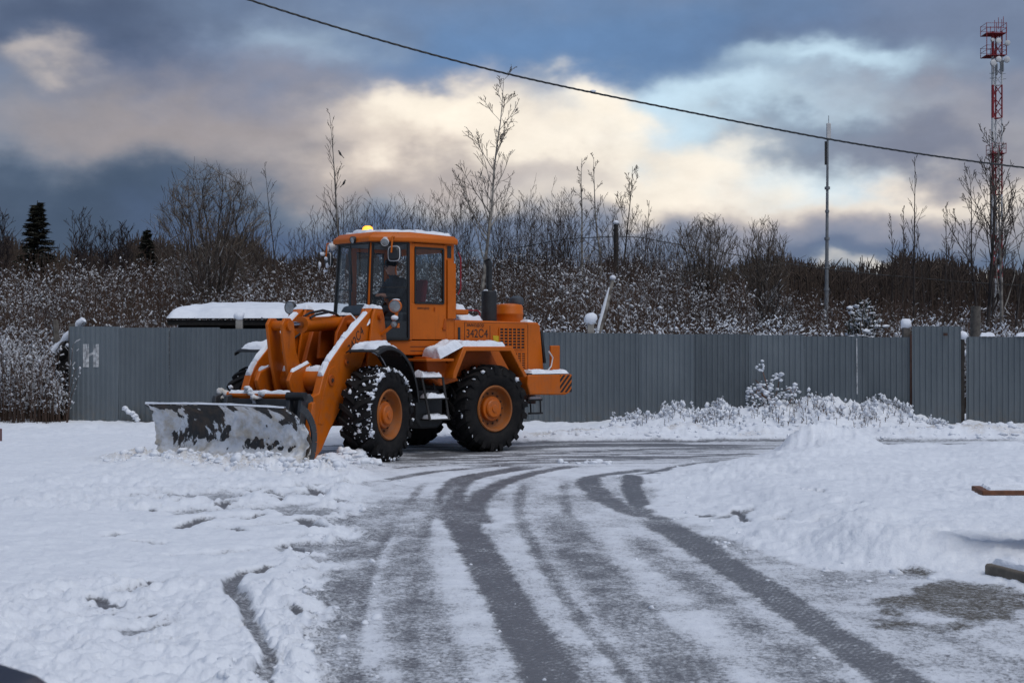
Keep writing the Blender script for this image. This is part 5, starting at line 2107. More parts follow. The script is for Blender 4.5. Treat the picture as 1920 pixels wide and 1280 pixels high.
# ---------------------------------------------------------------- shed behind the fence
shed = tag(empty('shed', (-6.0, 34.3, 0)), 'low dark shed with thick snow on its corrugated roof', 'shed')
x0, x1 = -2.10, 2.55
b = MB()
b.box(x0 + 0.15, x1, -0.45, 1.4, -0.1, 2.38)
b.build('wall', MATS['wood_dark'], shed)
b = MB()
rows = []
for (yy, zz) in ((-0.85, 2.42), (1.6, 2.66)):
    rows.append([(x0 + (x1 - x0) * t, yy, zz + 0.022 * math.sin((x1 - x0) * t * 2 * PI / 0.15)) for t in np.linspace(0, 1, 240)])
b.grid(rows)
rf = b.build('roof', MATS['slate'], shed, smooth=60, recalc=False)
so = rf.modifiers.new('thick', 'SOLIDIFY')
so.thickness = 0.012
b = MB()
b.box(x0 - 0.02, x1, -0.80, -0.74, 2.26, 2.385)
b.build('fascia', MATS['wood_dark'], shed)  # coloured dark to stand for the shade in the gap under the eave
q = MB()
n, m_ = 90, 10
G = []
for i in range(n + 1):
    row = []
    for j in range(m_ + 1):
        u, v = i / n, j / m_
        x = x0 - 0.03 + (x1 - x0 + 0.03) * u
        nz = float(fbm(np.array([x * 2.1]), np.array([v * 3.0]), 3, 8)[0]) - 0.5
        ex = min(1.0, (x - x0 + 0.03) / 0.18)
        ey = min(1.0, v / 0.13)
        dip = 0.75 * math.exp(-((u - 0.135) / 0.05) ** 2) * max(0, 1 - v * 2.2)      # bare corner
        h = 0.20 * (1 - (1 - ex) ** 2) ** 0.5 * (1 - (1 - ey) ** 2.5) * (1 + nz * 0.5) * (1 - dip)
        yy = -0.88 + 2.4 * v - 0.02 * nz
        row.append((x, yy, 2.425 + 0.098 * (yy + 0.85) + h))
    G.append(row)
q.grid(G)
q.build('snow', SN, shed)

# boards leaning behind the end of the fence
pile = tag(empty('leaning_boards', at(118, 780, 32.2)), 'snow-topped old boards leaning at the left end of the fence', 'boards')
o0 = pile.location.copy()


def board(p0, p1, w, h, mat, snow=0.0):
    b = MB().bar(Vector(p0) - o0, Vector(p1) - o0, w, h)
    o = b.build('board', mat, pile, 0.005)
    if snow:
        a, c = Vector(p0) - o0, Vector(p1) - o0
        m = MB()
        n = 7
        m.tube([a + (c - a) * (i / n) + Vector((0, 0, h * 0.5 + snow * 0.35)) for i in range(n + 1)], [snow * (0.8 + 0.35 * math.sin(i * 2.1 + 1)) for i in range(n + 1)], 10)
        m.build('snow', SN, o)


board(at(100, 662, 32.2), at(157, 604, 32.0), 0.10, 0.06, MATS['wood_grey'], 0.09)
board(at(104, 600, 32.6), at(112, 790, 32.4), 0.12, 0.05, MATS['wood_grey'])
board(at(72, 702, 32.2), at(133, 748, 31.9), 0.14, 0.05, MATS['wood_grey'], 0.03)
board(at(86, 730, 32.3), at(128, 775, 32.1), 0.10, 0.05, MATS['wood_grey'])
board(at(128, 650, 32.0), at(98, 690, 32.3), 0.30, 0.05, MATS['wood_dark'], 0.05)
board(at(132, 690, 32.0), at(100, 720, 32.3), 0.30, 0.05, MATS['wood_dark'])
board(at(122, 640, 32.3), at(124, 795, 32.2), 0.30, 0.04, MATS['wood_dark'])

# ---------------------------------------------------------------- trees
RT = random.Random(42)


class Tree:
    def __init__(s, seed):
        s.r = random.Random(seed)
        s.t = []       # trunk and limbs
        s.c = []       # twigs

    def limb(s, p, d, ln, rad, lvl, spec):
        r = s.r
        n = spec['seg'][lvl]
        pts = [Vector(p)]
        d = Vector(d).normalized()
        wob = spec['wob'][lvl]
        up = spec['up'][lvl]
        rads = [rad]
        for i in range(n):
            d = (d + Vector((r.gauss(0, wob), r.gauss(0, wob), r.gauss(0, wob * 0.6) + up))).normalized()
            pts.append(pts[-1] + d * (ln / n))
            rads.append(max(rad * (1 - (i + 1) / n * spec['taper'][lvl]), spec['min']))
        dst = s.t if lvl < spec['trunk_lvl'] else s.c
        for i in range(n):
            dst.append((*pts[i], *pts[i + 1], rads[i], rads[i + 1]))
        if lvl + 1 >= len(spec['n']):
            return
        k = spec['n'][lvl + 1]
        k = max(1, int(k * (0.75 + 0.5 * r.random())))
        f0 = spec['from'][lvl]
        for q in range(k):
            f = f0 + (1 - f0) * ((q + r.random()) / k)
            i = min(n - 1, int(f * n))
            tt = f * n - i
            base = pts[i].lerp(pts[i + 1], tt)
            ax = (pts[i + 1] - pts[i]).normalized()
            side = ax.orthogonal().normalized()
            fan = spec.get('fan') and lvl == 0
            side.rotate(Matrix.Rotation(q * 2.39996 + r.uniform(-0.3, 0.3) if fan else r.uniform(0, 2 * PI), 3, ax))
            ang = R(spec['ang'][lvl] * (1.35 * math.sqrt((q + 0.5) / k) + r.uniform(-0.1, 0.1) if fan else r.uniform(0.7, 1.3)))
            nd = ax * math.cos(ang) + side * math.sin(ang)
            sh = spec['shape'][lvl]
            l2 = ln * spec['len'][lvl] * r.uniform(0.7, 1.25) * (1 - sh * (f - f0) / (1 - f0 + 1e-6))
            s.limb(base, nd, l2, max(rads[i] * spec['rr'][lvl], spec['min']), lvl + 1, spec)


SPEC = dict(
    birch=dict(seg=[12, 6, 4, 2], wob=[0.04, 0.07, 0.09, 0.12], up=[0.02, 0.06, 0.06, 0.03], taper=[0.92, 0.85, 0.8, 0.6], min=0.008, trunk_lvl=2,
               n=[1, 19, 7, 4], ang=[44, 38, 38], len=[0.30, 0.42, 0.45], rr=[0.42, 0.6, 0.7], shape=[0.82, 0.5, 0.3], **{'from': [0.30, 0.25, 0.25]}),
    sapling=dict(seg=[10, 4, 3], wob=[0.03, 0.05, 0.08], up=[0.02, 0.12, 0.1], taper=[0.92, 0.8, 0.7], min=0.0085, trunk_lvl=1,
                 n=[1, 20, 4], ang=[34, 32], len=[0.20, 0.45], rr=[0.5, 0.6], shape=[0.85, 0.4], **{'from': [0.25, 0.3]}),
    round=dict(fan=1, seg=[2, 7, 5, 4, 2], wob=[0.03, 0.09, 0.12, 0.15, 0.2], up=[0.0, 0.015, 0.07, 0.09, 0.06], taper=[0.3, 0.85, 0.85, 0.8, 0.6], min=0.0075, trunk_lvl=3,
               n=[1, 26, 10, 8, 4], ang=[40, 28, 30, 34], len=[8.5, 0.46, 0.5, 0.5], rr=[0.45, 0.5, 0.55, 0.7], shape=[0.0, 0.45, 0.3, 0.2], **{'from': [0.25, 0.22, 0.25, 0.2]}),
    brush=dict(fan=1, seg=[1, 7, 4, 3], wob=[0.0, 0.07, 0.1, 0.14], up=[0.0, 0.06, 0.09, 0.05], taper=[0.2, 0.88, 0.8, 0.7], min=0.0075, trunk_lvl=2,
               n=[1, 16, 11, 5], ang=[22, 22, 28], len=[14.0, 0.36, 0.45], rr=[0.8, 0.5, 0.6], shape=[0.0, 0.5, 0.3], **{'from': [0.1, 0.3, 0.2]}),
)


def tree(name, label, group, seed, spec, base, height, rad, mats, lean=(0, 0, 1), cat='tree', over=None, width=None):
    sp = dict(SPEC[spec])
    if over:
        sp.update(over)
    t = Tree(seed)
    if spec in ('round', 'brush'):
        ln = height / (1 + sp['len'][0]) * (1.0 if spec == 'round' else 1.02)
    else:
        ln = height
    t.limb((0, 0, 0 if spec in ('round', 'brush') else -0.3), lean, ln, rad, 0, sp)
    ta, ca = np.array(t.t), np.array(t.c)
    zs = np.concatenate([ta[:, 5], ca[:, 5]])
    xs = np.concatenate([ta[:, 3], ca[:, 3]])
    kz = height / np.percentile(zs, 99.0 if spec in ('round', 'brush') else 99.8)
    kx = kz
    if width:
        kx = width / (np.percentile(xs, 98.5) - np.percentile(xs, 1.5))
    for a in (ta, ca):
        a[:, [0, 1, 3, 4]] *= kx
        a[:, [2, 5]] *= kz
    t.t, t.c = ta, ca
    e = empty(name, base)
    tag(e, label, cat, group)
    V, F = seg_arrays(t.t, 5)
    np_mesh('trunk', V, F, [MATS[mats[0]]], parent=e)
    V, F = seg_arrays(t.c, 3)
    np_mesh('crown', V, F, [MATS[mats[1]]], parent=e)
    return e


def broom(name, label, group, seed, base, height, width, rad, mats, stems=26, side=11, twig=4, cat='tree', fork=0.25, droop=0.0, minr=0.0065, dome=0.55):
    """many stems fanning out of a short trunk into a domed crown of fine twigs"""
    r = random.Random(seed)
    t, c = [], []
    hw = width / 2
    t0 = Vector((0, 0, height * fork * 0.35))
    t.append((0, 0, -0.3, *t0, rad, rad * 0.85))
    for q in range(stems):
        f = math.sqrt((q + 0.5) / stems)
        az = q * 2.39996 + r.uniform(-0.25, 0.25)
        # end point on the dome
        ex = hw * f * 0.98
        ez = 0.93 * height * (dome + (1 - dome) * math.sqrt(max(0.0, 1 - (f * 0.95) ** 2))) * r.uniform(0.92, 1.0)
        end = Vector((ex * math.cos(az), ex * math.sin(az), ez - droop * height * f * f))
        mid = Vector((ex * 0.50 * math.cos(az), ex * 0.50 * math.sin(az), ez * 0.42)) + Vector((r.gauss(0, 0.05), r.gauss(0, 0.05), 0)) * height * 0.4
        start = Vector((0, 0, t0.z * r.uniform(0.3, 1.0)))
        n = 9
        pts = []
        for i in range(n + 1):
            u = i / n
            p = start * (1 - u) ** 2 + mid * 2 * u * (1 - u) + end * u * u
            p += Vector((r.gauss(0, 1), r.gauss(0, 1), r.gauss(0, 0.5))) * height * 0.006 * (i > 0)
            pts.append(p)
        r0 = rad * r.uniform(0.30, 0.5)
        rr = [max(r0 * (1 - i / n) ** 0.9, minr) for i in range(n + 1)]
        for i in range(n):
            t.append((*pts[i], *pts[i + 1], rr[i], rr[i + 1]))
        L = (end - start).length
        for b in range(side):
            u = 0.28 + 0.72 * (b + r.random()) / side
            i = min(n - 1, int(u * n))
            p = pts[i].lerp(pts[i + 1], u * n - i)
            ax = (pts[i + 1] - pts[i]).normalized()
            sd = ax.orthogonal().normalized()
            sd.rotate(Matrix.Rotation(r.uniform(0, 2 * PI), 3, ax))
            d = (ax * r.uniform(0.6, 1.1) + sd * r.uniform(0.4, 1.0) + Vector((0, 0, 0.12))).normalized()
            ln = L * r.uniform(0.14, 0.26) * (1.1 - 0.5 * u)
            q1 = p + d * ln * 0.5
            q2 = q1 + (d + Vector((r.gauss(0, 0.12), r.gauss(0, 0.12), 0.15))).normalized() * ln * 0.5
            c.append((*p, *q1, max(rr[i] * 0.45, minr), minr))
            c.append((*q1, *q2, minr, minr * 0.8))
            for k in range(twig):
                v = r.uniform(0.15, 1.0)
                pp = p.lerp(q1, v * 2) if v < 0.5 else q1.lerp(q2, v * 2 - 1)
                dd = (d + Vector((r.gauss(0, 0.5), r.gauss(0, 0.5), r.uniform(-0.1, 0.5)))).normalized()
                c.append((*pp, *(pp + dd * ln * r.uniform(0.25, 0.5)), minr * 0.9, minr * 0.7))
    e = tag(empty(name, base), label, cat, group)
    V, F = seg_arrays(t, 5)
    np_mesh('trunk', V, F, [MATS[mats[0]]], parent=e)
    V, F = seg_arrays(c, 3)
    np_mesh('crown', V, F, [MATS[mats[1]]], parent=e)
    return e


def dome_tree(name, label, group, seed, base, height, width, rad, mats, limbs=13, tips=900, minr=0.007, low=0.22):
    """a short forked trunk carrying a crown whose twig tips fill an ellipsoid"""
    rng = np.random.default_rng(seed)
    hw = width / 2
    cz, rz_ = height * (0.5 + low / 2), height * (0.5 - low / 2)
    t, c = [], []
    fork = Vector((0, 0, height * 0.05))
    t.append((0, 0, -0.3, *fork, rad, rad * 0.9))
    nodes, nrad = [], []
    for q in range(limbs):
        f = math.sqrt((q + 0.5) / limbs)
        az = q * 2.39996 + rng.uniform(-0.3, 0.3)
        th = f * 1.25
        end = Vector((hw * 0.86 * math.sin(th) * math.cos(az), hw * 0.86 * math.sin(th) * math.sin(az), cz + rz_ * 0.86 * math.cos(th)))
        mid = Vector((end.x * 0.42, end.y * 0.42, end.z * 0.42))
        n = 10
        pts = []
        for i in range(n + 1):
            u = i / n
            p = fork * (1 - u) ** 2 + mid * 2 * u * (1 - u) + end * u * u
            if i:
                p += Vector(rng.normal(0, 1, 3)) * height * 0.010
            pts.append(p)
        r0 = rad * rng.uniform(0.34, 0.5)
        rr = [max(r0 * (1 - i / n) ** 0.85, minr * 1.3) for i in range(n + 1)]
        for i in range(n):
            t.append((*pts[i], *pts[i + 1], rr[i], rr[i + 1]))
            if i >= 2:
                nodes.append(tuple(pts[i + 1]))
                nrad.append(rr[i + 1])
    N_ = np.array(nodes)
    nrad = list(nrad)
    P = rng.normal(size=(tips, 3))
    P /= np.linalg.norm(P, axis=1, keepdims=True)
    P *= rng.random((tips, 1)) ** 0.36 * (0.94 + 0.10 * rng.random((tips, 1)))
    P = P * np.array([hw, hw, rz_]) + np.array([0, 0, cz])
    P = P[np.argsort(np.linalg.norm((P - np.array([0, 0, cz * 0.6])), axis=1))]
    for p in P:
        dv = p - N_
        ds = np.linalg.norm(dv, axis=1) + 1.4 * np.maximum(0, N_[:, 2] - p[2] + 0.05 * height)
        k = int(np.argmin(ds))
        a0 = N_[k]
        d = p - a0
        ln = np.linalg.norm(d)
        if ln < 1e-3:
            continue
        out = a0 * np.array([1, 1, 0]) * 0.25 / (hw + 1e-6) + np.array([0, 0, 0.35])
        m1 = a0 + d * 0.5 + (rng.normal(0, 0.07, 3) - out * 0.10) * ln
        r_ = max(minr, min(nrad[k] * 0.6, minr * 2.2))
        c.append((*a0, *m1, r_, max(minr, r_ * 0.7)))
        c.append((*m1, *p, max(minr, r_ * 0.7), minr))
        if len(N_) < 1400:
            N_ = np.vstack([N_, m1, p])
            nrad += [r_ * 0.8, minr]
        dn = d / ln
        for q in range(3):
            dd = dn + rng.normal(0, 0.45, 3) + np.array([0, 0, 0.3])
            dd /= np.linalg.norm(dd)
            st = m1 + (p - m1) * rng.uniform(0.2, 1.0)
            c.append((*st, *(st + dd * height * rng.uniform(0.03, 0.075)), minr, minr * 0.7))
    e = tag(empty(name, base), label, 'tree', group)
    V, F = seg_arrays(t, 5)
    np_mesh('trunk', V, F, [MATS[mats[0]]], parent=e)
    V, F = seg_arrays(c, 3)
    np_mesh('crown', V, F, [MATS[mats[1]]], parent=e)
    return e


def hz(px, d):
    x = (px - 960) * d / FPX
    return Vector((x, d, float(hill_z(np.array([x]), np.array([d]))[0]) - 0.15))


def T(name, label, group, seed, spec, px, d, top, rad, mats, **k):
    p = hz(px, d)
    h = CAM_H + (HOR - top) * d / FPX - p.z
    if k.get('width'):
        k['width'] *= d / FPX
    return tree(name, label, group, seed, spec, p, h, rad, mats, **k)


def B(name, label, group, seed, px, d, top, width, rad, mats, **k):
    p = hz(px, d)
    h = CAM_H + (HOR - top) * d / FPX - p.z
    return broom(name, label, group, seed, p, h, width * d / FPX, rad, mats, **k)


def D(name, label, group, seed, px, d, top, width, rad, mats, **k):
    p = hz(px, d)
    h = CAM_H + (HOR - top) * d / FPX - p.z
    return dome_tree(name, label, group, seed, p, h, width * d / FPX, rad, mats, **k)


D('bare_tree', 'broad round bare tree rising above the shed roof', None, 3, 397, 50, 303, 222, 0.17, ('bark_snowy', 'bark_brown'), limbs=15, tips=1150, minr=0.0065, low=0.12)
T('birch_tree', 'tall bare birch rising right behind the loader cab', None, 8, 'birch', 893, 47, 108, 0.085, ('bark_birch', 'bark_brown'), lean=(0.05, 0, 1), over=dict(ang=[36, 34, 36], len=[0.26, 0.42, 0.45]))
T('birch_tree', 'slender bare tree with a crow perched near its top', None, 15, 'sapling', 638, 60, 205, 0.075, ('bark_birch', 'bark_tip'))
T('sapling_tree', 'thin bare sapling right of the broad round tree', None, 17, 'sapling', 521, 66, 305, 0.05, ('bark_dark', 'bark_tip'))
for i, (px, top, sd) in enumerate(((1090, 290, 21), (1124, 288, 22))):
    T('birch_tree', ['pale slim birch left of the snow-capped wooden pole', 'slim birch standing next to the snow-capped wooden pole'][i],
      'slim birches by the wooden pole', sd, 'birch', px, 56, top, 0.07, ('bark_birch', 'bark_tip'), over=dict(len=[0.19, 0.42, 0.45], n=[1, 20, 5, 3]))
T('bare_tree', 'thin leaning bare tree right behind the snow-capped wooden pole', None, 25, 'birch', 1168, 60, 305, 0.06, ('bark_dark', 'bark_tip'), lean=(0.06, 0, 1))
T('bare_tree', 'thin bare tree leaning right between pole and round trees', None, 26, 'sapling', 1200, 62, 375, 0.045, ('bark_dark', 'bark_tip'), lean=(0.08, 0, 1))
D('bare_tree', 'wider of the two round bare trees with bushy crown', None, 31, 1322, 52, 402, 142, 0.12, ('bark_snowy', 'bark_brown'), limbs=13, tips=800, minr=0.007, low=0.30)
D('bare_tree', 'narrower round bare tree left of the tall grey mast', None, 33, 1432, 50, 409, 100, 0.11, ('bark_snowy', 'bark_brown'), limbs=9, tips=480, minr=0.007, low=0.34)
B('snowy_bush', 'sprawling snow-laden bush below the narrower round tree', None, 35, 1452, 46, 512, 120, 0.07, ('bark_snowy', 'bark_snowy'), stems=22, side=9, twig=4, cat='bush', droop=0.35, minr=0.011)
# right hand side
for i, (px, d, top, sd, rad) in enumerate(((1712, 52, 290, 41, 0.06), (1690, 54, 385, 42, 0.05), (1668, 56, 400, 43, 0.045), (1738, 55, 420, 44, 0.04), (1772, 53, 375, 45, 0.05), (1790, 57, 420, 46, 0.04))):
    T('bare_tree', ['tallest of the thin bare trees between mast and tower', 'second thin bare tree right of the grey mast', 'thin bare tree nearest the grey mast',
                    'short thin bare tree right of the tallest thin one', 'thin bare tree left of the tall stems by the tower', 'small thin bare tree touching the stems by the tower'][i],
      'thin bare trees at the right', sd, 'sapling', px, d, top, rad, ('bark_dark', 'bark_tip'), over=dict(ang=[24, 30]))
for i, (px, d, top, sd, rad, ln) in enumerate(((1845, 44, 228, 51, 0.085, 0.01), (1862, 45, 262, 52, 0.07, 0.02), (1880, 43, 235, 53, 0.075, 0.03), (1902, 46, 300, 54, 0.06, 0.05), (1828, 47, 300, 55, 0.055, -0.03))):
    T('bare_tree', ['tallest dark bare stem left of the lattice tower', 'dark bare stem directly in front of the lattice tower', 'pale-based bare tree just right of the lattice tower',
                    'bare tree leaning right at the right edge', 'leftmost dark stem of the clump before the tower'][i],
      'clump of tall bare trees before the lattice tower', sd, 'birch', px, d, top, rad, ('bark_birch' if i == 2 else 'bark_dark', 'bark_tip'), lean=(ln, 0, 1), over=dict(ang=[30, 32, 36], len=[0.30, 0.40, 0.45], n=[1, 14, 6, 3]))
# brush along the crest
SHRUBS = [(480, 66, 420), (560, 68, 410), (605, 64, 375), (650, 62, 345), (690, 66, 350), (725, 63, 345), (760, 66, 350), (800, 62, 345), (840, 60, 318), (872, 64, 335), (935, 62, 340), (965, 58, 360),
          (990, 66, 330), (1022, 60, 365), (1045, 58, 335), (1064, 62, 345), (1145, 64, 370), (1190, 64, 395), (1225, 66, 400), (1245, 68, 430)]
ORD = ['leftmost', 'second', 'third', 'fourth', 'fifth', 'sixth', 'seventh', 'eighth', 'ninth', 'tenth', 'eleventh', 'twelfth', 'thirteenth', 'fourteenth', 'fifteenth', 'sixteenth', 'seventeenth', 'eighteenth', 'nineteenth', 'rightmost']
for i, (px, d, top) in enumerate(SHRUBS):
    B('bare_shrub', '%s dark many-stemmed bare shrub%s along the hill crest' % (ORD[i], '' if i in (0, 19) else ' from the left'), 'bare shrubs along the hill crest', 60 + i, px, d, top, 62 + 14 * (i % 3), 0.05,
      ('bark_dark', 'bark_tip'), cat='shrub', stems=12 + i % 4, side=9, twig=4)
# dark trees far left
for i, (px, d, top, w) in enumerate(((155, 92, 378, 62), (200, 95, 402, 40), (231, 97, 398, 30), (0, 88, 380, 44))):
    B('bare_tree', ['dark bare tree right of the conifer at the left', 'small dark tree with a clumped crown at far left', 'thin dark tree right of the clumped dark one', 'dark bare tree cut by the left edge'][i],
      'dark trees at the far left', 90 + i, px, d, top, w, 0.10, ('bark_far', 'bark_far'), stems=12, side=11, twig=5, minr=0.016)


def conifer(name, label, seed, px, d, top, width, mat, bark='bark_far', snow=False, h0=None, group=None):
    p = hz(px, d)
    if h0 is not None:
        p.z = h0
    h = CAM_H + (HOR - top) * d / FPX - p.z
    w = width * d / FPX / 2
    rng = np.random.default_rng(seed)
    e = tag(empty(name, p), label, 'tree', group)
    V, F = seg_arrays([(0, 0, -0.2, 0, 0, h, 0.10 * h / 6, 0.02)], 6)
    np_mesh('trunk', V, F, [MATS[bark]], parent=e)
    segs, tri, sn = [], [], []
    nw = 11 if snow else 34
    for k in range(nw):
        f = k / nw
        z = h * (0.08 + 0.90 * f)
        rl = w * (1 - f) ** (0.45 if snow else 0.8) * rng.uniform(0.65 if snow else 0.8, 1.1) + 0.04 * w
        nb = 8
        for q in range(nb):
            a = rng.uniform(0, 2 * PI)
            z = h * (0.08 + 0.90 * min(0.99, f + rng.uniform(-0.03, 0.03) * (3 if snow else 1)))
            l = rl * rng.uniform(0.7, 1.1)
            dv = np.array([math.cos(a), math.sin(a), -0.18 + 0.3 * f + (rng.uniform(-0.15, 0.7) if snow else 0)])
            tip = np.array([0, 0, z]) + dv * l
            segs.append((0, 0, z, *tip, 0.012 * h / 6, 0.006 * h / 6))
            m = max(6, int(16 * l / w))
            for u in np.linspace(0.2, 1.0, m):
                c = np.array([0, 0, z]) + dv * l * u
                for s_ in (-1, 1):
                    side = np.array([-dv[1], dv[0], 0]) * s_ + dv * 0.7 + np.array([0, 0, rng.uniform(-0.5, 0.15)])
                    side /= np.linalg.norm(side)
                    lt = w * 0.26 * (1.15 - u * 0.6) * rng.uniform(0.6, 1.2)
                    nrm = np.array([rng.normal() * 0.3, rng.normal() * 0.3, 1]) * lt * 0.30
                    sd = np.cross(side, nrm)
                    sd = sd / (np.linalg.norm(sd) + 1e-9) * lt * 0.40
                    tri.append((c - sd * 0.5, c + side * lt, c + sd * 0.5))
                    tri.append((c + nrm * 0.5, c + side * lt * 0.9, c - nrm * 0.5))
                if snow and rng.random() < 0.30 and u > 0.4 and (f > 0.25 or rng.random() < 0.4):
                    sn.append((c + np.array([0, 0, 0.03 * h]), 0.06 * h * rng.uniform(0.35, 1.1)))
    V = np.array(tri).reshape(-1, 3)
    np_mesh('crown', V, np.arange(len(V)).reshape(-1, 3), [MATS[mat]], parent=e, smooth=False)
    V, F = seg_arrays(segs, 3)
    np_mesh('branches', V, F, [MATS[bark]], parent=e)
    if sn:
        V, F = blobs([a for a, b_ in sn], [b_ for a, b_ in sn], rng, 2, 0.35, (1.3, 1.3, 0.55))
        np_mesh('snow', V, F, [SN], parent=e)
    return e


conifer('spruce_tree', 'brownish dark conifer near the left edge', 5, 70, 84, 376, 120, 'needles')
conifer('spruce_tree', 'small dark conifer left of the broad round tree', 6, 276, 86, 428, 80, 'needles')
pin = broom('pine_tree', 'small green pine under heavy snow behind the right fence', None, 7, (at(1616, 640, 35.0).x, 35.0, 0.9), CAM_H + (HOR - 556) * 35.0 / FPX - 0.9, 92 * 35.0 / FPX, 0.06,
            ('bark_brown', 'pine_needles'), stems=22, side=10, twig=7, minr=0.013, droop=0.25)
rg = np.random.default_rng(8)
cm = [o_ for o_ in pin.children if o_.name.startswith('crown')][0].data
co = np.zeros(len(cm.vertices) * 3, np.float32)
cm.vertices.foreach_get('co', co)
co = co.reshape(-1, 3)
up_ = co[(co[:, 2] > co[:, 2].max() * 0.35) & (rg.random(len(co)) < 0.5)]
pk = up_[rg.choice(len(up_), 190, replace=False)]
V, F = blobs(pk + np.array([0, 0, 0.02]), 0.02 + 0.06 * rg.random(190) ** 1.6, rg, 2, 0.35, (1.3, 1.3, 0.6), 0.4)
tag(np_mesh('snow', V, F, [SN], parent=pin), kind='stuff')

# ---------------------------------------------------------------- weeds on the hillside
def weeds(name, label, n, seed, ylo, yhi, ulo, uhi, hmin, hmax, blob, nb, mats, bs=(0.028, 0.085), dens=None, sub=1, prob=0.75, thick=0.010, zf=hill_z, lf=(0.03, 0.10)):
    rng = np.random.default_rng(seed)
    Y = rng.uniform(ylo ** 0.5, yhi ** 0.5, n * 3) ** 2
    U = rng.uniform(ulo, uhi, n * 3)
    X = (U - 960) * Y / FPX
    keep = fbm(X * 0.35, Y * 0.35, 3, seed) + rng.uniform(-0.25, 0.25, len(X)) > 0.38
    if dens is not None:
        keep &= rng.random(len(X)) < dens(U, Y)
    X, Y = X[keep][:n], Y[keep][:n]
    n = len(X)
    Z = zf(X, Y)
    H = rng.uniform(hmin, hmax, n) * (0.7 + 0.6 * fbm(X * 0.5, Y * 0.5, 2, seed + 1))
    P0 = np.stack([X, Y, Z - 0.05], -1)
    bend = rng.normal(0, 0.13, (n, 3)) * H[:, None]
    bend[:, 2] = 0
    P1 = P0 + np.stack([np.zeros(n), np.zeros(n), H * 0.55], -1) + bend * 0.35
    P2 = P0 + np.stack([np.zeros(n), np.zeros(n), H], -1) + bend
    pk = np.clip(prob * (0.35 + 1.15 * sstep(0.36, 0.62, fbm(X * 0.22, Y * 0.4, 3, seed + 5))), 0, 1)
    one = np.ones(n)
    segs = [np.column_stack([P0, P1, one * thick, one * thick * 0.8]), np.column_stack([P1, P2, one * thick * 0.8, one * thick * 0.5])]
    bp, bsz, white = [], [], []
    for k in range(nb):
        f = rng.uniform(0.12, 1.0, n)[:, None] ** 0.7
        base = np.where(f < 0.55, P0 + (P1 - P0) * f / 0.55, P1 + (P2 - P1) * (f - 0.55) / 0.45)
        a = rng.uniform(0, 2 * PI, n)
        l = H * rng.uniform(lf[0], lf[1], n)
        tip = base + np.stack([np.cos(a) * l, np.sin(a) * l, l * rng.uniform(0.2, 1.3, n)], -1)
        ws = rng.random(n) < pk
        segs.append(np.column_stack([base, tip, one * thick * 0.6, one * thick * 0.35])[~ws if blob else slice(None)])
        wr = rng.uniform(0.25, 0.75, n)[:, None]
        sr = (bs[0] * 0.6 + (bs[1] * 0.5 - bs[0] * 0.6) * rng.random(n) ** 1.8)
        lift = np.stack([0 * sr, 0 * sr, sr * 0.7], -1)
        white.append(np.column_stack([tip - (tip - base) * wr + lift, tip + lift, sr * 0.8, sr])[ws])
        sel = rng.random(n) < pk * 0.3
        bp.append(tip[sel])
        bsz.append(bs[0] + (bs[1] - bs[0]) * rng.random(sel.sum()) ** 2.2)
    sel = rng.random(n) < prob * 0.6
    bp.append(P2[sel])
    bsz.append(bs[0] + (bs[1] - bs[0]) * rng.random(sel.sum()) ** 1.6)
    V, F = seg_arrays(np.concatenate(segs), 3)
    e = tag(empty(name, (0, 0, 0)), label, 'weeds', kind='stuff')
    tag(np_mesh('stems', V, F, [MATS[mats[0]]], parent=e), kind='stuff')
    if blob:
        P, S = np.concatenate(bp), np.concatenate(bsz)
        V, F = blobs(P, S, rng, 0, 0.42, (0.95, 0.95, 1.0), 0.5)
        V2, F2 = seg_arrays(np.concatenate(white), 3)
        tag(np_mesh('twig_snow', V2, F2, [MATS[mats[1]]], parent=e, smooth=False), kind='stuff')
        tag(np_mesh('snow_tufts', V, F, [MATS[mats[1]]], parent=e, smooth=False), kind='stuff')


weeds('hillside_weeds', 'dense dry weeds with snow tufts covering the hillside', 9800, 1, 33.5, 66, -120, 2050, 0.9, 1.9, True, 9, ('weed', 'snow_tuft'),
      bs=(0.012, 0.056), dens=lambda U, Y: np.where(U > 1500, np.where(Y > 48, 0.25, 0.7), 1.0), prob=0.55)
weeds('hillside_twigs', 'thin brown twigs growing among the hillside weeds', 5200, 2, 34, 70, -120, 2050, 1.2, 2.4, False, 4, ('weed', 'snow'), thick=0.009)
weeds('fence_weeds', 'snow-laden weeds standing close behind the metal fence', 1100, 4, 32.4, 35.5, 960, 1960, 1.5, 2.1, True, 16, ('weed', 'snow'), bs=(0.012, 0.046), prob=0.9, lf=(0.02, 0.065),
      zf=lambda x, y: 0.05 + 0 * x)
weeds('field_weeds', 'pale snow-covered weeds left of the metal fence', 1050, 6, 30.6, 35, -200, 128, 0.9, 2.0, True, 14, ('weed', 'snow_tuft'), bs=(0.01, 0.042), prob=0.7,
      zf=lambda x, y: 0.08 + 0 * x)


verge_z = ground_z


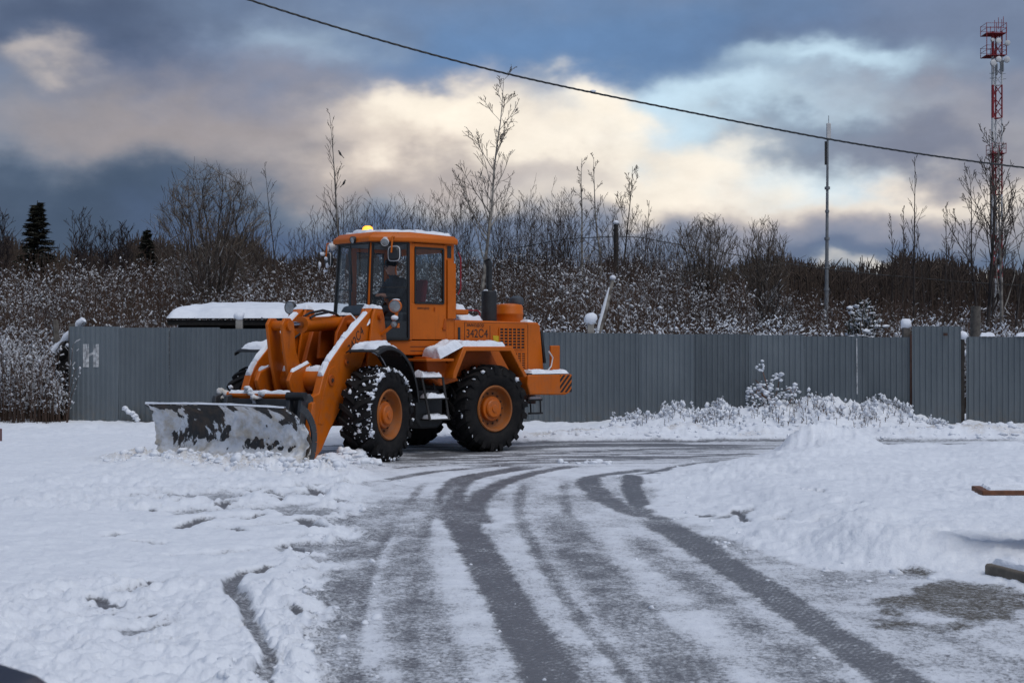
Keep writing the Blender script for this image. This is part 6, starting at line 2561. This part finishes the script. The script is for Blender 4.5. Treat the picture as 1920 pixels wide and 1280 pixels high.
weeds('verge_weeds', 'low snow-buried weeds along the foot of the right fence', 1100, 7, 27.6, 29.9, 1150, 1708, 0.04, 0.24, True, 7, ('weed', 'snow'), bs=(0.014, 0.058), prob=0.95, sub=1, zf=verge_z, lf=(0.08, 0.22), thick=0.006,
      dens=lambda U, Y: (0.25 + 0.75 * sstep(0.42, 0.6, fbm(U / 45.0, Y * 1.5, 3, 57))) * np.where(U < 1250, 0.4, 1.0) * (0.25 + 0.75 * sstep(28.0, 29.2, Y)))
weeds('verge_weeds', 'low snowy tufts at the foot of the taller panel', 60, 8, 28.4, 28.9, 1712, 1775, 0.10, 0.30, True, 5, ('weed', 'snow'), bs=(0.02, 0.05), prob=0.9, zf=lambda x, y: 0.12 + 0 * x, lf=(0.08, 0.22), thick=0.006)

# ---------------------------------------------------------------- far wood
def far_wood():
    rng = np.random.default_rng(14)
    n = 5500
    U = rng.uniform(-150, 2080, n)
    Y = rng.uniform(150, 260, n)
    X = (U - 960) * Y / FPX
    top = 507 + 34 * (fbm(U / 90.0, Y * 0 + 1, 3, 3) - 0.5) * 2 - 18 * np.exp(-((U - 1530) / 50) ** 2) * 0 + rng.normal(0, 8, n)
    top = np.where(U < 700, top - 38, top)
    zt = CAM_H + (HOR - top) * Y / FPX
    zb = hill_z(X, Y) - 0.5
    lean = rng.normal(0, 0.5, n)
    one = np.ones(n)
    P0 = np.stack([X, Y, zb], -1)
    P1 = np.stack([X + lean, Y, zt], -1)
    Pm = P0 + (P1 - P0) * 0.35
    S = [np.column_stack([P0, P1, one * 0.16, one * 0.05])]
    for k in range(4):
        f = rng.uniform(0.2, 0.9, n)[:, None]
        b0 = P0 + (P1 - P0) * f
        l = (zt - zb) * rng.uniform(0.12, 0.3, n)
        S.append(np.column_stack([b0, b0 + np.stack([rng.normal(0, 0.5, n) * l, rng.normal(0, 0.3, n) * l, l * 0.8], -1), one * 0.10, one * 0.03]))
    V, F = seg_arrays(np.concatenate(S), 3)
    o = np_mesh('far_wood', V, F, [MATS['wood_mass']])
    tag(o, 'distant brown leafless wood along the horizon', 'wood', kind='stuff')


m = Mat('wood_mass')
c = m.mix(m.ramp(m.noise(0.06, 4), 0.35, 0.65), (0.066, 0.050, 0.043), (0.080, 0.060, 0.046))
m.base(c, 0.9, 0, 0.1)
MATS['wood_mass'] = m.m
far_wood()

# ---------------------------------------------------------------- poles, masts, cables
b = MB()
p = hz(1155, 55)
zt = CAM_H + (HOR - 420) * 55 / FPX
b.tube([(0, 0, -0.3), (0, 0, zt - p.z)], [0.10, 0.085], 12)
pole = tag(b.build('wooden_pole', MATS['wood_dark']), 'short dark wooden pole with a cap of snow on the hill', 'pole')
pole.location = p
m = MB()
m.sphere((0, 0, zt - p.z + 0.05), 0.12, 12, 8, (1, 1, 0.8))
m.build('snow', SN, pole)


def cable(name, label, pts, r, cat='cable', twist=0):
    P = [Vector(q) for q in pts]
    b = MB()
    b.tube(P, r, 6)
    if twist:
        for ph in (0, 2.1, 4.2):
            q = []
            for i in range(len(P) - 1):
                for k in range(6):
                    t = k / 6
                    c = P[i].lerp(P[i + 1], t)
                    a = (i * 6 + k) * 1.1 + ph
                    q.append(c + Vector((0, math.cos(a), math.sin(a))) * r * 0.9)
            b.tube(q, r * 0.55, 5)
    o = b.build(name, MATS['cable'])
    return tag(o, label, cat)


cp = [(-700, -560), (-200, -262), (150, -108), (460, -1), (700, 73), (935, 136), (1110, 174), (1350, 222), (1560, 263), (1750, 293), (1920, 315), (2200, 345), (2700, 375)]
pts = []
for i in range(len(cp) - 1):
    for k in range(4):
        t = k / 4
        px = cp[i][0] + (cp[i + 1][0] - cp[i][0]) * t
        py = cp[i][1] + (cp[i + 1][1] - cp[i][1]) * t
        pts.append((px, py))
pts.append(cp[-1])
# smooth the polyline
for _ in range(3):
    pts = [pts[0]] + [((a[0] + 2 * c[0] + e[0]) / 4, (a[1] + 2 * c[1] + e[1]) / 4) for a, c, e in zip(pts[:-2], pts[1:-1], pts[2:])] + [pts[-1]]
cb = cable('power_cable', 'dark twisted overhead cable crossing the sky', [at(px, py, 15 + (px + 700) / 3400 * 8) for px, py in pts], 0.011, twist=1)
q = MB()
c = at(1112, 171, 15 + 1812 / 3400 * 8)
q.sphere(c, 0.028, 8, 6, (1.6, 1, 0.6))
q.build('snow', SN, cb)
wp = [(940, 470), (1000, 459), (1060, 448), (1155, 443), (1200, 445), (1270, 458), (1350, 472), (1430, 488), (1540, 503), (1650, 515), (1800, 528), (1930, 536)]
cable('wire', 'thin dark wire strung from the snow-capped wooden pole', [at(px, py, 55 + abs(px - 1155) * 0.004) for px, py in wp], 0.018, 'wire')

# leaning snowy stump
p0, p1 = at(1118, 640, 37), at(1149, 524, 37.4)
b = MB()
mid = p0.lerp(p1, 0.5) + Vector((0.03, 0, 0))
b.tube([p0 - Vector((0, 0, 0.6)), p0, mid, p1], [0.075, 0.07, 0.06, 0.05], 10)
stp = tag(b.build('leaning_stake', MATS['bark_birch']), 'leaning pale stake with snow on top behind the fence', 'stake')
m = MB()
m.sphere(p1 + Vector((0, 0, 0.04)), 0.085, 12, 8, (1, 1, 0.9))
m.build('snow', SN, stp)
m = MB()
m.tube([p0.lerp(p1, t) + Vector((-0.03, -0.02, 0.035)) for t in (0.05, 0.3, 0.5, 0.7, 0.85)], [0.05, 0.045, 0.05, 0.035, 0.02], 8)
m.build('snow', SN, stp)
b = MB()
p = at(1829, 640, 31.6)
b.tube([(0, 0, -2.0), (0, 0, 0.35), (0.01, 0, 0.78)], [0.12, 0.11, 0.105], 10)
o = tag(b.build('wooden_stump', MATS['wood_grey']), 'weathered wooden stump post rising behind the right fence run', 'post')
o.location = p

# grey antenna mast
d = 110.0
k = d / FPX
base = Vector(((1549.5 - 960) * k, d, float(hill_z(np.array([(1549.5 - 960) * k]), np.array([d]))[0])))
top = CAM_H + (HOR - 258) * k
mast = tag(empty('antenna_mast', base), 'slim grey tubular mast with a white panel antenna on top', 'mast')
hh = top - base.z
b = MB()
lvls = [0, 0.22, 0.48, 0.74, 1.0]
rs = [0.17, 0.15, 0.125, 0.10, 0.075]
for i in range(4):
    b.tube([(0.10 * lvls[i], 0, hh * lvls[i]), (0.10 * lvls[i + 1], 0, hh * lvls[i + 1])], [rs[i], rs[i + 1] * 1.06], 12)
b.build('pole', MATS['galv'], mast)
for f in (0.22, 0.48, 0.74, 0.62, 0.35):
    b = MB().cyl((0.1 * f, 0, hh * f - 0.10), (0.1 * f, 0, hh * f + 0.10), 0.21 if f not in (0.62, 0.35) else 0.16, n=12)
    b.build('flange', MATS['galv'], mast)
b = MB().box(0.02, 0.34, -0.1, 0.12, hh - 0.2, hh + 1.1)
b.build('panel_antenna', MATS['white_paint'], mast, 0.03)
b = MB().cyl((0.18, 0, hh + 1.0), (0.18, 0, hh + 1.7), 0.025, n=6)
b.build('lightning_rod', MATS['galv'], mast)
b = MB().box(-0.12, 0.0, -0.08, 0.08, hh - 2.1, hh - 0.3)
b.build('cable_tray', MATS['dark_steel'], mast)

# red and white lattice tower
d = 150.0
k = d / FPX
cx = (1868 - 960) * k
bz = float(hill_z(np.array([cx]), np.array([d]))[0])
tw = tag(empty('lattice_tower', (cx, d, bz)), 'red and white lattice communications tower at the right', 'tower')
ztop = CAM_H + (HOR - 60) * k - bz


def tz(py):
    return CAM_H + (HOR - py) * k - bz


legs = [Vector((-0.42, -0.15, 0)), Vector((0.50, -0.30, 0)), Vector((0.12, 0.5, 0))]
bands = [(560, 520, 'w'), (520, 440, 'r'), (440, 365, 'w'), (365, 283, 'r'), (283, 222, 'w'), (222, 160, 'r'), (160, 106, 'w'), (106, 60, 'r')]
for y0, y1, c in bands:
    z0, z1 = tz(y0 if y0 != 560 else 640), tz(y1)
    mt = MATS['red_paint'] if c == 'r' else MATS['white_paint']
    segs = []
    for i, l in enumerate(legs):
        rr = 0.15 if i == 0 else 0.085
        segs.append((*(l + Vector((0, 0, z0))), *(l + Vector((0, 0, z1))), rr, rr))
    n = max(2, round((z1 - z0) / 1.15))
    for q in range(n):
        a0, a1 = z0 + (z1 - z0) * q / n, z0 + (z1 - z0) * (q + 1) / n
        for i in range(3):
            A_, B_ = legs[i], legs[(i + 1) % 3]
            br = 0.05 if c == 'r' else 0.038
            if q % 2:
                A_, B_ = B_, A_
            segs.append((*(A_ + Vector((0, 0, a0))), *(B_ + Vector((0, 0, a1))), br, br))
            if q == 0:
                segs.append((*(A_ + Vector((0, 0, a0))), *(B_ + Vector((0, 0, a0))), br, br))
    V, F = seg_arrays(segs, 6)
    np_mesh('tower_section', V, F, [mt], parent=tw)
for py in (107, 66, 290):
    z = tz(py)
    b = MB()
    x0, x1 = (-1.35, 0.75) if py != 290 else (-0.75, 0.7)
    b.box(x0, x1, -1.0, 0.9, z, z + 0.06)
    for zz in (z + 0.55, z + 1.05):
        for A_, B_ in (((x0, -1.0), (x1, -1.0)), ((x1, -1.0), (x1, 0.9)), ((x1, 0.9), (x0, 0.9)), ((x0, 0.9), (x0, -1.0))):
            b.bar((*A_, zz), (*B_, zz), 0.035, 0.035)
    for A_ in ((x0, -1.0), (x1, -1.0), (x1, 0.9), (x0, 0.9), ((x0 + x1) / 2, -1.0), ((x0 + x1) / 2, 0.9)):
        b.bar((*A_, z), (*A_, z + 1.1), 0.05, 0.05)
    b.build('platform', MATS['red_paint'], tw)
b = MB()
for x in (-1.32, 0.72):
    b.bar((x, -0.98, tz(107)), (x, -0.98, tz(55)), 0.06, 0.06)
b.build('platform_post', MATS['red_paint'], tw)
for x, z0 in ((-0.3, 0), (0.1, 0.3), (0.45, 0.1), (0.62, 0.4)):
    b = MB().cyl((x, -0.4, tz(62) + z0), (x, -0.4, tz(40) + z0), 0.03, n=6)
    b.build('rod_antenna', MATS['red_paint'], tw)
for x, py, r in ((-0.80, 123, 0.34), (-0.25, 116, 0.30), (0.72, 117, 0.32), (-0.28, 82, 0.30), (0.78, 86, 0.28), (-0.9, 80, 0.18)):
    b = MB()
    b.lathe([(0, 0.0), (r * 0.7, 0.02), (r, 0.12), (r, 0.30), (r * 0.9, 0.32), (0, 0.32)], (x, -1.15, tz(py)), (0.2 if x < 0 else -0.3, -1, 0), 18)
    b.cyl((x, -0.9, tz(py)), (x * 0.5, -0.2, tz(py)), 0.04, n=6)
    b.build('dish_antenna', MATS['white_paint'], tw)
for x, py in ((0.30, 128), (0.5, 126), (-0.15, 132)):
    b = MB().box(x - 0.09, x + 0.09, -0.65, -0.5, tz(py) - 0.6, tz(py) + 0.6)
    b.build('panel_antenna', MATS['galv'], tw, 0.02)
for x, py in ((0.6, 140), (0.65, 150), (-0.5, 148), (-0.5, 139)):
    b = MB().bar((x - 0.3, -0.3, tz(py)), (x + 0.3, -0.3, tz(py) + 0.05), 0.05, 0.05)
    b.build('aerial', MATS['galv'], tw)

# ---------------------------------------------------------------- crows
def crow(px, py, d, label, ang):
    p = at(px, py, d)
    b = MB()
    b.tube([(-0.20, 0, -0.16), (-0.08, 0, -0.06), (0.0, 0, 0.06), (0.06, 0, 0.16), (0.09, 0, 0.22)], [0.03, 0.075, 0.10, 0.075, 0.04], 10)
    o = b.build('crow', MATS['feather'])
    o.location = p
    o.rotation_euler = (0, 0, ang)
    o.scale = (0.5, 0.5, 0.5)
    tag(o, label, 'bird', 'crows in the bare trees')
    b = MB()
    b.sphere((0.12, 0, 0.27), 0.06, 10, 8)
    b.build('head', MATS['feather'], o)
    b = MB().tube([(0.16, 0, 0.27), (0.25, 0, 0.25)], [0.022, 0.005], 6)
    b.build('beak', MATS['ink'], o)
    b = MB().add([(-0.14, -0.05, -0.10), (-0.14, 0.05, -0.10), (-0.40, 0.05, -0.36), (-0.40, -0.05, -0.36)], [(0, 1, 2, 3)])
    t = b.build('tail', MATS['feather'], o)
    t.modifiers.new('thick', 'SOLIDIFY').thickness = 0.02


crow(637.5, 289, 60, 'black crow perched high in the slender tree', 2.6)
crow(886, 409, 60, 'black crow perched low in the big birch', 0.4)
crow(645, 344, 60, 'black crow sitting lower in the slender tree', 0.8)

# ---------------------------------------------------------------- small things in front of the fence
sb = px_ground(1474, 797, 0.12)
sap = tag(empty('snowy_sapling', sb), 'small leaning sapling loaded with snow in front of the fence', 'sapling')
d = sb.y


def sp_(px, py, dy=0.0):
    return at(px, py, d + dy) - sb


seg, tips = [], []
stem = [(1475, 797), (1468, 775), (1450, 757), (1432, 742), (1420, 730)]
paths = [stem, [(1468, 775), (1480, 755), (1488, 742), (1492, 728)], [(1450, 757), (1440, 735), (1436, 715), (1428, 690)], [(1450, 757), (1458, 730), (1462, 708), (1466, 700)],
         [(1432, 742), (1420, 745), (1408, 738), (1400, 735)], [(1440, 735), (1428, 722), (1416, 712)], [(1420, 730), (1412, 752), (1410, 770), (1414, 785)], [(1488, 742), (1480, 728), (1470, 732)]]
rng = np.random.default_rng(31)
for j, pa in enumerate(paths):
    pp = [sp_(px, py, rng.uniform(-0.15, 0.15)) for px, py in pa]
    for a, c in zip(pp[:-1], pp[1:]):
        seg.append((*a, *c, 0.016 if j == 0 else 0.009, 0.012 if j == 0 else 0.006))
        for _ in range(3):
            tips.append(a.lerp(c, rng.random()) + Vector(rng.normal(0, 0.05, 3)))
V, F = seg_arrays(seg, 6)
np_mesh('stem', V, F, [MATS['wood_brown']], parent=sap)
cl = [(1428, 685, 0.10), (1424, 692, 0.07), (1463, 702, 0.12), (1456, 706, 0.08), (1442, 715, 0.07), (1430, 722, 0.10), (1438, 728, 0.13), (1422, 733, 0.10), (1405, 733, 0.12), (1412, 727, 0.10),
      (1448, 727, 0.11), (1490, 728, 0.11), (1482, 733, 0.10), (1474, 730, 0.08), (1440, 740, 0.12), (1460, 738, 0.07), (1402, 742, 0.08), (1412, 755, 0.06), (1484, 740, 0.09), (1476, 745, 0.07), (1495, 735, 0.06),
      (1416, 740, 0.09), (1428, 745, 0.09), (1450, 745, 0.08)]
P, S = [], []
for px, py, r in cl:
    for q in range(6):
        P.append(sp_(px + rng.normal() * 4, py + rng.normal() * 3, rng.normal() * 0.08))
        S.append(r * rng.uniform(0.2, 0.45))
V, F = blobs(np.array([tuple(v) for v in P]), S, rng, 2, 0.3, (1.15, 1.0, 0.7))
tag(np_mesh('snow', V, F, [SN], parent=sap), kind='stuff')
b = MB()
b.box(-0.085, 0.085, -0.06, 0.06, -0.2, 0.36)
o = tag(b.build('small_post', MATS['fence_sheet'], None, 0.01), 'short grey-green marker post under the snowy sapling', 'post')
o.location = px_ground(1427, 786, 0.1)
# snowy twig near the blade
sb2 = px_ground(262, 792, 0.08)
e = tag(empty('snowy_twig', sb2), 'small snow-covered twig sticking up left of the blade', 'twig')
pt = [at(px, py, sb2.y) - sb2 for px, py in ((264, 796), (255, 784), (246, 776), (234, 765))]
V, F = seg_arrays([(*a, *c, 0.012, 0.009) for a, c in zip(pt[:-1], pt[1:])], 6)
np_mesh('stem', V, F, [MATS['bark_brown']], parent=e)
P, S = [], []
for a, c in zip(pt[:-1], pt[1:]):
    for q in range(7):
        P.append(a.lerp(c, rng.random()) + Vector((rng.normal() * 0.03, 0, 0.02)))
        S.append(rng.uniform(0.025, 0.06))
V, F = blobs(np.array([tuple(v) for v in P]), S, rng, 2, 0.3)
tag(np_mesh('snow', V, F, [SN], parent=e), kind='stuff')
# thin post cut by the left edge
b = MB().tube([(0, 0, -0.1), (0, 0, 0.32)], 0.05, 10)
o = tag(b.build('marker_post', MATS['post_pink']), 'short reddish post cut off by the left edge', 'post')
o.location = px_ground(-2, 838)

# ---------------------------------------------------------------- bench corner and kerb at the right
bd = 11.0
p = at(1842, 924, bd)
bench = tag(empty('bench', (p.x, bd, 0.18)), 'brown wooden bench seat dusted with snow at the right edge', 'bench')
zs = p.z - 0.18
for i in range(3):
    b = MB()
    y0 = i * 0.135
    b.box(0.02 * i, 1.75, y0, y0 + 0.12, zs - 0.02, zs + 0.02)
    pl = b.build('plank', MATS['wood_brown'], bench, 0.006)
    q = MB()
    snow_patch(q, [(0.05 + 0.02 * i, y0 + 0.01, zs + 0.02), (1.74, y0 + 0.01, zs + 0.02), (1.74, y0 + 0.12, zs + 0.02), (0.05 + 0.02 * i, y0 + 0.12, zs + 0.02)], 0.018, 40, 5, 1.0)
    q.build('snow', SN, pl)
for x in (0.55, 1.5):
    b = MB()
    b.box(x, x + 0.06, 0.02, 0.38, zs - 0.06, zs - 0.02)
    b.bar((x + 0.03, 0.06, zs - 0.05), (x + 0.03, 0.03, -0.12), 0.05, 0.05)
    b.bar((x + 0.03, 0.34, zs - 0.05), (x + 0.03, 0.37, -0.12), 0.05, 0.05)
    b.build('leg', MATS['dark_steel'], bench)
ka, kb = px_ground(1846, 1082), px_ground(2100, 1150)
dr = (kb - ka).normalized()
nn = Vector((-dr.y, dr.x, 0))
kerb = tag(empty('kerb', ka), kind='structure')
q = 0.0
while q < 3.2:
    b = MB()
    a, c = dr * q, dr * (q + 0.98)
    vs = []
    for P_ in (a, c):
        for off, z in ((0, -0.05), (0.0, 0.09), (0.015, 0.105), (0.14, 0.105), (0.15, -0.05)):
            vs.append(P_ + nn * off + Vector((0, 0, z)))
    b.add(vs, [(0, 1, 2, 3, 4), (9, 8, 7, 6, 5)] + [(i, (i + 1) % 5, 5 + (i + 1) % 5, 5 + i) for i in range(5)])
    b.build('kerb_stone', MATS['kerb_stone'] if 'kerb_stone' in MATS else simple('kerb_stone', (0.20, 0.17, 0.135), 0.9, 0, 0.5, 6, 0.4), kerb, 0.008)
    sq_ = MB()
    snow_patch(sq_, [a + nn * 0.04 + Vector((0, 0, 0.105)), c + nn * 0.04 + Vector((0, 0, 0.105)), c + nn * 0.16 + Vector((0, 0, 0.105)), a + nn * 0.16 + Vector((0, 0, 0.105))], 0.04, 16, 5, 0.9)
    sq_.build('snow', SN, kerb)
    q += 1.0

# ---------------------------------------------------------------- parked car, only the bonnet corner in view
car = tag(empty('parked_car', (-1.88, 1.45, 0)), 'dark blue car bonnet corner blurred at the lower left', 'car')
sec = []
stations = [(2.14, 0.42, 0.74, 0.72), (2.10, 0.30, 0.86, 0.82), (1.95, 0.22, 0.98, 0.87), (1.45, 0.20, 1.02, 0.885), (0.85, 0.20, 1.06, 0.89), (0.2, 0.20, 1.06, 0.89), (-0.8, 0.20, 1.00, 0.89), (-1.6, 0.22, 0.98, 0.88), (-1.98, 0.30, 0.92, 0.82), (-2.08, 0.45, 0.80, 0.70)]
rows = []
for y, zb, zt_, hw in stations:
    row = []
    for k in range(24):
        t = 2 * PI * k / 24
        c, s_ = math.cos(t), math.sin(t)
        zc_, zh = (zb + zt_) / 2, (zt_ - zb) / 2
        row.append((hw * math.copysign(abs(c) ** 0.45, c), y, zc_ + zh * math.copysign(abs(s_) ** 0.5, s_)))
    rows.append(row + [row[0]])
b = MB().grid(rows)
b.add(rows[0][:-1], [tuple(range(24))])
b.add(rows[-1][:-1], [tuple(range(24))])
b.build('body', MATS['car_blue'], car, smooth=50)
rows = []
for y, z, hw in ((0.75, 0.96, 0.74), (0.15, 1.32, 0.64), (-0.1, 1.40, 0.62), (-0.9, 1.42, 0.62), (-1.2, 1.34, 0.62), (-1.75, 0.98, 0.72)):
    rows.append([(-0.80, y, 0.95), (-hw, y, z - 0.03), (-hw + 0.08, y, z), (hw - 0.08, y, z), (hw, y, z - 0.03), (0.80, y, 0.95)])
b = MB().grid(rows)
b.build('cabin', MATS['black_plastic'], car, smooth=40)
for x in (-0.80, 0.80):
    for y in (1.28, -1.28):
        b = MB().lathe([(0.0, -0.09), (0.30, -0.10), (0.315, -0.06), (0.315, 0.06), (0.30, 0.10), (0.20, 0.10), (0.19, 0.07), (0.0, 0.08)], (x, y, 0.315), (1 if x > 0 else -1, 0, 0), 24)
        b.build('wheel', MATS['tyre'], car)
